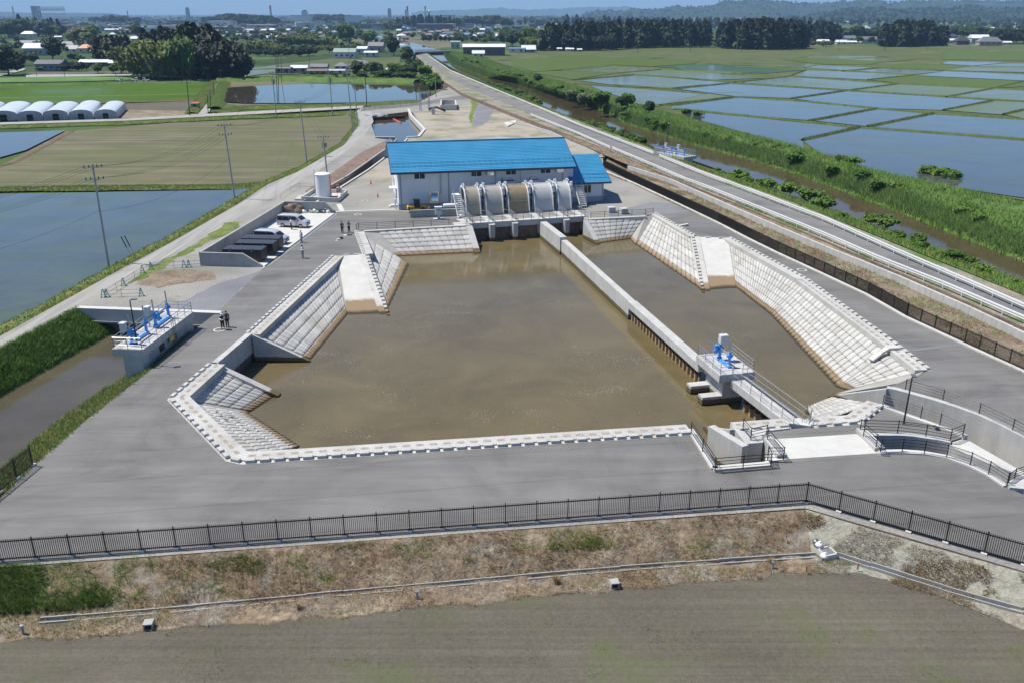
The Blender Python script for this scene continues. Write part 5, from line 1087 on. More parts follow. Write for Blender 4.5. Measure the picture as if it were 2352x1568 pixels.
# ---------------------------------------------------------------- people
M['skin']=plain('skin',(.52,.33,.24),.6);M['hair']=plain('black_hair',(.012,.01,.009),.6);M['shirt_white']=plain('white_shirt',(.75,.77,.8),.8);M['shirt_grey']=plain('pale_grey_shirt',(.5,.53,.58),.8)
M['cloth_black']=plain('black_cloth',(.012,.012,.015),.85);M['cloth_grey']=plain('grey_trousers',(.33,.35,.37),.85);M['cloth_navy']=plain('dark_navy_cloth',(.02,.024,.04),.85);M['paper']=plain('white_paper',(.8,.8,.78),.8);M['shoe']=plain('dark_shoes',(.02,.018,.016),.5)
def person(u,v,face,lab,shirt,trousers,arms=('hang','hang'),hat=None,vest=None,h=1.70,stride=.0,z=0.0,hold=None):
 """one continuous skinned body; clothes are sleeves of the same skeleton, a little larger"""
 c=p3(u,v,z);k=h/1.70
 t=thing('person',lab,'person',c,face)
 def skin(name,nodes,edges,mat,parent=t,sub=2):
  me=bpy.data.meshes.new(name);names=list(nodes);me.from_pydata([tuple(x*k for x in nodes[n][0])for n in names],[(names.index(a),names.index(b))for a,b in edges],[])
  o=link(name,me,parent);me.materials.append(mat);sm=o.modifiers.new('skin','SKIN');sm.use_smooth_shade=True;ss=o.modifiers.new('sub','SUBSURF');ss.levels=sub;ss.render_levels=sub
  for i,n in enumerate(names):
   r=nodes[n][1];r=r if isinstance(r,tuple)else(r,r);me.skin_vertices[0].data[i].radius=(r[0]*k,r[1]*k)
  me.skin_vertices[0].data[0].use_root=True
  return o
 N_={'pelvis':((0,0,.93),(.12,.15)),'waist':((.01,0,1.08),(.10,.135)),'chest':((0,0,1.28),(.12,.165)),'neck0':((-.01,0,1.43),(.06,.07)),'neck':((0,0,1.49),.05),'chin':((.03,0,1.545),(.06,.055)),'head':((.02,0,1.62),(.095,.078)),'crown':((.01,0,1.685),(.06,.055))}
 E_=[('pelvis','waist'),('waist','chest'),('chest','neck0'),('neck0','neck'),('neck','chin'),('chin','head'),('head','crown')]
 for s,nm,pose in((1,'l',arms[0]),(-1,'r',arms[1])):
  sh=(-.01,s*.18,1.38)
  if pose=='hang':el,wr=(-.03,s*.235,1.12),(.05,s*.24,.89)
  elif pose=='hold':el,wr=(-.02,s*.25,1.13),(.24,s*.09,1.12)
  elif pose=='reach':el,wr=(.22,s*.24,1.2),(.45,s*.2,1.25)
  elif pose=='phone':el,wr=(.08,s*.26,1.15),(.28,s*.1,1.3)
  N_['sh'+nm]=(sh,.062);N_['el'+nm]=(el,.042);N_['wr'+nm]=(wr,.028);d=(Vector(wr)-Vector(el)).normalized();hd=Vector(wr)+d*.07;N_['ha'+nm]=(tuple(hd),(.036,.022))
  E_+=[('chest','sh'+nm),('sh'+nm,'el'+nm),('el'+nm,'wr'+nm),('wr'+nm,'ha'+nm)]
  side=Vector((0,0,1)).cross(d);side=side.normalized()if side.length>.2 else Vector((1,0,0));down=d.cross(side).normalized()
  for f in range(4):
   b_=hd+d*.02+side*(.024-.016*f);N_['f%d%s'%(f,nm)]=(tuple(b_+d*(.045-.006*abs(f-1))),.009);N_['g%d%s'%(f,nm)]=(tuple(b_+d*(.075-.009*abs(f-1))-down*.02),.008);E_+=[('ha'+nm,'f%d%s'%(f,nm)),('f%d%s'%(f,nm),'g%d%s'%(f,nm))]
  N_['t'+nm]=(tuple(hd+side*.045+d*.01),.010);N_['u'+nm]=(tuple(hd+side*.06+d*.04),.009);E_+=[('ha'+nm,'t'+nm),('t'+nm,'u'+nm)]
  st=stride*s
  N_['hip'+nm]=((0,s*.09,.86),.09);N_['kn'+nm]=((.02+st*.5,s*.10,.48),.058);N_['an'+nm]=((-.02+st,s*.105,.09),.04);N_['to'+nm]=((.14+st,s*.12,.035),(.038,.032))
  E_+=[('pelvis','hip'+nm),('hip'+nm,'kn'+nm),('kn'+nm,'an'+nm),('an'+nm,'to'+nm)]
 skin('body',N_,E_,M['skin'])
 def grow(keys,add,trim=None):
  o={}
  for q in keys:
   p,r=N_[q];r=r if isinstance(r,tuple)else(r,r);o[q]=(p,(r[0]+add,r[1]+add))
  return o
 ks=['chest','waist','pelvis','neck0','shl','ell','wrl','shr','elr','wrr']if shirt.endswith('long')else['chest','waist','pelvis','neck0','shl','ell','shr','elr']
 es=[('chest','waist'),('waist','pelvis'),('chest','neck0'),('chest','shl'),('shl','ell'),('chest','shr'),('shr','elr')]+([('ell','wrl'),('elr','wrr')]if shirt.endswith('long')else[])
 g=grow(ks,.02);g['neck0']=(N_['neck0'][0],(.065,.08));skin('shirt',g,es,M[shirt.replace('_long','')])
 ks=['pelvis','hipl','knl','anl','hipr','knr','anr'];g=grow(ks,.026);g['pelvis']=((0,0,.95),(.145,.175))
 skin('trousers',g,[('pelvis','hipl'),('hipl','knl'),('knl','anl'),('pelvis','hipr'),('hipr','knr'),('knr','anr')],M[trousers])
 mb=MB()
 for s in(-1,1):st=stride*s;mb.cbox(((.05+st)*k,s*.113*k,.045*k),(.28*k,.105*k,.09*k),.03)
 part(mb,'shoes',M['shoe'],t,world=False)
 hd=Vector(N_['head'][0])*k;mb=MB()
 if hat:
  mb.lathe(hd+Vector((0,0,.0)),[(.108*k,.02),(.11*k,.06),(.085*k,.11),(.03,.135)],12);mb.box(hd+Vector((.13*k,0,.04)),(.1,.15,.015));part(mb,'cap',M[hat],t,50,world=False)
 else:
  mb.lathe(hd+Vector((-.015,0,0)),[(.085*k,-.05),(.103*k,.0),(.104*k,.05),(.08*k,.095),(.03,.118)],12);part(mb,'hair',M['hair'],t,50,world=False)
 mb=MB()
 for s in(-1,1):mb.lathe(hd+Vector((.088*k,s*.032*k,-.0)),[(.003,-.012),(.011,0),(.003,.012)],6)
 mb.box(hd+Vector((.088*k,0,-.062*k)),(.02,.045,.008));part(mb,'eyes_and_mouth',M['hair'],t,world=False)
 mb=MB();mb.cbox(hd+Vector((.1*k,0,-.025*k)),(.035,.028,.05),.008)
 for s in(-1,1):mb.cbox(hd+Vector((.0,s*.085*k,-.01)),(.05,.02,.065),.006)
 part(mb,'nose_and_ears',M['skin'],t,world=False)
 if vest:
  g={q:(N_[q][0],(N_[q][1][0]+.035,N_[q][1][1]+.03))for q in('chest','waist')};g['neck0']=((0,0,1.4),(.1,.13));g['low']=((0,0,1.0),(.13,.165));skin('vest',g,[('chest','waist'),('chest','neck0'),('waist','low')],M[vest])
 if hold:
  mat,dims,off=hold;mb=MB();mb.box(Vector(off)*k,dims,0,0,(-.5,'Y'));o=solo(mb,'held_'+mat[1],M[mat[0]],mat[2],mat[1]);o.location=c;o.rotation_euler=(0,0,face)
 return t
person(669.5,527,R(20),'person in white shirt and black trousers reaching for the far minivan','shirt_white_long','cloth_black',('reach','hang'),z=.03)
person(693,557,R(-125),'person in pale grey shirt and grey trousers at the edge of the parking bay','shirt_grey','cloth_grey',z=.03)
person(696,593,R(-100),'person in a white shirt, grey trousers and black cap holding a black controller','shirt_white_long','cloth_grey',('hold','hold'),'cloth_black',stride=.12,hold=(('cloth_black','controller','black drone controller held by the person in the white shirt'),(.12,.26,.06),(.34,0,1.12)))
person(786.5,535.5,R(-80),'person in black t shirt and dark trousers with white papers at the hip','cloth_black','cloth_navy',('hang','hang'),stride=.08,hold=(('paper','papers','white papers hanging from the hand of the person in the black t shirt'),(.02,.22,.3),(.1,.26,.82)))
person(802,534.5,R(-95),'person in black clothes looking down at papers held with both hands','cloth_black','cloth_black',('hold','hold'),hold=(('paper','papers','white papers held up in both hands by the person in black'),(.25,.3,.015),(.34,0,1.14)))
person(512.5,756,R(-70),'person in white shirt, dark vest and white cap by a white ring on asphalt','shirt_white_long','cloth_black',('hold','hold'),'shirt_white','cloth_navy')
person(523,751,R(-85),'person all in black with a black cap, beside the person in the vest','cloth_black_long','cloth_black',('hang','hang'),'cloth_black')
def blob_item(name,lab,cat,u,v,mats,fn,rz=0,z=0.004):
 c=p3(u,v,z);t=thing(name,lab,cat,c,rz)
 fn(t);return t
def _f(t):
 mb=MB();mb.cbox((0,0,.12),(.5,.34,.24),.05);part(mb,'bag_body',M['cloth_black'],t,world=False);mb=MB();mb.tube([(-.15,0,.24),(-.1,0,.36),(.1,0,.36),(.15,0,.24)],.02,5);part(mb,'handle',M['cloth_black'],t,world=False)
blob_item('equipment_bag','black equipment bag with a handle lying on the asphalt','bag',784,549,None,_f,.4)
def _f(t):
 mb=MB();mb.cbox((0,0,.07),(.5,.35,.14),.02);part(mb,'case_body',M['grey_box'],t,world=False);mb=MB();mb.box((0,-.19,.09),(.14,.04,.04));part(mb,'handle',M['steel_dark'],t,world=False)
blob_item('equipment_case','pale flat equipment case beside the black bag','case',778,551,None,_f,.3)
def _f(t):
 mb=MB();mb.cbox((0,0,.03),(.5,.36,.06),.015);part(mb,'board',M['shirt_white'],t,world=False);mb=MB();mb.cbox((.6,.02,.05),(.7,.4,.1),.02);part(mb,'folded_mat',M['cloth_black'],t,world=False)
blob_item('launch_mat','folded black and white launch mat on the asphalt near the two people','mat',793,541,None,_f,.15)
mb=MB();c=p3(773,553.5,.004);mb.cbox(c+Vector((0,0,.04)),(.3,.24,.08),.02);solo(mb,'paper_box',M['paper'],'small white box on the asphalt left of the flat case','box',loc=c)
def ring_mark(u,v,r,lab,mat='conc_new'):
 c=p3(u,v,0.004);t=thing('manhole',lab,'manhole cover',c,0,'manhole covers');mb=MB();k=28
 a=[(math.cos(2*math.pi*i/k),math.sin(2*math.pi*i/k))for i in range(k)]
 mb.add([(x*r,y*r,.008)for x,y in a]+[(x*r*.74,y*r*.74,.008)for x,y in a],[(i,(i+1)%k,k+(i+1)%k,k+i)for i in range(k)]);part(mb,'collar_ring',M[mat],t,world=False)
 mb=MB();mb.lathe((0,0,0),[(r*.72,0),(r*.72,.006)],k);part(mb,'cover',M['asphalt']if mat=='conc_new' else M['grate'],t,world=False)
ring_mark(504,757,.62,'white ringed manhole by the feet of the person in the vest');ring_mark(1842,620,.62,'ringed manhole on the asphalt above the long right slope');ring_mark(822,493,.6,'ringed manhole on the asphalt left of the yellow loader');ring_mark(838,461,.6,'white ringed manhole on the gravel by the building');ring_mark(1579,428,.7,'pale ringed manhole on the gravel near the right fence')
# ---------------------------------------------------------------- loader, cabinet, low wall, tank, cones, blocks
mb=MB();a,b=p3(942.5,500),p3(1049,496);wallseg(mb,a,b,.35,-.2,1.15);solo(mb,'low_wall',M['conc_old'],'low grey concrete wall in front of the yellow loader','wall',loc=a)
t=thing('control_cabinet','pale grey control cabinet on a post in front of the low wall','cabinet',p3(1007.5,503.5),BA)
mb=MB();mb.cbox((0,0,.06),(1.6,.8,.12),.02);mb.box((0,0,.4),(.4,.3,.7));part(mb,'pedestal',M['conc_new'],t,world=False)
mb=MB();mb.cbox((0,0,1.3),(1.0,.5,1.2),.02);bx=part(mb,'cabinet_box',M['grey_box'],t,world=False);mb=MB();mb.box((0,0,1.93),(1.2,.65,.06));part(mb,'cabinet_roof',M['frame_white'],t,world=False);mb=MB();mb.box((.1,-.26,1.5),(.5,.02,.25));part(mb,'label_plate',M['pipe_grey'],bx,world=False)
t=thing('wheel_loader','yellow wheel loader with a black cab behind the low wall','loader',p3(958,487.5),R(14));t.scale=(.74,.74,.74);M['yellow']=plain('yellow_paint',(.75,.42,.02),.4,0,.06)
mb=MB();mb.cbox((-1.3,0,1.1),(1.5,1.3,.9),.12);mb.cbox((-1.9,0,1.0),(.5,1.3,.7),.1);mb.box((.3,0,.75),(1.8,.8,.4));part(mb,'chassis',M['yellow'],t,world=False)
mb=MB();mb.cbox((-.05,0,1.85),(1.2,1.25,1.6),.1);part(mb,'cab_glass',M['glass'],t,world=False)
mb=MB()
for x in(-.65,.55):
 for y in(-.62,.62):mb.bar((x,y,1.0),(x*.92,y,2.65),.09)
mb.cbox((-.05,0,2.72),(1.45,1.4,.12),.04);part(mb,'cab_frame',M['black'],t,world=False)
for x in(-1.25,1.2):
 for y in(-.75,.75):
  mb=MB();mb.tube([(x,y-.17,.5),(x,y+.17,.5)],.5,16);w_=part(mb,'wheel',M['tyre'],t,40,world=False);mb=MB();mb.tube([(x,y-.19,.5),(x,y+.19,.5)],.24,12);part(mb,'rim',M['yellow'],w_,40,world=False)
for y in(-.35,.35):
 mb=MB();mb.bar((.8,y,1.4),(1.9,y,1.2),.14,.26);mb.bar((1.9,y,1.2),(2.4,y,.5),.14,.22);part(mb,'lift_arm',M['yellow'],t,world=False)
mb=MB();mb.profile([(2.3,.15),(3.1,.1),(3.2,.2),(2.5,.35),(2.45,.9),(2.8,1.15),(2.6,1.2),(2.25,.9)],-.95,.95);part(mb,'bucket',M['yellow'],t,world=False)
mb=MB();mb.tube([(-1.2,.3,1.5),(-1.2,.3,2.1)],.06,8);part(mb,'exhaust',M['black'],t,world=False)
t=thing('fuel_tank_trailer','beige machine hood on steel legs behind the low wall','machine',p3(1036,489.5),BA);mb=MB();mb.cbox((0,0,1.25),(2.4,.9,.5),.15);part(mb,'hood',M['frame_white'],t,world=False);mb=MB();mb.box((0,0,.7),(2.1,.7,.5));mb.bar((-.9,0,0),(-.9,0,.6),.1);mb.bar((.9,0,0),(.9,0,.6),.1);part(mb,'engine',M['steel_dark'],t,world=False)
tc=p3(744.5,456);t=thing('storage_tank','tall white cylindrical tank standing in a concrete bund','tank',tc);mb=MB();mb.lathe((0,0,0),[(1.28,.2),(1.28,4.15),(1.34,4.15),(1.34,4.25),(1.25,4.32),(.3,4.5)],36);part(mb,'shell',M['wall_white'],t,35,world=False)
mb=MB();mb.lathe((-.75,.3,4.35),[(.3,0),(.3,.12)],14);mb.lathe((.5,.6,4.35),[(.12,0),(.12,.2)],10);part(mb,'hatch',M['frame_white'],t,40,world=False)
mb=MB();mb.bar((-1.38,-.2,.3),(-1.38,-.2,4.9),.05);mb.bar((-1.38,.2,.3),(-1.38,.2,4.9),.05)
for z in np.arange(.5,4.8,.35):mb.bar((-1.38,-.2,z),(-1.38,.2,z),.035)
part(mb,'ladder',M['steel'],t,world=False)
mb=MB();mb.tube([(1.36,-.3,4.3),(1.36,-.3,.4)],.06,8);mb.tube([(1.36,.4,2.2),(2.6,.4,2.2),(2.75,.4,2.05),(2.75,.4,1.2),(2.1,.4,1.0)],.09,8);mb.tube([(1.4,-.8,.5),(2.6,-.8,.5)],.1,8);part(mb,'orange_pipe',M['orange'],t,40,world=False)
mb=MB();mb.box((2.5,1.1,1.3),(.9,.5,.8));mb.bar((2.2,1.1,0),(2.2,1.1,1),.06);mb.bar((2.8,1.1,0),(2.8,1.1,1),.06);part(mb,'valve_box',M['grey_box'],t,world=False)
bd=PP([(694,461.5),(776,465.5),(797,446),(721,443.5)]);mb=MB();
for a,b in zip(bd,bd[1:]+bd[:1]):wallseg(mb,a,b,.25,-.2,.75)
t=thing('tank_bund','square concrete bund wall round the white tank','wall',bd[0]);part(mb,'bund_wall',M['conc_new'],t);mb=MB();mb.prism(bd,-.2,.12);part(mb,'floor',M['conc_new'],t);mb=MB();mb.prism(PP([(677,461),(693,461.5),(703,453),(688,452)]),-.2,.3);part(mb,'step_block',M['conc'],t)
def cone(u,v,lab):
 c=p3(u,v,.005);t=thing('traffic_cone',lab,'cone',c,0,'red traffic cones beside the building');mb=MB();mb.lathe((0,0,.04),[(.16,0),(.03,.68)],12);part(mb,'cone_body',M['red'],t,40,world=False);mb=MB();mb.box((0,0,.02),(.4,.4,.04));part(mb,'base',M['red'],t,world=False)
cone(868,453,'red traffic cone nearest the asphalt, left of the building corner');cone(852,423,'middle red traffic cone on the sandy patch left of the building');cone(843,371.5,'farthest red traffic cone left of the building')
for u,v,lab in((1404,488,'left of two square concrete blocks behind the right railing'),(1432.5,491,'right of two square concrete blocks behind the right railing')):
 mb=MB();c=p3(u,v);mb.cbox(c+Vector((0,0,.45)),(1.1,1.1,.9),.03,BA);solo(mb,'concrete_block',M['conc'],lab,'concrete block','concrete blocks behind the railing',loc=c)
for u0,u1,v,lab in((1594,1594,545,''),):pass
for u,v,lab in((1627,547,'left small concrete stop at the head of the right ramp'),(1657,548.5,'right small concrete stop at the head of the right ramp'),(796,588,'left small concrete stop at the head of the left ramp'),(820,586.5,'right small concrete stop at the head of the left ramp')):
 mb=MB();c=p3(u,v,.004);mb.cbox(c+Vector((0,0,.1)),(.85,.25,.24),.03,BA);solo(mb,'wheel_stop',M['conc'],lab,'wheel stop','wheel stops at the ramps',loc=c)
for pts,lab in(([(2064,803),(2095,804),(2215,790)],'steel grated drain crossing the right road near the corner'),([(1560,516),(1640,511)],'steel grated drain crossing the right road near the top')):
 pl=PP(pts,.006);mb=MB()
 for a,b in zip(pl,pl[1:]):mb.bar(a,b,.45,.02)
 solo(mb,'cross_drain',M['grate'],lab,'drain','grated cross drains',loc=pl[0])
for pts,lab in(([(2000,829),(2022,812),(2040,801),(2064,800)],'concrete chute down the right slope below the near cross drain'),([(1535,535),(1552,522),(1580,517)],'concrete chute down the right slope below the far cross drain')):
 pl=[P(u,v,z)for(u,v),z in zip(pts,(-.9,-.3,.16,.18))];mb=MB()
 for a,b in zip(pl,pl[1:]):mb.bar(a+Vector((0,0,.1)),b+Vector((0,0,.1)),.6,.2)
 solo(mb,'drain_chute',M['conc_new'],lab,'drain chute','drain chutes on the right slope',loc=pl[0])
def lump(name,lab,cat,c,sx,sy,sz,mat,seed,rough=.35,n=3,group=None,par=None):
 import bmesh
 bm=bmesh.new();bmesh.ops.create_icosphere(bm,subdivisions=n,radius=1)
 for v in bm.verts:
  k=1+rough*noise.fractal(v.co*1.6+Vector((seed,0,0)),1,2,4);v.co=Vector((v.co.x*sx*k,v.co.y*sy*k,max(-.15,v.co.z*sz*k)))
 me=bpy.data.meshes.new(name);bm.to_mesh(me);bm.free();me.materials.append(mat);me.polygons.foreach_set('use_smooth',[True]*len(me.polygons));o=link(name,me);o.location=c;return tag(o,lab,cat,group)
lump('soil_heap','brown heap of soil in the far corner of the parking bay','soil heap',p3(668,489,.05),2.2,1.2,1.3,M['brown_slope'],3,.4,4)
M['bag_clear']=plain('pale_plastic_bag',(.62,.66,.7),.3,0,.2,5);M['bag_green']=plain('green_sack',(.25,.33,.2),.6,0,.3,5);M['straw']=plain('olive_bale',(.28,.27,.15),.9,0,.3,5)
bi=0
for k in range(16):
 u=688+5.2*k;m_=rnd.choice(['bag_clear','bag_clear','frame_white','bag_green'])if k<10 else rnd.choice(['straw','steel_dark','frame_white','black']);c=p3(u+rnd.uniform(-1,1),487.5+rnd.uniform(-1,2),.05);s=rnd.uniform(.3,.5)
 lump('rubbish_bag','crumpled rubbish bag heaped against the end wall of the parking bay','rubbish bag',c,s,s,s*rnd.uniform(.9,1.4),M[m_],k,.5,2,'rubbish bags along the end wall of the bay')
 if k%2 and k<12:lump('rubbish_bag','crumpled rubbish bag heaped against the end wall of the parking bay','rubbish bag',c+Vector((.2,.5,.5)),s,s,s,M[rnd.choice(['bag_clear','bag_green','frame_white'])],k+40,.5,2,'rubbish bags along the end wall of the bay')
def aframe(u,v,lab,rz=.3):
 c=p3(u,v,.01);t=thing('barrier_stand',lab,'barrier',c,rz,'green barrier stands');mb=MB()
 for s in(-1,1):mb.bar((s*.25,0,0),(s*.04,0,.9),.07)
 mb.bar((-.17,0,.3),(.17,0,.3),.05);mb.bar((-.1,0,.6),(.1,0,.6),.05);mb.box((0,0,.92),(.14,.1,.1));part(mb,'a_frame',M['green_plastic'],t,world=False);mb=MB();mb.box((-.25,0,.03),(.12,.5,.06));mb.box((.25,0,.03),(.12,.5,.06));part(mb,'feet',M['green_plastic'],t,world=False)
for u,v,lab in((238,683,'leftmost green barrier stand by the culvert headwall'),(246,682.5,'green barrier stand next to the leftmost one'),(325,680,'green barrier stand right of the leftmost pair'),(284,656.5,'green barrier stand left of the rusty weed patch'),(328,627,'green barrier stand by the foot of the nearest power pole'),(347,619,'green barrier stand beside the gravel track'),(423,614.5,'green barrier stand left of the parking bay'),(434,614,'green barrier stand second from the parking bay wall'),(500,606,'x')):
 if lab!='x':aframe(u,v,lab)
def barrail(lab,pts,mat='steel'):
 pl=PP(pts,0);t=thing('pipe_barrier',lab,'barrier',pl[0],0,'thin pipe barriers by the gravel track');mb=MB()
 for a,b in zip(pl,pl[1:]):
  for z in(.35,.8):mb.tube([a+Vector((0,0,z)),b+Vector((0,0,z))],.025,5)
 part(mb,'rails',M[mat],t);
 for p in pl:mb=MB();mb.tube([p,p+Vector((0,0,.95))],.03,5);part(mb,'post',M[mat],t)
barrail('thin pipe barrier between the green stands and the gravel track',[(242,683),(268,668),(285,656),(310,640),(330,628)]);barrail('thin pipe barrier from the left stands toward the road',[(246,683),(280,681.5),(325,680)]);barrail('thin pipe barrier left of the parking bay',[(347,619),(400,616),(434,614),(461,612)]);barrail('steel pipe barrier left of the white tank',[(645,458),(668,440),(688,432),(725,434)])
# ---------------------------------------------------------------- left drainage sluice and headwall
d0,d1,d3=p3(254.5,802.5,1.7),p3(327,803.5,1.7),p3(444.3,715.6,1.7)
axl=(d3-d1);dl=axl.length;axl.normalize();nl=Vector((-axl.y,axl.x,0));nl=nl if nl.x<0 else-nl;dwid=abs((d0-d1).dot(nl));c0=d1+axl*dl/2+nl*dwid/2;c0 .z=0;rz=math.atan2(axl.y,axl.x)
t=thing('drainage_sluice','raised concrete sluice platform with two blue hoists over the left channel','sluice gate',c0)
mb=MB();mb.box(c0+Vector((0,0,1.35)),(dl,dwid,.7),rz);part(mb,'deck',M['conc'],t)
mb=MB()
for s in(-1,1):mb.box(c0+axl*s*(dl/2-.7)-nl*.35+Vector((0,0,-1.6)),(1.3,dwid*.62,5.6),rz)
mb.box(c0+Vector((0,0,-1.6))-nl*.3,(.8,dwid*.6,5.6),rz);part(mb,'pier',M['conc_wet'],t)
mb=MB();mb.box(c0-nl*(dwid/2-.35)+Vector((0,0,.2)),(dl-2.6,.35,1.6),rz);part(mb,'breast_wall',M['conc_old'],t)
mb=MB()
for s in(-.3,.18):mb.box(c0+axl*s*dl/2-nl*(dwid/2-.15)+Vector((0,0,.5)),(.9,.06,.6),rz)
part(mb,'wall_opening',M['black'],t)
Zd=Vector((0,0,1.7));cs=[c0+axl*x*(dl/2-.15)+nl*y*(dwid/2-.12)+Zd for x,y in((-1,-1),(-1,1),(1,1),(1,-1))]
mb=MB();handrail(mb,cs,1.05,3,.028,1.4,True);part(mb,'railing',M['steel'],t)
for s in(-.5,.36):
 bB,bS,bG=MB(),MB(),MB();hoist(bB,bS,bG,c0+axl*s*dl/2+Zd+nl*.15,axl,2.7,1.5,True,1.3)
 h=part(bB,'gate_hoist',M['blue_paint'],t,40);part(bS,'hoist_racks',M['steel'],h);part(bG,'control_box',M['grey_box'],h)
mb=MB();q=c0-nl*(dwid/2+.12)+axl*.6;mb.bar(q+Vector((0,0,-.1)),q+Vector((0,0,2.7)),.05);q2_=q+axl*.45;mb.bar(q2_+Vector((0,0,-.1)),q2_+Vector((0,0,2.7)),.05)
for z in np.arange(.2,2.6,.3):mb.bar(q+Vector((0,0,z)),q2_+Vector((0,0,z)),.035)
part(mb,'ladder',M['steel'],t)
mb=MB();mb.box(c0-nl*(dwid/2+.05)+axl*.1+Vector((0,0,.75)),(.8,.12,.5),rz);part(mb,'warning_board',M['yellow_board']if 'yellow_board' in M else M.setdefault('yellow_board',plain('yellow_board',(.6,.42,.08),.6)),t)
def lamp_post(c,h,lab,arm,z0=0):
 t=thing('lamp_post',lab,'lamp post',c);mb=MB();mb.tube([(0,0,0),(0,0,h)],.075,8,0,.05);part(mb,'pole',M['black'],t,50,world=False)
 mb=MB();a=Vector(arm);mb.tube([(0,0,h),tuple(a*.25+Vector((0,0,h+.05)))],.04,6);mb.cbox(a*.4+Vector((0,0,h+.06)),(.55,.32,.1),.03,math.atan2(a.y,a.x));part(mb,'lamp_head',M['steel_dark'],t,world=False)
 mb=MB();mb.box((0,0,.02),(.3,.3,.04));part(mb,'base_plate',M['steel_dark'],t,world=False)
lamp_post(p3(316,795,1.7),4.4,'thin black lamp post on the left sluice platform',(.8,.3,0));lamp_post(p3(2075.5,972,.01),4.2,'thin black lamp post on the near right platform',(-.2,-.9,0))
t=thing('culvert_headwall','long white topped concrete headwall across the end of the left channel','wall',p3(180,706));a,b=p3(178,708),p3(508,720);mb=MB();wallseg(mb,a,b,.75,-1.2,.16);part(mb,'head_beam',M['conc_new'],t)
dd=(b-a).normalized();nn=Vector((-dd.y,dd.x,0));nn=nn if nn.y>0 else-nn;mb=MB();wallseg(mb,a-nn*.0,a-nn*1.5-dd*.6,.4,-5,.0);wallseg(mb,a.lerp(b,.5),a.lerp(b,.55),.7,-5,-1.2);wallseg(mb,a+nn*2.5,b+nn*2.5,.4,-5,-.3);wallseg(mb,a+nn*.7+Vector((0,0,0)),b+nn*.7,2.6,-1.4,-1.2);part(mb,'wing_wall',M['conc_old'],t)
# ---------------------------------------------------------------- sluice over the canal
f0,f1,f2=p3(1630,366,1.3),p3(1512,348,1.3),p3(1585,354,1.3)
cL,cR,cB=p3(1515,346,1.25),p3(1559,366,1.25),p3(1585,352,1.25)
axr=(cR-cL);lr=axr.length;axr.normalize();nr=Vector((-axr.y,axr.x,0));nr=nr if nr.y>0 else-nr;wr_=5.2;lr=9.0;rc=p3(1549,355,1.25);rc.z=0;axr=Vector((.62,-.78,0)).normalized();nr=Vector((.78,.62,0)).normalized();rzr=math.atan2(axr.y,axr.x)
t=thing('canal_sluice','grey railed sluice platform with blue hoists standing in the canal beside the road','sluice gate',rc)
mb=MB();mb.box(rc+Vector((0,0,1.0)),(lr,wr_*.8,.6),rzr);part(mb,'deck',M['conc'],t)
mb=MB()
for s in(-1,1):mb.box(rc+axr*s*(lr/2-.9)+Vector((0,0,-2)),(1.3,2.6,5.6),rzr)
part(mb,'pier',M['conc_wet'],t)
cs=[rc+axr*x*(lr/2-.12)+nr*y*(wr_*.4-.1)+Vector((0,0,1.3))for x,y in((-1,-1),(-1,1),(1,1),(1,-1))]
mb=MB();handrail(mb,cs,1.15,3,.035,.8,True)
for a,b in zip(cs,cs[1:]+cs[:1]):
 n=int((b-a).length/.2)
 for i in range(n):p=a.lerp(b,i/n);mb.bar(p,p+Vector((0,0,1.1)),.03)
part(mb,'railing',M['steel'],t)
for s in(-.45,.35):
 bB,bS,bG=MB(),MB(),MB();hoist(bB,bS,bG,rc+axr*s*lr/2+Vector((0,0,1.3)),axr,2.2,1.4,True,1.5);h=part(bB,'gate_hoist',M['blue_paint'],t,40);part(bS,'hoist_racks',M['steel'],h);part(bG,'control_box',M['grey_box'],h)
mb=MB();q=rc-axr*3.2-nr*2.1
for k in range(6):mb.box(q-nr*(.28*(6-k))+Vector((0,0,.2+.2*k)),(1.0,.3,.05),rzr)
handrail(mb,[q-nr*1.8+axr*.5+Vector((0,0,.2)),q+axr*.5+Vector((0,0,1.3))],1.0,2);handrail(mb,[q-nr*1.8-axr*.5+Vector((0,0,.2)),q-axr*.5+Vector((0,0,1.3))],1.0,2);part(mb,'access_stair',M['steel'],t)
lamp_post(rc-axr*3.9+nr*1.9+Vector((0,0,1.3)),6.0,'tall thin pole at the far corner of the canal sluice',(.3,.3,0))
# ---------------------------------------------------------------- inlet pond, its walls, boom and the side channel
t=thing('inlet_wall','white L shaped concrete wall on the right side of the inlet pond','wall',p3(973,299));mb=MB();ch=PP([(938,252),(944,266),(975,299),(961,316),(934,317)],0)
for a,b in zip(ch,ch[1:]):wallseg(mb,a,b,.7,-1.1 if a.y>200 else-5,.3)
part(mb,'capping',M['conc_new'],t);mb=MB()
for a,b in zip(ch[:3],ch[1:]):wallseg(mb,a,b,.35,-5,-1.1)
part(mb,'sheet_piling',M['rust'],t)
mb=MB();wallseg(mb,p3(862,317),p3(907,317.5),.6,-5,.3);solo(mb,'pond_wall',M['conc_new'],'short white concrete wall on the near left side of the inlet pond','wall',loc=p3(862,317))
mb=MB();wallseg(mb,p3(848,268),p3(930,263),.8,-5,-.3);lump('stone_bank','dark rocky bank at the far end of the inlet pond','bank',p3(858,269,-.6),4.5,1.8,1.0,M['conc_old'],5,.5,4);solo(mb,'pond_wall',M['rust'],'dark stained wall across the far end of the inlet pond','wall',loc=p3(890,266))
t=thing('side_channel_wall','pair of long concrete channel walls running from the inlet pond past the building','wall',p3(800,408));mb=MB();sA=PP([(911,322),(898,335),(800,405),(745,437),(700,463)]);sB=PP([(936,320),(916,340),(845,393),(790,428),(745,455),(722,470)])
for a,b in zip(sA,sA[1:]):wallseg(mb,a,b,.35,-5,.25)
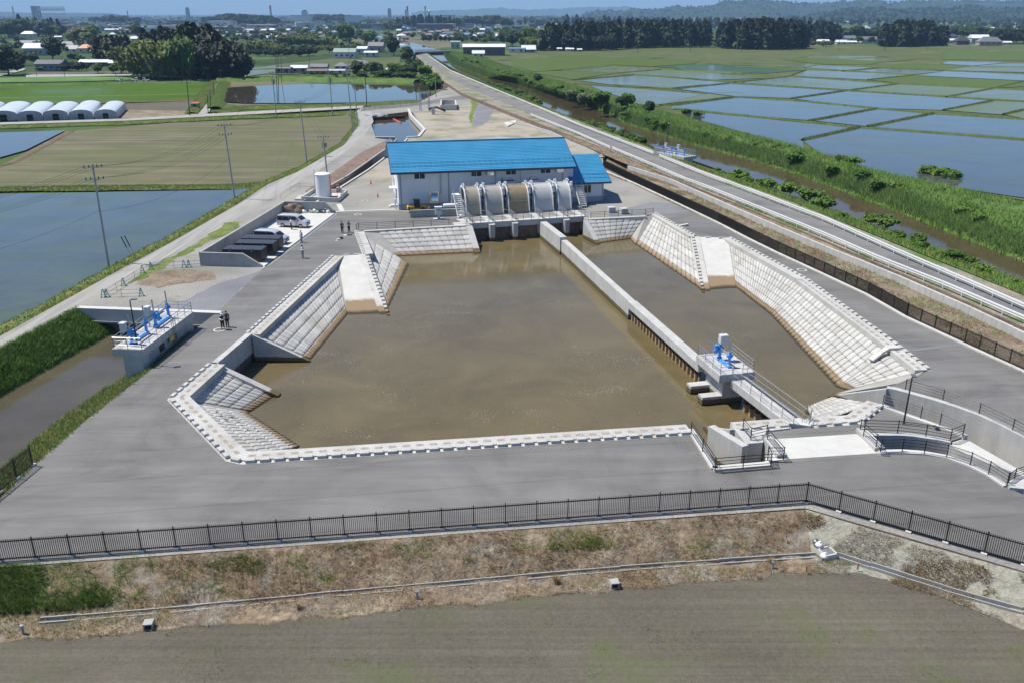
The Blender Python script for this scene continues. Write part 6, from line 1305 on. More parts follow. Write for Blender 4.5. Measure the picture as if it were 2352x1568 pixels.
part(mb,'far_wall',M['conc_old'],t);mb=MB()
for a,b in zip(sB,sB[1:]):wallseg(mb,a,b,.35,-5,.25)
part(mb,'near_wall',M['conc_new'],t)
sheet('inlet_pond_water',PP([(840,262),(950,255),(980,299),(965,322),(915,345),(790,435),(715,475),(690,470),(745,438),(890,335),(855,318)]),-1.3,M['inlet_water'])
t=thing('floating_boom','orange floating boom curving across the inlet pond','boom',p3(895,270,-1.2));bl=resample(PP([(880,266),(902,267),(901,273),(912,278),(921,283)],-1.2),14)
for a,b in zip(bl,bl[1:]):mb=MB();mb.tube([a.lerp(b,.06),a.lerp(b,.94)],.22,8);part(mb,'float',M['orange'],t,50)
t=thing('gate_frame','steel portal frame of a small gate beside the inlet pond','gate frame',p3(975,254));mb=MB()
for u,v in((964.5,254.5),(984,252.5)):
 for du in(0,3):q=p3(u+du,v);mb.bar(q,q+Vector((0,0,5.6)),.22)
a,b=p3(964.5,254.5),p3(986,252.5);mb.bar(a+Vector((0,0,5.5)),b+Vector((0,0,5.5)),.5,.4);part(mb,'portal',M['steel'],t);mb=MB();mb.cbox(a.lerp(b,.4)+Vector((0,0,4.7)),(1.4,.7,1.0),.1);mb.tube([a.lerp(b,.55)+Vector((0,0,3.2)),a.lerp(b,.55)+Vector((0,0,5))],.12,8);part(mb,'hoist',M['steel_dark'],t)
t=thing('concrete_tub','white open concrete tub on the yard beside the gate frame','tank',p3(1030,252));mb=MB();tb=PP([(1013,254),(1048,253.5),(1046,242),(1014,241)])
for a,b in zip(tb,tb[1:]+tb[:1]):wallseg(mb,a,b,.4,0,1.7)
part(mb,'tub_wall',M['conc_new'],t)
mb=MB();mb.tube([p3(985,252,.6),p3(990,249,1.0),p3(1003,247,1.4),p3(1016,252,.9),p3(1022,255,.4)],.35,10);solo(mb,'hose',M['rubber_gap_shade'],'thick black hose bent between the gate frame and the white tub','hose',None,50,p3(1003,250))
mb=MB();mb.box(p3(995,254.5,1.2),(.9,.9,2.6));solo(mb,'concrete_post',M['conc'],'square concrete post by the black hose','post',loc=p3(995,254.5))
t=thing('safety_barrier','low grey pipe railing along the side road above the inlet pond','railing',p3(860,254));mb=MB();handrail(mb,PP([(826,256),(860,251),(920,247),(960,243)]),1.0,3,.04,2.5);part(mb,'rails',M['steel_dark'],t)
for k,(u,v)in enumerate(((1136,226),(1141,228),(1147,230),(1132,225))):
 c=p3(u,v,1.2 if k==9 else.6);lab=['nearer teal','second teal','third teal','left teal'][k]+' barrier stand where the yard lane meets the canal road';aframe(u,v,lab)
 # ---------------------------------------------------------------- utility poles and lines
def pole(ub,vb,ut,vt,lab,z=LOW,arms=1,wood=False,trans=False,group='utility poles',r=None):
 b=p3(ub,vb,z);zt=ztop(vt,b.y);m_=mpp(b);lean=(ut-1176)/FPX*(b.y*cp+(CAMH-zt)*sp_)-b.x
 x=lean if abs(lean)<.08*(zt-z)else math.copysign(.08*(zt-z),lean)
 h=zt-z;t=thing('utility_pole',lab,'pole',b,0,group);r=r or.17;mb=MB();mb.tube([(0,0,-.3),(x*.5,0,h*.5),(x,0,h)],r,8,0,r*.65);part(mb,'pole_shaft',M['pole_wood']if wood else M['pole_conc'],t,50,world=False)
 ad=Vector((.9,.45,0)).normalized()
 for k in range(arms):
  zz=h-.5-1.5*k;q=Vector((x*zz/h,0,zz));mb=MB();mb.bar(q-ad*1.1,q+ad*1.1,.09);ar=part(mb,'cross_arm',M['steel'],t,world=False);mb=MB()
  for s in(-1.0,-.45,.45,1.0):mb.lathe(q+ad*s,[(.05,.04),(.09,.1),(.05,.2),(.08,.26),(.03,.34)],6)
  part(mb,'insulators',M['black'],ar,world=False)
 if trans:
  mb=MB();mb.tube([(x*.8+.3,0,h*.72),(x*.8+.3,0,h*.82)],.24,10);mb.bar((x*.5,0,h*.5),(x*.5+1.4,-.2,h*.5),.08);mb.bar((x*.8-.3,0,h*.7),(x*.8-.35,0,h*.86),.1);part(mb,'transformer',M['steel_dark'],t,50,world=False)
 return b+Vector((x,0,h)),ad
M['pole_conc']=plain('concrete_pole',(.33,.34,.35),.8,0,.08);M['pole_wood']=plain('dark_wooden_pole',(.045,.04,.036),.85,0,.2)
PL={}
for k,a in dict(a=(249,608,212,376,'big concrete pole with two cross arms at the edge of the left paddy',-.4,2),b=(540,461,514,283,'concrete pole at the corner where the field lane leaves the gravel track',-.4,2),c=(705,373,688,231,'concrete pole on the grass verge right of the tilled field',-.4,1),d=(752,408,742,311,'concrete pole with transformers right behind the white tank',0,1,False,True),e=(810.5,307,796,160,'taller of two poles at the bend of the gravel track',-.3,3),f=(822,293.5,812.5,178,'shorter of two poles at the bend of the gravel track',-.3,2),g=(634.5,267.5,625,164,'concrete pole at the far edge of the tilled field',-.9,2,False,True),h=(763.5,263.5,755.5,162,'concrete pole with dark boxes on top, by the side road',-.9,1,False,True),i=(843,249,838,166,'dark pole by the end of the side road railing',-.5,1,True),j=(436,268,428.5,181,'dark wooden pole beside the rusty hut',LOW,1,True),k=(1002,227,999.8,178,'thin pole between the canal road and the long pond',-.5,0,False),l=(549.5,173,537.5,50,'very tall pole beside the big left grove',LOW,1)).items():
 PL[k]=pole(*a)
for k,(ub,vb,ut,vt,lab)in enumerate([(637,233,633,117,'wooden pole standing in the long pond, leftmost of three'),(640,232,638,112,'wooden pole standing in the long pond, middle of three'),(647,190,645,113,'wooden pole behind the long pond, rightmost of three'),(712,165,711,128,'thin dark pole behind the low houses'),(802,146,801,112,'thin dark pole in front of the white warehouse wall'),(149,177,141,129,'dark pole on the lane before the left farmhouses'),(266.5,178,260,126,'dark pole beside the bright green garden trees'),(478,187,476,155,'thin pole at the foot of the big left grove'),(507,187,506,160,'thin pole where the field lane meets the grove'),(492,223,490,188,'nearest thin pole on the field lane right side'),(484,249,482,208,'thin pole on the field lane left side'),(478,261,478,217,'thin pole at the near end of the field lane'),(530,177,529,152,'thin pole right of the big left grove'),(957,226,951,188,'thin dark pole at the near right end of the long pond'),(84,176,82,158,'short dark pole at the left end of the farm lane')]):
 PL['m%d'%k]=pole(ub,vb,ut,vt,lab,LOW,0 if k<3 else 1,True,r=.13)
for k,(ub,vb,ut,vt)in enumerate([(1365,117.5,1365,75),(1465,123,1465,77),(1585.5,122,1587,79),(1703,119,1702.5,79),(1817,118.5,1821,78),(1926,117.6,1930,73),(2030.5,117,2034,72),(2034,117,2036,71),(2130,114,2136,74),(2227.6,112.5,2231,76),(2322,110,2328,75)]):
 PL['r%d'%k]=pole(ub,vb,ut,vt,['pole beside the white roofed house before the conifers','pole in front of the dark conifer wall, second from the white roofed house','pole in front of the conifer wall near the middle of the rice plain','pole in front of the pale flowering bush','pole in front of the big conifer grove','pole in front of the white sheds','left of two close poles before the right conifer grove','right of two close poles before the right conifer grove','pole before the right conifer grove','pole in front of the dark roofed farmhouse','rightmost pole on the far edge of the rice plain'][k],LOW,1,True,group='poles along the far edge of the rice plain',r=.15)
def wires(lab,pa,pb,n=3,sag=1.0,off=1.0,drop=0.0):
 mb=MB()
 for k in range(n):
  o=Vector((.9,.45,0)).normalized()*off*(k/max(1,n-1)*2-1)if n>1 else Vector((0,0,0));a,b=pa+o,pb+o;pts=[]
  for i in range(15):q=i/14;pts.append(a.lerp(b,q)-Vector((0,0,drop+sag*4*q*(1-q))))
  mb.tube(pts,.016,4,cap=False)
 return solo(mb,'power_line',M['black'],lab,'power line','power lines',loc=pa)
off_l=p3(-330,760,LOW)+Vector((0,0,12))
top=lambda k:PL[k][0]
wires('power line from the big double armed pole off to the left',top('a'),off_l,3,1.2,1,.3);wires('lower power line from the big double armed pole off to the left',top('a'),off_l,3,1.3,1,1.8);wires('sagging cable from the middle of the big pole off to the left',top('a'),off_l,1,1.6,0,5.8)
wires('power line from the big double armed pole to the next pole',top('a'),top('b'),3,1.6,1,.3);wires('lower power line from the big double armed pole to the next pole',top('a'),top('b'),3,1.6,1,1.8);wires('cable from the big pole to the lane corner pole',top('a'),top('b'),1,1.6,0,6)
wires('power line above the tilled field from the lane corner pole',top('b'),top('c'),3,1.6,1,.3);wires('power line across the tilled field to its far edge',top('b'),top('g'),2,2.2,1,.3);wires('power line along the track to the tall bend pole',top('c'),top('e'),3,1.3,1,.3);wires('power line from the transformer pole to the track pole',top('d'),top('c'),2,.6,.5,.3);wires('power line between the two poles at the far side of the side road',top('g'),top('h'),2,1.2,1,.3);wires('power line from the side road pole to the bend pole',top('h'),top('e'),2,.8,1,.3);wires('power line between the two bend poles',top('e'),top('f'),2,.3,1,.3);wires('power line from the bend pole over the long pond',top('f'),top('m1'),2,1.5,1,.3)
for k in range(10):
 if k!=6:wires('power line along the far edge of the rice plain',top('r%d'%k),top('r%d'%(k+1)),2,1.2,.8,.3)
def guywire(u0,v0,u1,v1,lab):
 a=p3(u0,v0,-.2);b=P(u1,v1,0);q=p3(u1+3,v1+60,-.3);d=Vector((q.x-a.x,0,0));b=Vector((a.x-1.3,a.y+.6,2.6));t=thing('guy_guard',lab,'guy wire',a,0,'guy wires of the big pole');mb=MB();mb.tube([a,b],.02,5);part(mb,'wire',M['steel_dark'],t);mb=MB();mb.tube([a.lerp(b,.5),b],.07,8);part(mb,'guard_tube',M['black'],t)
guywire(304,594,274,547,'left black guard tube on the guy wire of the big pole');guywire(312,592,284,546,'right black guard tube on the guy wire of the big pole')
# ---------------------------------------------------------------- greenhouses, hut, trucks
M['film']=plain('white_greenhouse_film',(.62,.66,.7),.35,0,.08,.8);M['film_end']=plain('grey_greenhouse_end_film',(.36,.39,.45),.4,0,.25,.7);M['crop_green']=plain('green_seedlings',(.05,.12,.03),.8)
def greenhouse(u0,u1,vb,vt,ub,vbk,lab):
 a,b=p3(u0,vb,LOW),p3(u1,vb-.3,LOW);w=(b-a).length;c=a.lerp(b,.5);back=p3(ub,vbk,LOW);d=back-b;L_=d.length;rz=math.atan2(-(d.x),d.y);t=thing('greenhouse',lab,'greenhouse',c,rz,'plastic greenhouses beside the farm road');H=3.1
 n=12;arc=[(-w/2,0),(-w/2,H*.52)]+[(-w/2*math.cos(th),H*.52+H*.48*math.sin(th)**.85*(1-.0*th))for th in np.linspace(.25,math.pi-.25,n)]+[(w/2,H*.52),(w/2,0)]
 mb=MB();k=len(arc);mb.add([(x,y,z)for y in(0,L_)for x,z in arc],[(i,k+i,k+i+1,i+1)for i in range(k-1)]);part(mb,'film_cover',M['film'],t,50,world=False)
 mb=MB()
 for s in(-1,1):mb.bb(s*w/2-.04,s*w/2+.04,0,L_,.1,H*.42)
 part(mb,'side_curtain',M['film_end'],t,world=False)
 mb=MB();dw=w*.12;left=[p for p in arc if p[0]<=-dw];right=[p for p in arc if p[0]>=dw];mid=[p for p in arc if abs(p[0])<dw]
 mb.add([(x,0.02,z)for x,z in left]+[(-dw,.02,left[-1][1]),(-dw,.02,0)],[tuple(range(len(left)+2))]);mb.add([(x,.02,z)for x,z in right]+[(dw,.02,0),(dw,.02,right[0][1])],[tuple(range(len(right)+2))]);mb.add([(-dw,.02,H*.62),(dw,.02,H*.62)]+[(dw,.02,right[0][1])]+[(x,.02,z)for x,z in reversed(mid)]+[(-dw,.02,left[-1][1])],[tuple(range(4+len(mid)))])
 mb.add([(x,L_-.02,z)for x,z in arc],[tuple(range(k))]);part(mb,'end_film',M['film_end'],t,world=False)
 mb=MB()
 for x in np.linspace(-w/2,w/2,9):mb.bar((x,-.02,0),(x,-.02,H*.55),.05)
 for z in(H*.28,H*.56):mb.bar((-w/2,-.02,z),(w/2,-.02,z),.05)
 for y in np.arange(0,L_+.1,L_/8):
  pr=[(x*1.004,y,z*1.004)for x,z in arc];mb.tube(pr,.03,4,cap=False)
 part(mb,'hoop_frame',M['steel_dark'],t,world=False)
 mb=MB();mb.bb(-dw,dw,1.5,L_-1,0,H*.3);part(mb,'seedling_bed',M['crop_green'],t,world=False)
 return t
for a in((-20,39,278.5,246,72,254,'plastic greenhouse cut by the left edge of the picture, near it'),(44,97,278.5,247,126,254,'plastic greenhouse second from the left edge'),(103,156,276.5,246,182,254,'plastic greenhouse in the middle of the row'),(162,213,276,244,234,252,'plastic greenhouse next to the last one'),(220,268,275,243,289,253,'plastic greenhouse at the right end of the row'),(-75,-25,279,247,14,254,'plastic greenhouse whose roof edge shows at the left picture edge')):greenhouse(*a)
t=thing('tool_hut','small hut with a rusty red roof beside the field lane','hut',p3(450,250,LOW));mb=MB();mb.box((0,0,.9),(2.4,2.2,1.8));part(mb,'wall',M['steel_dark'],t,world=False);mb=MB();mb.box((0,0,1.95),(2.8,2.6,.12),0,0,(.12,'X'));part(mb,'roof',M['rust_red']if 'rust_red' in M else M.setdefault('rust_red',plain('rusty_red_sheet',(.36,.1,.06),.8)),t,world=False);mb=MB();mb.bb(-.4,.4,-1.13,-1.09,.1,1.6);part(mb,'door',M['black'],t,world=False)
def kei(u,v,rz,lab):
 c=p3(u,v,LOW);t=thing('pickup_truck',lab,'truck',c,rz,'small white farm trucks');mb=MB();mb.profile([(-.0+.45,.35),(1.6,.35),(1.62,.9),(1.35,1.7),(.5,1.75),(.45,.9)],-.7,.7);part(mb,'cab',M['white_rail'],t,world=False)
 mb=MB();mb.bb(-1.65,.4,-.7,.7,.55,.65)
 for s in(-1,1):mb.bb(-1.65,.4,s*.7-.03,s*.7+.03,.65,.95)
 mb.bb(-1.68,-1.62,-.7,.7,.65,.95);part(mb,'cargo_bed',M['white_rail'],t,world=False)
 mb=MB();mb.bb(.7,1.25,-.71,.71,1.1,1.6);part(mb,'side_window',M['glass'],t,world=False);mb=MB();mb.add([(1.55,-.6,1.05),(1.55,.6,1.05),(1.4,.6,1.62),(1.4,-.6,1.62)],[(0,1,2,3)]);part(mb,'windscreen',M['glass'],t,world=False)
 for x in(-1.1,1.1):
  for s in(-1,1):mb=MB();mb.tube([(x,s*.5,.27),(x,s*.72,.27)],.27,12);part(mb,'wheel',M['tyre'],t,world=False)
 return t
kei(275,188.5,0,'white farm truck at the left of three before the grove');kei(310,187.5,0,'white farm truck in the middle of three before the grove');kei(336,187.5,math.pi,'white farm truck at the right of three before the grove')
for u,v,lab in((263,189.2,'farm worker in dark clothes at the left end of the trucks'),(297.5,188,'farm worker in dark clothes between the trucks'),(302,187.5,'farm worker in a pale shirt beside the middle truck')):person(u,v,R(30),lab,'shirt_grey' if 'pale' in lab else 'cloth_navy','cloth_navy',z=LOW)
# ---------------------------------------------------------------- houses, sheds, bridges, far landmarks
def colmat(n,c,r=.7,v=.12):
 if n not in M:M[n]=plain(n,c,r,0,v,.5)
 return M[n]
ROOF=dict(grey=(.17,.175,.19),dark=(.06,.062,.07),white=(.72,.73,.75),blue=(.12,.2,.33),orange=(.52,.19,.06),brown=(.2,.14,.11),green=(.26,.33,.3),pale=(.48,.5,.53),red=(.3,.09,.07))
WALL=dict(white=(.6,.6,.58),cream=(.5,.46,.38),grey=(.33,.34,.36),dark=(.1,.1,.11),blue=(.2,.27,.38),tan=(.38,.32,.25),green=(.36,.42,.38))
def house(u0,u1,vb,ve,vr,roof,wall,lab,hip=False,rz=0.0,depth=None,group=None,z=LOW,wins=2,dz=0):
 """u0..u1 = width, vb ground, ve eaves, vr ridge as surveyed on the front"""
 b=p3((u0+u1)/2,vb,z);m_=mpp(b);w=(u1-u0)*m_;eh=max(1.6,ztop(ve,b.y)-z);d=depth or max(3,min(w*.75,9));rh=max(eh+.5,ztop(vr,b.y+d*.5)-z);rh=min(rh,eh+d*.45)
 t=thing('house' if w<14 else 'long_building',lab,'house' if w<14 else 'building',b,rz,group)
 hx,hy=w/2*.92,d/2;mb=MB();yo=hy
 mb.add([(-hx,0,0),(hx,0,0),(hx,d,0),(-hx,d,0),(-hx,0,eh),(hx,0,eh),(hx,d,eh),(-hx,d,eh)]+([]if hip else[(-hx,hy,rh-.1),(hx,hy,rh-.1)]),[(0,1,5,4),(2,3,7,6)]+([(0,4,7,3),(1,2,6,5)]if hip else[(0,4,8,7,3),(1,2,6,9,5)]))
 part(mb,'wall',colmat('house_wall_'+wall,WALL[wall]),t,world=False)
 mb=MB();o=.6;X=hx+o;rx=max(.3,X-hy)if hip else X;e=eh-.12
 vs=[(-X,-o,e),(X,-o,e),(X,d+o,e),(-X,d+o,e),(-rx,hy,rh),(rx,hy,rh)];mb.add(vs+[(x,y,zz-.18)for x,y,zz in vs],[(0,1,5,4),(2,3,4,5),(0,4,3),(1,2,5),(6,7,1,0),(7,8,2,1),(8,9,3,2),(9,6,0,3)]+([]if hip else[]))
 mb.bar((-rx,hy,rh+.05),(rx,hy,rh+.05),.3,.2);part(mb,'roof',colmat('house_roof_'+roof,ROOF[roof],.55),t,world=False)
 n=max(1,min(wins,int(w/3)))
 for k in range(n):
  x= -hx+(k+.5)*2*hx/n;mb=MB();ww=min(.8,hx/n*.6);mb.bb(x-ww,x+ww,-.06,.02,eh*.35,eh*.35+1.1);part(mb,'window',M['glass'],t,world=False)
 if w<25:mb=MB();mb.bb(hx*.6-.45,hx*.6+.45,-.05,.02,0,min(2,eh*.8));part(mb,'door',colmat('house_wall_dark',WALL['dark']),t,world=False)
 return t
HS=[(1060,1164,128,108,101.5,'white','dark','long warehouse with a white roof and dark grey wall by the canal bridge',0,14),(1085,1113,132.5,123,116,'white','white','small white shed standing in front of the long warehouse',0,5),(1168,1207,121,112,109,'blue','white','white walled yard building right of the long warehouse',0,6),(1198,1231,121,114,104,'white','blue','blue walled shed with a white roof right of the warehouse',0,8),(1035,1057,112,97,94,'green','green','pale green two storey block by the end of the bridge',0,7),(765,818,135,120,111,'green','white','white warehouse with a grey green roof behind a hedge',0,12),(819,843,125,112,107,'white','white','white annex with a flat roof beside the grey green warehouse',0,8),(845,881,120,106,97,'grey','tan','two storey tan house with a grey roof right of the warehouse',0,9),(835,867,131,121,117.5,'white','pale' if 0 else 'white','white roofed lean to in front of the tan house',0,6),(631,668,169,157,154,'grey','grey','long grey shed at the left of the low houses by the pond',0,6),(668,706,168,156,150,'white','grey','white roofed shed next to the long grey shed',0,7),(711,752,165,154,146,'grey','blue','blue grey house with a grey tiled roof in the pond hamlet',0,8),(767,798,160,152,143,'grey','white','hip roofed white house in the pond hamlet',1,8),(802,853,158,149,138,'grey','cream','big grey roofed farmhouse behind the pond trees',1,10),(706,752,170,163,158,'brown','grey','low brown roofed outbuilding in front of the blue grey house',0,5),(752,792,169,164,160,'pale','white','low pale roofed outbuilding by the pond hedge',0,5),(888,923,166,163,160,'white','white','long white roofed shelter among the pond trees',0,4),(53,103,127,111,99,'pale','grey','large grey farm shed with a pale roof at far left',0,12),(44,90,108,99,93,'grey','grey','long grey roof behind the pale roofed farm shed',0,9),(80,144,163,147,137,'dark','blue','dark tiled farmhouse with blue walls left of the garden trees',0,10),(178,211,122,111,102,'orange','white','white house with a bright orange roof',1,9),(208,220,124,117,111,'orange','white','small orange roofed annex beside the orange roofed house',1,5),(181,249,152,143,137,'white','dark','long low shed with a pale roof behind the garden trees',0,6),(250,275,152,145,138,'pale','dark','short pale roofed shed at the right end of the long low shed',0,5),(136,172,112,104,95,'dark','grey','grey house with a dark roof behind the orange roofed house',1,8),(148,178,121,113,104,'grey','white','pale house under grey roof left of the orange roofed house',0,8),(48,80,88,78,72,'white','white','white roofed house before the far left wood',1,8),(16,40,87,81,78,'pale','grey','low pale house before the far left wood',0,6),(301,318,96,89,84,'white','white','small white roofed house behind the dark conifers at left',0,6),(126,142,92,85,83,'white','grey','small grey house right of the far left wood',0,5),(240,273,74,69,66,'pale','grey','long pale roof beyond the olive trees',0,8),(270,300,80,75,72,'dark','dark','dark low building beyond the olive trees',0,8),(1341,1358,103,99,93,'white','dark','shed with a bright white slanted roof before the conifer wall',0,7),(1300,1318,118,113,110,'white','white','small white shed in the hamlet below the conifers',0,5),(1280,1290,118,112,110,'white','tan','tiny white hut in the hamlet below the conifers',0,4),(1326,1336,119,114,112,'white','white','tiny white hut by the parked cars under the conifers',0,4),(1878,1905,100,95,91,'white','white','white roofed shed left of the white sheds before the right grove',0,6),(1921,1946,102,97,92,'white','white','white shed with open end on the far edge of the plain',0,6),(1945,1968,101,97,94,'white','white','low white shed right of the open ended one',0,6),(1928,1966,95,88,82,'grey','white','white house under a grey roof behind the white sheds',0,8),(1960,1985,86,80,75,'pale','white','two storey white house behind the white sheds',1,8),(1977,2018,98,91,84,'grey','white','long white house with grey roof left of the right conifer grove',0,9),(2167,2200,92,84,78,'dark','grey','dark roofed house right of the conifer grove',1,9),(2196,2228,103,94,84,'dark','dark','dark farmhouse at the edge of the plain',1,9),(2230,2272,98,88,80,'white','white','big white roofed hall near the right edge',0,12),(2248,2302,105,96,83,'grey','tan','tan farmhouse with a large grey roof near the right edge',1,10),(2180,2200,99,93,89,'white','white','white plastic tunnel beside the dark farmhouse',0,6),(2300,2325,102,98,95,'white','white','low white shed right of the tan farmhouse',0,6),(2320,2352,84,76,70,'pale','white','white house on the slope at the right edge',0,8),(1177,1199,88,82,78,'white','grey','grey house with a white roof left of the conifers',0,7),(1138,1155,90,83,78,'white','white','white two storey house at the right end of the riverside village',0,7),(1128,1152,96,92,89,'dark','grey','dark roofed shed in the riverside village',0,6)]
for h in HS:house(h[0],h[1],h[2],h[3],h[4],h[5],h[6],h[7],bool(h[8]),rnd.uniform(-.12,.12),h[9],wins=4 if h[1]-h[0]>40 else 2)
VIL=[('riverside village beyond the canal bridge',905,1160,66,92,46),('village left of the big bright tree',560,760,62,92,36),('village beyond the big left grove',480,640,56,92,26),('far left hamlet before the woods',150,330,60,84,16),('houses along the foot of the hills',2080,2352,52,74,12),('houses at the foot of the right hills',1900,2150,46,56,9)]
for lab,u0,u1,v0,v1,n in VIL:
 for k in range(n):
  v=v0+(v1-v0)*((k+rnd.random())/n);u=rnd.uniform(u0,u1);m_=mpp(p3(u,v,LOW));w=rnd.uniform(8,13)/m_;h_=rnd.choice([3.0,3.2,5.4]);b=p3(u,v,LOW);ve=v-h_/m_*.97;vr=ve-2.4/m_
  house(u,u+w,v,ve,vr,rnd.choice(['grey','grey','dark','pale','white','blue','brown']),rnd.choice(['white','white','cream','grey','tan']),'small house among the others in the '+lab,rnd.random()<.5,rnd.uniform(-.5,.5),None,'houses of the '+lab,wins=2)
mb=MB()
for k in range(1500):
 Y=rnd.uniform(1700,7500);X=rnd.uniform(-.62,.12)*Y if rnd.random()<.8 else rnd.uniform(-.6,.6)*min(Y,2600);w,d,h_=rnd.uniform(8,22),rnd.uniform(8,20),rnd.choice([4,5,6,7,9])
 if rnd.random()<.07:w,d,h_=rnd.uniform(30,80),30,rnd.uniform(8,14)
 mb.box((X,Y,LOW+h_/2-.4),(w,d,h_),rnd.uniform(-.4,.4),rnd.choice([0,0,1,2]));mb.box((X,Y,LOW+h_),(w+1,d+1,.6),rnd.uniform(-.4,.4),rnd.choice([0,1,2,2]))
o=solo(mb,'far_town',[colmat('town_white',(.6,.6,.58)),colmat('town_grey',(.3,.32,.36)),colmat('town_dark',(.12,.13,.15))],'dense far town of pale roofs reaching to the horizon','town');o['kind']='stuff'
def bridge(pa,pb,z,w,lab,npier=1,th=1.3):
 a,b=p3(*pa,z),p3(*pb,z);t=thing('road_bridge',lab,'bridge',a,0,'bridges over the canal');mb=MB();mb.bar(a-Vector((0,0,th/2)),b-Vector((0,0,th/2)),w,th);part(mb,'deck',colmat('bridge_grey',(.2,.24,.24)),t)
 d=(b-a).normalized();n=Vector((-d.y,d.x,0))*(w/2)
 mb=MB();handrail(mb,[a+n,b+n],1.0,2,.09,3);handrail(mb,[a-n,b-n],1.0,2,.09,3);part(mb,'parapet',colmat('bridge_rail',(.16,.24,.22)),t)
 for k in range(npier):q=a.lerp(b,(k+.5)/npier if npier>1 else.36);mb=MB();mb.box(q-Vector((0,0,4+th)),(2.4,w*.8,8.0));part(mb,'pier',M['conc_old'],t)
bridge((950,119),(1032,117),2.0,6,'grey road bridge on one pier crossing the canal at the end of the road');bridge((830,72),(888,73),1.5,8,'far low bridge over the canal beyond the village')
def far(u,vb,z=LOW):return p3(u,vb,z)
def block(name,lab,cat,u0,u1,vt,dist,mat,depth=20,parts=None):
 x0,x1=(u0-1176)/FPX*dist,(u1-1176)/FPX*dist;h=ztop(vt,dist)-LOW;t=thing(name,lab,cat,((x0+x1)/2,dist,LOW));mb=MB();mb.bb((x0-x1)/2,(x1-x0)/2,0,depth,0,h);part(mb,parts or 'body',mat,t,world=False);return t,x1-x0,h
gm,gl,gd=colmat('far_grey',(.35,.37,.42)),colmat('far_pale',(.5,.52,.55)),colmat('far_dark',(.1,.12,.16))
D=4200
t,w,h=block('frame_building','huge dark slab with an open lattice frame on the far left horizon','building',147,158,14.5,D,gd,40,'slab');mb=MB();k=(219-158)/FPX*D
for i in range(13):x=w/2+i*k/12;mb.bar((x,0,0),(x-2,0,h*(.93+.07*abs(i-6)/6)),1.4)
for zf in(.45,.7,.93):mb.bar((w/2,0,h*zf),(w/2+k,0,h*zf),1.6,2.5)
for i in range(12):
 x=w/2+(i+.5)*k/12;mb.box((x,4,h*.78),(k/12*.8,1,h*.16))
part(mb,'lattice_frame',gl,t,world=False)
for u,wd2,vt,lab,mt in((480,3.2,20,'square tower on the horizon right of the lattice frame',gm),(731,6,26,'pale block on the horizon below the red mast',gl),(913,3.4,22,'dark tower on the horizon above the big bright tree',gm),(949,2.6,25,'small tower on the horizon right of the dark tower',gm)):
 t,w,h=block('tower',lab,'tower',u-wd2,u+wd2,vt,3600,mt,14,'shaft');mb=MB();mb.box((0,7,h+2),(w*.6,8,4));part(mb,'roof_house',gd,t,world=False)
def mast(u,vt,dist,lab,red=True):
 x=(u-1176)/FPX*dist;h=ztop(vt,dist)-LOW;t=thing('radio_mast',lab,'mast',(x,dist,LOW),0,'radio masts on the horizon');w=h*.07
 for k in range(4):
  mb=MB();z0,z1=h*k/4,h*(k+1)/4;w0,w1=w*(1-.7*k/4),w*(1-.7*(k+1)/4)
  for sx,sy in((-1,-1),(1,-1),(1,1),(-1,1)):mb.bar((sx*w0,sy*w0,z0),(sx*w1,sy*w1,z1),1.1)
  mb.bar((-w0,-w0,z0),(w1,-w1,z1),.8);mb.bar((w0,-w0,z0),(-w1,-w1,z1),.8);part(mb,'mast_section',colmat('mast_red',(.45,.12,.1))if(red and k%2)else gl,t,world=False)
 mb=MB();mb.lathe((0,0,h),[(w*.9,-2),(w*.9,1),(w*.3,3)],8);part(mb,'platform',gm,t,world=False)
mast(659,14,2600,'red and white lattice mast on the horizon left of centre');mast(952,15.5,2400,'red and white mast left of the ball water tower');mast(990,15.5,2400,'thin grey mast next to the ball water tower',False);mast(108,16,3600,'thin mast left of the lattice frame',False);mast(352,26,3600,'short mast right of the lattice frame',False)
x=(998-1176)/FPX*2400;h=ztop(24.5,2400)-LOW;t=thing('water_tower','grey water tower with a white ball tank on the horizon','water tower',(x,2400,LOW));mb=MB();mb.tube([(0,0,0),(0,0,h-4)],3,12,0,2);part(mb,'stem',gm,t,world=False);mb=MB();mb.lathe((0,0,h-3),[(.5,-4.5),(3.4,-2.8),(4.6,0),(3.4,3),(.5,4.6)],14);part(mb,'ball_tank',colmat('far_white',(.65,.66,.68)),t,40,world=False)
for u0,u1,vt,ds,lab in((730,780,30,3200,'large pale hall with dark arched part on the horizon at left'),(1022,1052,32,2300,'long white roofed hall right of the ball water tower'),(990,1016,33,2300,'lower white hall below the ball water tower'),(817,850,33,2500,'white factory block with a raised centre on the horizon'),(1180,1200,36,2500,'white works building in front of the far blue hills'),(700,742,32,3000,'pale works shed left of the horizon factory')):
 t,w,h=block('industrial_hall',lab,'hall',u0,u1,vt+4.5,ds,colmat('far_white',(.65,.66,.68)),40,'wall');mb=MB();mb.box((0,20,h+1),(w+2,42,2));part(mb,'roof',gl,t,world=False)
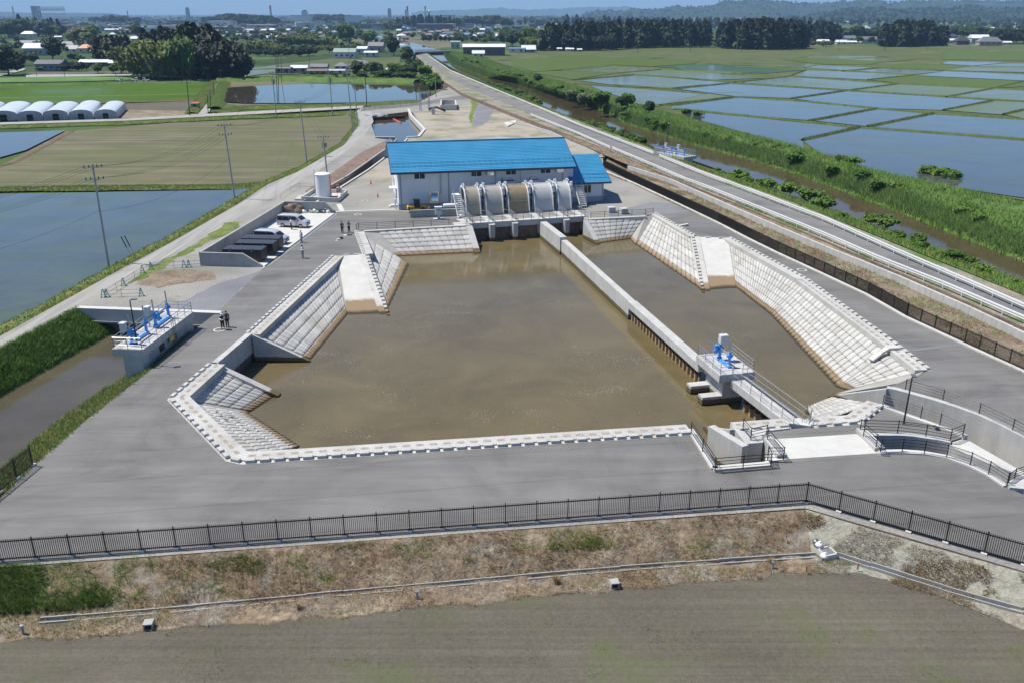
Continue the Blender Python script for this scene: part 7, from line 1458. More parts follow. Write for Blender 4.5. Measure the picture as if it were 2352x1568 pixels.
def ridge(name,pts,dist,deep,mat,amp,n=260,rows=14):
 us=[p[0]for p in pts];vs=[p[1]for p in pts];mb=MB();V=[]
 for i in range(n+1):
  u=us[0]+(us[-1]-us[0])*i/n;v=float(np.interp(u,us,vs));
  for j in range(rows+1):
   q=j/rows;Y=dist+deep*q;x=(u-1176)/FPX*(dist+deep*min(q,.5));hh=ztop(v,dist+deep*.5)-LOW
   prof=math.sin(min(1,q*2)*math.pi/2)**.9 if q<=.5 else math.cos((q-.5)*math.pi)**.7
   p=Vector((x*.004,Y*.004,1.3));z=LOW-2+hh*prof+amp*prof*(noise.fractal(p*2.2,1,2,5))+amp*.25*prof*noise.noise(Vector((x*.05,Y*.05,0)))
   V.append((x,Y,z))
 mb.add(V,[(i*(rows+1)+j,(i+1)*(rows+1)+j,(i+1)*(rows+1)+j+1,i*(rows+1)+j+1)for i in range(n)for j in range(rows)]);return struct(mb,name,mat,80)
M['hill']=groundmat('wooded_hill',[(.3,(.015,.035,.012)),(.55,(.03,.055,.018)),(.75,(.07,.09,.03))],.006,.05,.6,bmp=1.0,bdist=12)
ridge('hills',[(1350,29),(1500,24),(1550,18),(1600,17),(1625,8),(1660,3),(1720,3.5),(1790,7),(1850,9),(1900,8),(2000,4),(2080,6),(2150,3),(2250,4),(2352,6),(2600,12)],5200,2600,M['hill'],30)
ridge('hills',[(1820,47),(1880,30),(1950,22),(2050,26),(2150,20),(2250,23),(2352,18),(2600,22)],3500,1400,M['hill'],18,160)
ridge('hills',[(960,30),(1030,24.5),(1080,24),(1150,18.5),(1210,24),(1280,21),(1345,16),(1380,18.5),(1425,15.5),(1460,24),(1520,19),(1600,21),(1800,20)],13500,3500,M['hill'],30,200)
ridge('hills',[(-100,31),(0,29),(60,27),(130,30),(300,31)],9000,1200,M['hill'],10,60)
# ---------------------------------------------------------------- vegetation
M['leaf_conifer']=leafmat('conifer_needles',(.007,.017,.008),(.026,.046,.016),.1);M['leaf_broad']=leafmat('broad_leaves',(.025,.055,.014),(.075,.13,.03));M['leaf_bright']=leafmat('bright_leaves',(.045,.11,.015),(.13,.24,.035),.35);M['leaf_bamboo']=leafmat('bamboo_leaves',(.11,.145,.032),(.27,.32,.09),.3)
M['leaf_olive']=leafmat('olive_leaves',(.07,.095,.025),(.19,.21,.07));M['bark']=plain('bark',(.09,.07,.05),.9,0,.3);M['leaf_shrub']=leafmat('shrub_leaves',(.065,.135,.018),(.18,.29,.05),.3);M['leaf_flower']=leafmat('pale_flowering_leaves',(.10,.15,.06),(.35,.38,.24),.3)
M['reed']=leafmat('reeds',(.075,.15,.03),(.20,.29,.09),.3);M['grass_g']=leafmat('green_grass',(.065,.155,.015),(.19,.31,.045),.3);M['leaf_hill']=leafmat('hill_leaves',(.012,.03,.01),(.055,.085,.025),.1);M['grass_deep']=leafmat('deep_green_grass',(.035,.09,.01),(.12,.20,.03),.3);M['sprout_g']=leafmat('green_sprouts',(.09,.16,.03),(.17,.25,.06),.3);M['grass_d']=leafmat('dry_grass',(.20,.145,.07),(.40,.31,.17),.3);M['grass_b']=leafmat('brown_grass',(.14,.085,.04),(.27,.17,.08),.25);M['grass_grey']=leafmat('withered_grass',(.27,.24,.19),(.46,.42,.345),.25);M['grass_y']=leafmat('yellow_grass',(.15,.16,.03),(.32,.28,.07),.3)
def leaf_mesh(name,cen,nor,size,mat,asp=1.5,rs=None):
 rs=rs or rng;N=len(cen);nor=nor/(np.linalg.norm(nor,axis=1,keepdims=True)+1e-9);a=rs.normal(size=(N,3));a-=nor*(a*nor).sum(1,keepdims=True);a/=np.linalg.norm(a,axis=1,keepdims=True)+1e-9;b=np.cross(nor,a)
 size=np.asarray(size).reshape(-1,1);v=np.empty((N,4,3));v[:,0]=cen-a*size*asp/2;v[:,1]=cen+b*size/2+nor*size*.12;v[:,2]=cen+a*size*asp/2;v[:,3]=cen-b*size/2+nor*size*.12
 return quad_mesh(name,v.reshape(-1,3),np.arange(4*N).reshape(-1,4),[mat])
def quad_mesh(name,v,f,mats,mi=None):
 me=bpy.data.meshes.new(name);n,k=f.shape;me.vertices.add(len(v));me.vertices.foreach_set('co',v.astype(np.float32).ravel());me.loops.add(n*k);me.loops.foreach_set('vertex_index',f.astype(np.int32).ravel());me.polygons.add(n);me.polygons.foreach_set('loop_start',np.arange(0,n*k,k,dtype=np.int32));me.polygons.foreach_set('loop_total',np.full(n,k,np.int32))
 for m in mats:me.materials.append(m)
 if mi is not None:me.polygons.foreach_set('material_index',mi.astype(np.int32))
 me.update(calc_edges=True);return me
def blob_crown(seed,nb,nl,zc,rx,rz,br,leaf,squash=.8):
 r=np.random.default_rng(seed);C_,N_,S_=[],[],[]
 for k in range(nb):
  d=r.normal(size=3);d/=np.linalg.norm(d);d[2]=d[2]*1.0 if d[2]>0 else d[2]*.8;q=r.uniform(.25,1)**.5;c=np.array([d[0]*rx*q,d[1]*rx*q,zc+d[2]*rz*q]);R_=br*r.uniform(.7,1.3);n=int(nl/nb)
  p=r.normal(size=(n,3));p/=np.linalg.norm(p,axis=1,keepdims=True);rr=R_*(.55+.5*r.random((n,1))**.5);q_=c+p*rr*np.array([1,1,squash]);C_.append(q_);N_.append(p+r.normal(size=(n,3))*.55+np.array([0,0,.35]));S_.append(leaf*r.uniform(.6,1.4,n))
 return np.concatenate(C_),np.concatenate(N_),np.concatenate(S_)
def conifer_crown(seed,n,w=.17,leaf=.05,top=.75):
 r=np.random.default_rng(seed);z=r.uniform(.06,1,n)**.85;lev=np.round(z*14+r.normal(size=n)*.15)/14;prof=np.clip(np.minimum(1,(1-z)/(1-top+.2))**.55,.04,1)*(.8+.35*np.sin(lev*40+seed));az=r.uniform(0,2*np.pi,n);lob=1+.22*np.sin(az*3+lev*17+seed);q=r.random(n)**.4
 R_=w*prof*lob*q;c=np.stack([R_*np.cos(az),R_*np.sin(az),z-.04*q],1);nn=np.stack([np.cos(az),np.sin(az),r.uniform(.0,.9,n)],1)+r.normal(size=(n,3))*.4;return c,nn,leaf*r.uniform(.6,1.4,n)
def bamboo_crown(seed,ns,nl):
 r=np.random.default_rng(seed);C_,N_,S_=[],[],[]
 for k in range(ns):
  b=r.normal(size=2)*.16;lean=b*1.2+r.normal(size=2)*.06;h=r.uniform(.72,1.0);n=nl//ns;q=r.random(n)**.6;z=h*(.12+.88*q);bend=np.maximum(0,q-.55)**2*1.2
  p=np.stack([b[0]+lean[0]*(q+bend),b[1]+lean[1]*(q+bend),z-bend*.25],1)+r.normal(size=(n,3))*np.array([.045,.045,.02]);C_.append(p);N_.append(r.normal(size=(n,3))+np.array([b[0],b[1],.2])*2);S_.append(.055*r.uniform(.6,1.4,n))
 return np.concatenate(C_),np.concatenate(N_),np.concatenate(S_)
PROTO={}
def proto(kind,arr,mat,trunk_h,trunk_r,asp=1.5,limbs=4):
 c=leaf_mesh('crown',*arr,mat,asp);tb=MB();tb.tube([(0,0,-.02),(.01,0,trunk_h*.5),(0,.01,trunk_h)],trunk_r,6,0,trunk_r*.45)
 for k in range(limbs):a=2.4*k;tb.tube([(0,0,trunk_h*(.5+.1*k)),(.12*math.cos(a),.12*math.sin(a),trunk_h*(.8+.08*k))],trunk_r*.5,5,0,trunk_r*.2)
 PROTO.setdefault(kind,[]).append((c,mesh_of(tb,'trunk',M['bark']),arr))
for s in range(3):proto('broad',blob_crown(s,22,1900,.56,.36,.33,.18,.075),M['leaf_broad'],.55,.028)
for s in range(2):proto('bright',blob_crown(s+10,22,1900,.57,.37,.33,.17,.075),M['leaf_bright'],.5,.028)
for s in range(2):proto('olive',blob_crown(s+20,22,1900,.53,.38,.34,.19,.075),M['leaf_olive'],.5,.025)
for s in range(4):proto('conifer',conifer_crown(s,1500,.17,.07),M['leaf_conifer'],.9,.018,1.9,0)
for s in range(2):proto('bamboo',bamboo_crown(s,14,1700),M['leaf_bamboo'],.8,.012,2.6,3)
for s in range(2):proto('dark',blob_crown(s+30,24,1900,.52,.34,.38,.19,.075),M['leaf_conifer'],.5,.03)
for s in range(3):proto('shrub',blob_crown(s+40,18,1100,.40,.42,.36,.22,.10),M['leaf_shrub'],.45,.02)
proto('flower',blob_crown(50,14,900,.42,.42,.40,.20,.09),M['leaf_flower'],.45,.02)
TN=dict(broad='broadleaf_tree',bright='broadleaf_tree',olive='broadleaf_tree',conifer='conifer_tree',bamboo='bamboo_clump',dark='evergreen_tree',shrub='shrub',flower='shrub')
def plant(kind,p,w,h,lab,group,nm=None):
 nm=nm or TN[kind];c,tr,_=rnd.choice(PROTO[kind]);t=thing(nm,lab,'shrub' if nm=='shrub' else 'bamboo' if kind=='bamboo' else 'tree',p,rnd.uniform(0,6.28),group);t.scale=(w,w,h)
 link('crown' if nm!='shrub' else 'foliage',c,t)
 link('trunk' if nm!='shrub' else 'stem',tr,t);return t
def tree(kind,u,vb,vt,lab,group=None,wk=None,z=LOW):
 p=p3(u,vb,z);h=(ztop(vt,p.y)-z);w=h*(wk or{'conifer':1.0,'bamboo':.95}.get(kind,1.05));return plant(kind,p,w,h,lab,group)
def grove(kind,n,us,vbs,vts,lab,group,wk=None,jit=.12):
 """n trees between survey lines: us = (u0,u1), vbs / vts = ground and top line values across the width"""
 for k in range(n):
  f=(k+rnd.random())/n;u=us[0]+(us[1]-us[0])*f;vb=float(np.interp(f,np.linspace(0,1,len(vbs)),vbs));vt=float(np.interp(f,np.linspace(0,1,len(vts)),vts));back=rnd.random()*5*(vb-31)/100
  tree(kind,u,vb-back,vt+(vb-vt)*rnd.uniform(-.02,jit*2),lab,group,wk)
G1='big grove at left beside the field lane'
grove('conifer',26,(335,410),(160,162),(72,62,66),'tall dark conifer behind the bamboo of the big left grove','conifers behind the bamboo of the big grove',1.2)
grove('conifer',34,(405,555),(176,184),(64,58,50,60,84,105),'tall dark conifer crowded in the big left grove',G1,1.1)
grove('dark',14,(400,562),(185,185),(120,100,95,90,92,115),'dark broadleaf tree at the front of the big left grove',G1,.9)
grove('bamboo',14,(305,408),(181,185),(104,90,88,92),'pale olive bamboo clump at the left end of the big grove','bamboo at the left end of the big grove',1.0)
tree('bright',422,187,72,'bright green climbing tree standing out of the dark big grove',None,.6);tree('bright',440,188,98,'second bright green tree in the dark big grove, lower down',None,.45);tree('bright',460,185,122,'small bright green tree at the foot of the big grove',None,.6);tree('olive',560,178,120,'yellowish tree at the right end of the big grove')
grove('conifer',12,(228,303),(147,147),(82,74,82,78),'dark conifer in the clump left of the bamboo','dark conifers left of the bamboo',1.1)
tree('dark',122,136,85,'large dark round tree beside the pale roofed farm shed',None,1.1);tree('dark',20,172,108,'large dark tree at the left picture edge',None,1.3);tree('dark',-12,168,112,'dark tree cut by the left picture edge',None,1.2);tree('broad',55,150,118,'green tree in front of the pale roofed farm shed');tree('broad',78,148,120,'green tree left of the dark round tree')
tree('bright',168,142,118,'bright green tree before the orange roofed house',None,1.3);tree('bright',186,145,126,'low bright green tree right of the orange roofed house',None,1.3);tree('bright',226,169,145,'bright green round garden tree by the farm lane',None,1.3);tree('bright',262,169,146,'bright green garden tree left of the bamboo',None,1.3);tree('bright',278,168,148,'pale green garden tree next to the bamboo',None,1.2);tree('bright',90,165,153,'yellow green bush in front of the dark farmhouse',None,1.8)
grove('dark',8,(146,204),(164,165),(142,140,144),'dark clipped garden tree of the farm hedge','dark garden trees of the farm hedge',1.3)
tree('olive',190,102,59,'large olive tree behind the orange roofed house',None,1.35);tree('olive',172,100,70,'smaller olive tree left of the large olive one',None,1.3);tree('bright',215,92,55,'round mid green tree behind the olive tree',None,1.2);tree('olive',205,104,72,'olive tree right of the large one',None,1.2);tree('broad',224,130,106,'pale green tree right of the orange roofed house',None,1.2)
grove('broad',24,(-20,148),(90,86,84),(50,40,38,46,58),'mid green tree of the far left wood','trees of the far left wood',1.0);grove('conifer',8,(50,145),(84,84),(34,40,42),'dark conifer in the far left wood','conifers of the far left wood')
tree('broad',316,88,50,'tall bluish tree beyond the dark conifers',None,1.0)
tree('bright',796,98,50,'big bright green spreading tree in the middle distance',None,1.0);tree('bright',848,102,70,'bright green tree right of the big spreading one',None,1.0);tree('broad',1,100,86,'small green tree at the far left edge')
tree('dark',905,128,82,'tall dark tree by the tan house',None,.8);tree('broad',936,148,105,'dark green tree at the bend of the canal road',None,.95);tree('broad',952,176,135,'large green tree left of the canal road',None,1.5);tree('bright',975,182,146,'bright green tree nearest the canal road',None,1.2);tree('bright',992,205,165,'yellow green bush at the right end of the long pond',None,1.3);tree('bright',1000,215,180,'green bush by the right end of the long pond',None,1.3);tree('broad',820,174,138,'green tree left of the pond trees',None,1.0);tree('bright',842,170,145,'small bright tree before the farmhouse',None,1.0);tree('broad',862,174,140,'green tree before the farmhouse',None,1.2);tree('bright',905,172,142,'bright tree among the pond trees',None,1.2);tree('broad',930,180,150,'green tree among the pond trees',None,1.5)
grove('broad',14,(690,960),(176,180,186),(166,166,160,162),'low dark bush of the hamlet hedge','bushes of the hamlet hedge',1.9)
grove('bright',34,(520,985),(186,184,187),(175,173,176),'bright bush on the bank behind the long pond','bushes on the bank behind the long pond',1.8)
grove('bamboo',16,(638,768),(108,110),(80,76,78,90),'dark bamboo clump in the thicket behind the meadow','bamboo thicket behind the meadow',1.3);grove('bamboo',12,(535,640),(120,122),(95,92,98),'pale bamboo clump right of the big left grove','pale bamboo right of the big left grove',1.4)
grove('dark',20,(555,725),(131,131),(114,108,110),'dark hedge tree along the edge of the meadow','hedge trees along the meadow',1.5);grove('olive',14,(725,880),(122,116),(104,100,100),'olive shrub behind the white warehouse','olive shrubs behind the warehouse',1.6)
grove('dark',26,(472,640),(60,60),(36,30,32,34,38),'far dark tree beyond the left village','far dark trees beyond the left village',1.3);grove('dark',22,(212,322),(56,56),(38,35,36,40),'far dark tree above the left hamlet','far dark trees above the left hamlet',1.3);grove('dark',20,(708,812),(54,54),(36,32,30,33),'far dark tree behind the big bright tree','far dark trees behind the big bright tree',1.3)
grove('conifer',26,(912,1060),(66,64),(40,33,33,36,42),'dark tree of the wood behind the riverside village','dark wood behind the riverside village',1.2);tree('olive',893,71,47,'round olive tree at the left end of the riverside wood',None,1.4);tree('broad',915,70,52,'green tree next to the olive one by the riverside wood',None,1.3)
grove('broad',14,(1050,1180),(62,64),(38,34,34,40),'mid green tree behind the riverside village roofs','trees behind the riverside village',1.2);grove('dark',10,(965,1070),(97,100),(80,82),'clipped dark tree in the row along the canal bank village','row of dark trees before the riverside village',1.2)
grove('broad',8,(1155,1240),(108,112),(62,66,60,76),'dark green tree at the left end of the conifer wall','trees at the left end of the conifer wall',1.0);grove('bamboo',5,(1200,1240),(116,117),(82,86),'pale bamboo clump right of the blue walled shed','bamboo by the blue walled shed',1.2);tree('bright',1215,100,58,'round bright tree above the blue walled shed',None,1.1);tree('bright',1115,100,86,'bright low tree right of the riverside village',None,1.6);tree('bright',1128,98,86,'second bright low tree right of the riverside village',None,1.4)
CW='dark conifer wall along the far side of the rice plain'
grove('conifer',60,(1238,1625),(117,118,115,111,110,109),(62,52,50,47,44,45,46,46),'tall dark conifer of the long conifer wall',CW,1.15,.1);grove('conifer',50,(1250,1625),(112,110,105,104),(54,48,46,44,44),'tall dark conifer of the long conifer wall',CW,1.1,.08)
grove('dark',16,(1238,1420),(118,118),(75,72,80),'dark broadleaf tree at the front of the conifer wall','broadleaf trees before the conifer wall',.9)
tree('bright',1476,108,46,'light green tree poking out of the conifer wall, left of two',None,.45);tree('bright',1493,108,48,'light green tree poking out of the conifer wall, right of two',None,.45);tree('bamboo',1436,110,52,'yellowish tree in a gap of the conifer wall',None,.5)
grove('conifer',44,(1650,1852),(113,115,113),(50,42,41,43,52),'dark conifer of the big grove right of the conifer wall','big conifer grove right of the wall',1.15,.08);tree('flower',1692,113,96,'pale flowering bush at the foot of the conifer grove',None,1.6)
grove('conifer',16,(1852,1925),(98,98),(48,50,48,52),'conifer left of the white sheds','conifers left of the white sheds',1.1);grove('olive',6,(1852,1915),(108,108),(92,90),'olive bush at the right foot of the conifer grove','olive bushes by the white sheds',1.6)
grove('broad',12,(1925,2030),(94,94),(58,56,60),'green tree behind the white sheds','trees behind the white sheds',1.2);grove('conifer',34,(2020,2168),(108,108),(58,48,44,44,50,62),'dark conifer of the right grove on the far plain','right conifer grove on the far plain',1.2,.08)
tree('broad',1972,100,82,'round green tree between the white sheds and the long house',None,1.2);tree('broad',2000,100,84,'small round tree before the long white house',None,1.2)
grove('broad',16,(2165,2360),(88,96),(60,58,64,62),'tree among the farmhouses at the right edge','trees among the right farmhouses',1.3);grove('dark',8,(2290,2370),(100,102),(66,62),'dark tree at the right edge of the far plain','dark trees at the right edge',1.2)
grove('conifer',40,(1300,1900),(66,64,62,66),(34,38,40,38),'bluish far conifer behind the conifer wall','far conifers behind the wall',1.4)
def wood(lab,specs,mat,kind='broad'):
 V,F,o=[],[],0
 for n,u0,u1,v0,v1,hh in specs:
  for k in range(n):
   p=p3(rnd.uniform(u0,u1),rnd.uniform(v0,v1),LOW);h=hh*rnd.uniform(.7,1.2);arr=rnd.choice(PROTO[kind])[2];sel=np.random.default_rng(k).choice(len(arr[0]),110,replace=False);c,nn,s=arr[0][sel],arr[1][sel],arr[2][sel]*3.2
   nn=nn/(np.linalg.norm(nn,axis=1,keepdims=True)+1e-9);a=np.random.default_rng(k+5).normal(size=nn.shape);a-=nn*(a*nn).sum(1,keepdims=True);a/=np.linalg.norm(a,axis=1,keepdims=True)+1e-9;b=np.cross(nn,a);s=s.reshape(-1,1);q=np.stack([c-a*s*.7,c+b*s*.5,c+a*s*.7,c-b*s*.5],1).reshape(-1,3)*np.array([h*1.15,h*1.15,h])+np.array(p)
   V.append(q)
 V=np.concatenate(V);return stuff(link('far_woodland',quad_mesh('far_woodland',V,np.arange(len(V)).reshape(-1,4),[mat])),lab,'woodland')
wood('far off scattered woods across the left plain below the horizon',[(320,-100,900,36,50,12),(260,-100,900,50,62,10),(160,560,1000,44,60,12),(150,480,780,62,96,6),(90,-60,330,60,84,8),(90,880,1180,62,90,6),(60,-60,300,96,125,6),(150,480,900,56,98,8),(70,560,900,98,122,5),(60,1050,1200,66,100,7)],M['leaf_broad'])
wood('far off woods in front of the hills at right',[(160,1180,1900,40,56,15),(140,1900,2400,42,60,15),(80,1100,1400,44,60,14),(60,2060,2400,58,74,11),(120,900,1300,37,44,14)],M['leaf_broad'])
wood('woods of dark conifers scattered far off below the hills',[(130,1180,1950,46,62,18),(70,1950,2380,46,64,17)],M['leaf_conifer'],'conifer')
def hillwood():
 V=[]
 for ob in[o for o in bpy.data.objects if o.name.startswith('hills')and o.get('kind')=='structure'][:2]:
  co=np.empty(len(ob.data.vertices)*3,np.float32);ob.data.vertices.foreach_get('co',co);co=co.reshape(-1,3);r=np.random.default_rng(3)
  co=co[(co[:,2]>4)];idx=r.integers(0,len(co),2600);pts=co[idx]+r.normal(size=(2600,3))*np.array([9,25,0]);arr=PROTO['broad'][0][2]
  for p in pts:
   sel=r.choice(len(arr[0]),14,replace=False);c,nn=arr[0][sel]-np.array([0,0,.35]),arr[1][sel];nn=nn/np.linalg.norm(nn,axis=1,keepdims=True);a=r.normal(size=nn.shape);a-=nn*(a*nn).sum(1,keepdims=True);a/=np.linalg.norm(a,axis=1,keepdims=True);b=np.cross(nn,a);s=.38;h=r.uniform(9,17)
   V.append(np.stack([c-a*s,c+b*s*.8,c+a*s,c-b*s*.8],1).reshape(-1,3)*h+p)
 V=np.concatenate(V);stuff(link('hill_woodland',quad_mesh('hill_woodland',V,np.arange(len(V)).reshape(-1,4),[M['leaf_hill']])),'woods covering the hills at right','woodland')
hillwood()
SH=0
def shrubs(n,lineu,z,h0,h1,lab,group,kinds=('shrub','shrub','bright'),spread=2.5,wide=1.25):
 pl=resample(PP(lineu,z),200)
 for k in range(n):
  p=pl[min(200,int((k+rnd.random())/n*200))]+Vector((rnd.uniform(-spread,spread),rnd.uniform(-spread,spread),0));h=rnd.uniform(h0,h1);plant(rnd.choice(kinds),p-Vector((0,0,.25)),h*wide*rnd.uniform(.8,1.2),h,lab,group,'shrub')
shrubs(20,[(1120,192),(1180,212),(1225,232)],-1.0,1.2,2.4,'green shrub on the near canal bank far up the road','shrubs on the near canal bank far up')
shrubs(20,[(1130,196),(1165,210),(1200,226),(1236,244)],-.8,1.6,2.8,'dense green shrub overhanging the near canal bank above the yard','shrubs overhanging the near bank above the yard')
shrubs(26,[(1326,284),(1380,300),(1440,318),(1475,332)],-.6,1.3,2.5,'green shrub on the near canal bank before the sluice','shrubs on the near bank before the sluice',spread=2.2)
shrubs(12,[(1630,392),(1690,408),(1740,425),(1800,445)],-.8,1.0,1.8,'low green shrub on the near bank after the sluice','low shrubs on the near bank after the sluice',spread=1.8)
for k,(u,v,h)in enumerate(((1700,412,3.0),(1760,432,2.8),(1815,446,3.3),(1862,462,3.6),(1890,478,3.4),(2005,512,2.4),(2035,520,2.6))):plant('shrub',p3(u,v,-1.2),h*1.2,h*.8,['first','second','third','fourth','fifth','sixth','seventh'][k]+' leafy shrub along the near canal bank after the sluice','leafy shrubs along the near canal bank','shrub')
shrubs(26,[(1930,505),(2060,550),(2180,600),(2300,650),(2420,700)],-.6,.9,1.9,'green shrub on the near canal bank at right','shrubs on the near canal bank at right',spread=2.2)
shrubs(24,[(1060,138),(1160,170),(1260,202),(1350,222)],.3,1.5,3.0,'green shrub on the levee far up the canal','shrubs on the levee far up the canal',spread=3)
shrubs(20,[(1300,222),(1350,230),(1400,242)],.1,1.8,3.2,'shrub crowding the levee at the canal bend','shrubs at the canal bend',('shrub','flower','bright'),3)
for u,v,h,lab,kd in((1379,248,6.0,'large round bright green tree on the levee at the canal bend','bright'),(1428,250,4.2,'mid sized tree on the levee right of the canal bend','broad'),(1442,246,5.0,'taller slim tree on the levee right of the canal bend','bright'),(1490,262,4.2,'solitary tree on the levee further down','broad'),(1310,228,3.6,'pale flowering tree on the water side of the levee','flower'),(1335,234,3.4,'second pale flowering tree on the water side of the levee','flower'),(1236,190,4,'dark tree on the levee far up','broad')):plant(kd,p3(u,v,.2),h*1.15,h,lab,None)
shrubs(24,[(1450,262),(1560,292),(1680,322),(1780,344)],-.25,1.0,1.9,'green shrub on the crest of the levee','shrubs on the crest of the levee',spread=5,wide=1.5)
shrubs(24,[(1800,345),(1960,388),(2120,446),(2250,486),(2400,540)],-.25,1.2,2.2,'green shrub on the crest of the levee at right','shrubs on the levee crest at right',('shrub','shrub','bright'),6,1.5)
for u,v,lab in((1575,262,'leafy sapling by the corner of the flooded plot'),(1603,268,'second leafy sapling by the corner of the flooded plot'),(2130,400,'leafy sapling on the far side of the levee'),(2160,405,'second leafy sapling on the far side of the levee'),(2185,412,'third leafy sapling on the far side of the levee')):plant('shrub',p3(u,v,-1.7),3.6,2.3,lab,None)
def scatter(name,objs,n,h0,h1,wid,mats,pick,lab,cat='grass',lean=.45,nb=3,keep=None):
 P_=[];
 for ob in objs:
  me=ob.data;me.calc_loop_triangles();tv=np.array([t.vertices[:]for t in me.loop_triangles]);co=np.array([v.co[:]for v in me.vertices]);a,b,c=co[tv[:,0]],co[tv[:,1]],co[tv[:,2]];ar=np.linalg.norm(np.cross(b-a,c-a),axis=1);k=rng.choice(len(tv),int(n*1.0/len(objs)),p=ar/ar.sum());r1,r2=rng.random((2,len(k)));s=np.sqrt(r1);P_.append(a[k]*(1-s)[:,None]+b[k]*(s*(1-r2))[:,None]+c[k]*(s*r2)[:,None])
 p=np.concatenate(P_)
 if keep is not None:p=p[np.array([keep(q)for q in p])]
 mi,hs=zip(*[pick(q)for q in p]);mi=np.repeat(np.array(mi),nb);hs=np.repeat(np.array(hs),nb);p=np.repeat(p,nb,0);N=len(p);p=p+rng.normal(size=(N,3))*np.array([wid*1.4,wid*1.4,0]);h=rng.uniform(h0,h1,N)*hs;az=rng.uniform(0,2*np.pi,N);d=np.stack([np.cos(az),np.sin(az),np.zeros(N)],1);ln=rng.normal(size=(N,3))*lean;ln[:,2]=0
 v=np.empty((N,3,3));w=(wid*rng.uniform(.5,1.3,N))[:,None];v[:,0]=p-d*w/2;v[:,1]=p+d*w/2;v[:,2]=p+(ln+np.array([0,0,1]))*h[:,None];v[:,:2,2]-=.03
 return stuff(link(name,quad_mesh(name,v.reshape(-1,3),np.arange(3*N).reshape(-1,3),mats,mi)),lab,cat)
def objs(nm):return[o for o in bpy.data.objects if o.name.split('.')[0]==nm]
FM=[M['grass_d'],M['grass_b'],M['grass_grey'],M['grass_g'],M['grass_y']]
leftx=p3(250,1330,-.5).x
def pick_front(q):
 n=noise.fractal(Vector((q[0]*.16,q[1]*.35,0)),1,2,4);g=noise.fractal(Vector((q[0]*.22+40,q[1]*.5,5)),1,2,4)+max(0,min(1.2,(leftx+5-q[0])*.2))+(.2 if q[2]> -.75 and q[0]<8 else 0)*(1 if q[2]> -1.3 else.5);r=rnd.random()
 if q[0]<leftx+1.5+2*n and q[2]> -1.3 and r<.85:return(3,1.35)
 if g>.42 and q[2]> -1.25:return(3 if r<.6 else 4,1.25 if q[0]<leftx else 1.0)
 if g>.22 and r<.5:return(4,1)
 if n>.2:return(1 if r<.6 else 0,1.1)
 if n< -.15:return(2,.6 if r<.7 else.9)
 return(0 if r<.5 else(2 if r<.8 else 1),.9)
def keep_front(q):
 n=noise.fractal(Vector((q[0]*.3,q[1]*.4,9)),1,2,4);return n> -.5+(.5 if q[2]> -.18 else 0)+(.5 if q[0]>20 else.15 if q[0]>14 else 0)and q[2]< -.05
scatter('dry_grass',objs('front_embankment')+objs('front_embankment_corner'),52000,.07,.26,.030,FM,pick_front,'dry brown and green grass covering the front embankment',keep=keep_front,lean=.9)
scatter('green_grass',objs('front_embankment'),90000,.14,.4,.04,[M['grass_deep'],M['grass_y']],lambda q:(0 if rnd.random()<.85 else 1,1),'lush green grass at the left end of the front embankment',keep=lambda q:q[0]<leftx-.5+5*noise.fractal(Vector((q[0]*.2,q[1]*.3,6)),1,2,4)-abs(rnd.gauss(0,1.6))and-1.4<q[2]< -.02,lean=.6)
scatter('green_tufts',objs('front_embankment'),60000,.08,.26,.04,[M['grass_deep'],M['grass_y'],M['grass_b']],lambda q:(0 if rnd.random()<.55 else(1 if rnd.random()<.7 else 2),1),'scattered green and ochre weeds on the upper front embankment',keep=lambda q:-.85<q[2]< -.1 and noise.fractal(Vector((q[0]*.3,q[1]*.6,16)),1,2,4)>.26+max(0,q[0]-3)*.02+abs(rnd.gauss(0,.16)),lean=.6)
LM=[M['grass_g'],M['reed'],M['grass_y'],M['leaf_shrub']]
def pick_levee(q):
 n=noise.noise(Vector((q[0]*.08,q[1]*.08,2)));r=rnd.random();return(0 if n>.1 else(3 if n< -.25 else(0 if r<.5 else 1)),1+.5*n)if r<.9 else(2,.8)
scatter('levee_grass',objs('levee_bank')+objs('levee_back'),60000,.4,1.1,.12,LM,pick_levee,'tall green grass covering the levee')
rb=objs('levee_bank')
def crestdist(q):return-2.4<q[2]< -.4
scatter('reeds',rb,80000,.7,1.5,.09,[M['reed'],M['grass_g']],lambda q:(0 if rnd.random()<.8 else 1,1.0+.35*noise.noise(Vector((q[0]*.2,q[1]*.2,7)))),'tall reeds standing along the water edge of the levee','reeds',.38,3,crestdist)
scatter('verge_grass',objs('canal_verge'),32000,.25,.8,.09,[M['grass_g'],M['grass_y'],M['leaf_shrub']],lambda q:(0 if rnd.random()<.55 else(2 if rnd.random()<.6 else 1),1),'green grass on the bank between the canal and its road')
scatter('fence_grass',objs('fence_bank'),14000,.08,.32,.05,[M['grass_g'],M['grass_b'],M['grass_y']],lambda q:((0 if noise.noise(Vector((q[0]*.5,q[1]*.3,1)))>.05 else(1 if rnd.random()<.7 else 2)),1.0),'patchy weeds between the right fence and the concrete wall',keep=lambda q:noise.noise(Vector((q[0]*.35,q[1]*.2,4)))> -.2)
scatter('road_bank_grass',objs('road_bank'),6000,.05,.2,.05,[M['grass_b'],M['grass_d']],lambda q:(rnd.choice((0,0,1)),1),'dry brown weeds between the concrete wall and the guard rail')
scatter('channel_grass',objs('channel_bank'),34000,.14,.45,.06,[M['grass_g'],M['grass_y'],M['leaf_shrub'],M['grass_d']],lambda q:(((0 if rnd.random()<.6 else 2)if q[0]< -40 else(0 if rnd.random()<.55 else(1 if rnd.random()<.6 else 3))),1.25 if q[0]< -41 else.75),'rank green grass on the banks of the left channel',keep=lambda q:q[2]>WZ+.15)
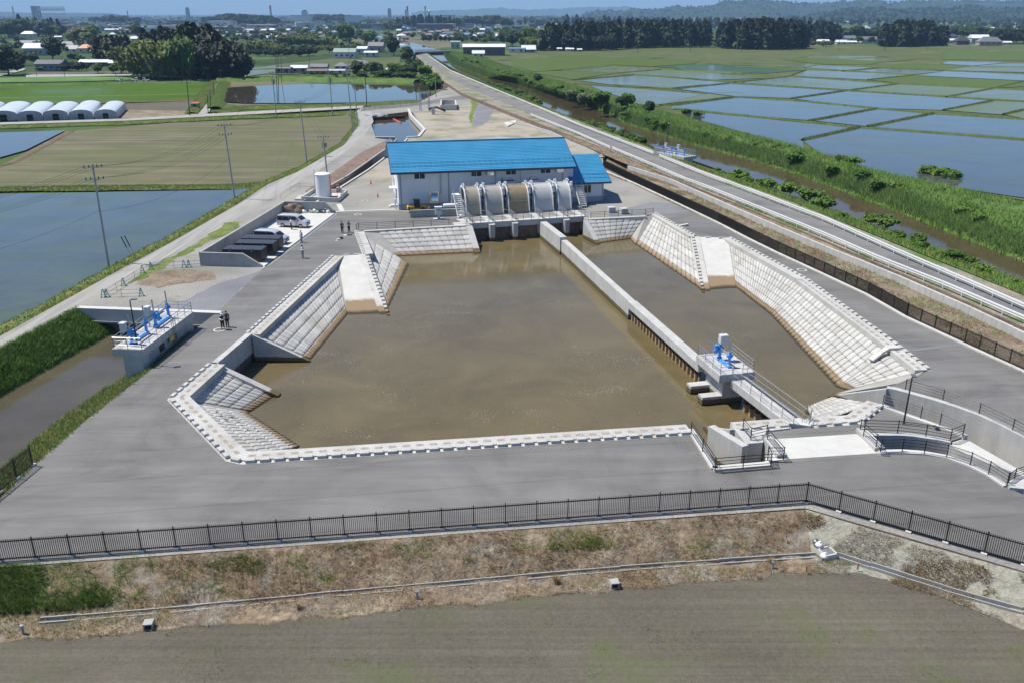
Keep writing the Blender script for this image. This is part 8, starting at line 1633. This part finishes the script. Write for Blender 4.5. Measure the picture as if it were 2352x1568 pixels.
scatter('bank_grass',objs('grass_bank'),60000,.12,.4,.09,[M['grass_g'],M['grass_y'],M['grass_d']],lambda q:(0 if rnd.random()<.62 else(1 if rnd.random()<.75 else 2),1),'grass on the banks round the left fields')
scatter('bund_grass',objs('field_bund'),36000,.1,.3,.12,[M['leaf_broad'],M['grass_g'],M['grass_d']],lambda q:(0 if rnd.random()<.6 else(1 if rnd.random()<.75 else 2),1),'short grass on the bunds of the rice plain')
scatter('field_sprouts',objs('bare_field')[:1],60000,.02,.06,.11,[M['sprout_g']],lambda q:(0,1),'thin green sprouts dotted over the bare field in front',keep=lambda q:q[1]>18 and q[1]<40 and abs(q[0])<36 and rnd.random()<.8 and noise.fractal(Vector((q[0]*.35,q[1]*.5,3)),1,2,4)>.26)
for u,v,s,lab in((1278,1338,1.0,'large pale dry grass tuft at the edge of the bare field'),(1590+180,1291,.6,'pale dry grass tuft beside the standpipe near the catch basin'),(688,1398,.7,'pale dry grass tuft right of the left inlet')):
 c=p3(u,v,LOW);n=220;az=rng.uniform(0,2*np.pi,n);out=rng.uniform(.05,.55,n)*s;hh=rng.uniform(.25,.6,n)*s;d=np.stack([np.cos(az),np.sin(az),0*az],1);pz=np.stack([-d[:,1],d[:,0],0*az],1)*.012;tip=d*out[:,None]+np.array([0,0,1])*hh[:,None];V=np.stack([d*.04-pz,d*.04+pz,tip],1).reshape(-1,3);o=link('grass_tuft',quad_mesh('grass_tuft',V,np.arange(3*n).reshape(-1,3),[M['grass_d']]));o.location=c;tag(o,lab,'grass tuft','pale grass tufts')
 # ---------------------------------------------------------------- air
def haze(density):
 mb=MB();X=21500;mb.bb(-X,X,-300,21500,-6,420);me=mesh_of(mb,'haze',[]);m=bpy.data.materials.new('air_haze');m.use_nodes=True;t=m.node_tree;t.nodes.remove(t.nodes['Principled BSDF']);v=t.nodes.new('ShaderNodeVolumePrincipled');v.inputs['Density'].default_value=density;v.inputs['Color'].default_value=(.42,.68,1.0,1);v.inputs['Anisotropy'].default_value=0.0;t.links.new(v.outputs[0],t.nodes['Material Output'].inputs['Volume']);me.materials.append(m);o=link('haze',me);o['kind']='stuff';o['label']='pale blue haze of the far air';o['category']='haze'
haze(0.00009)
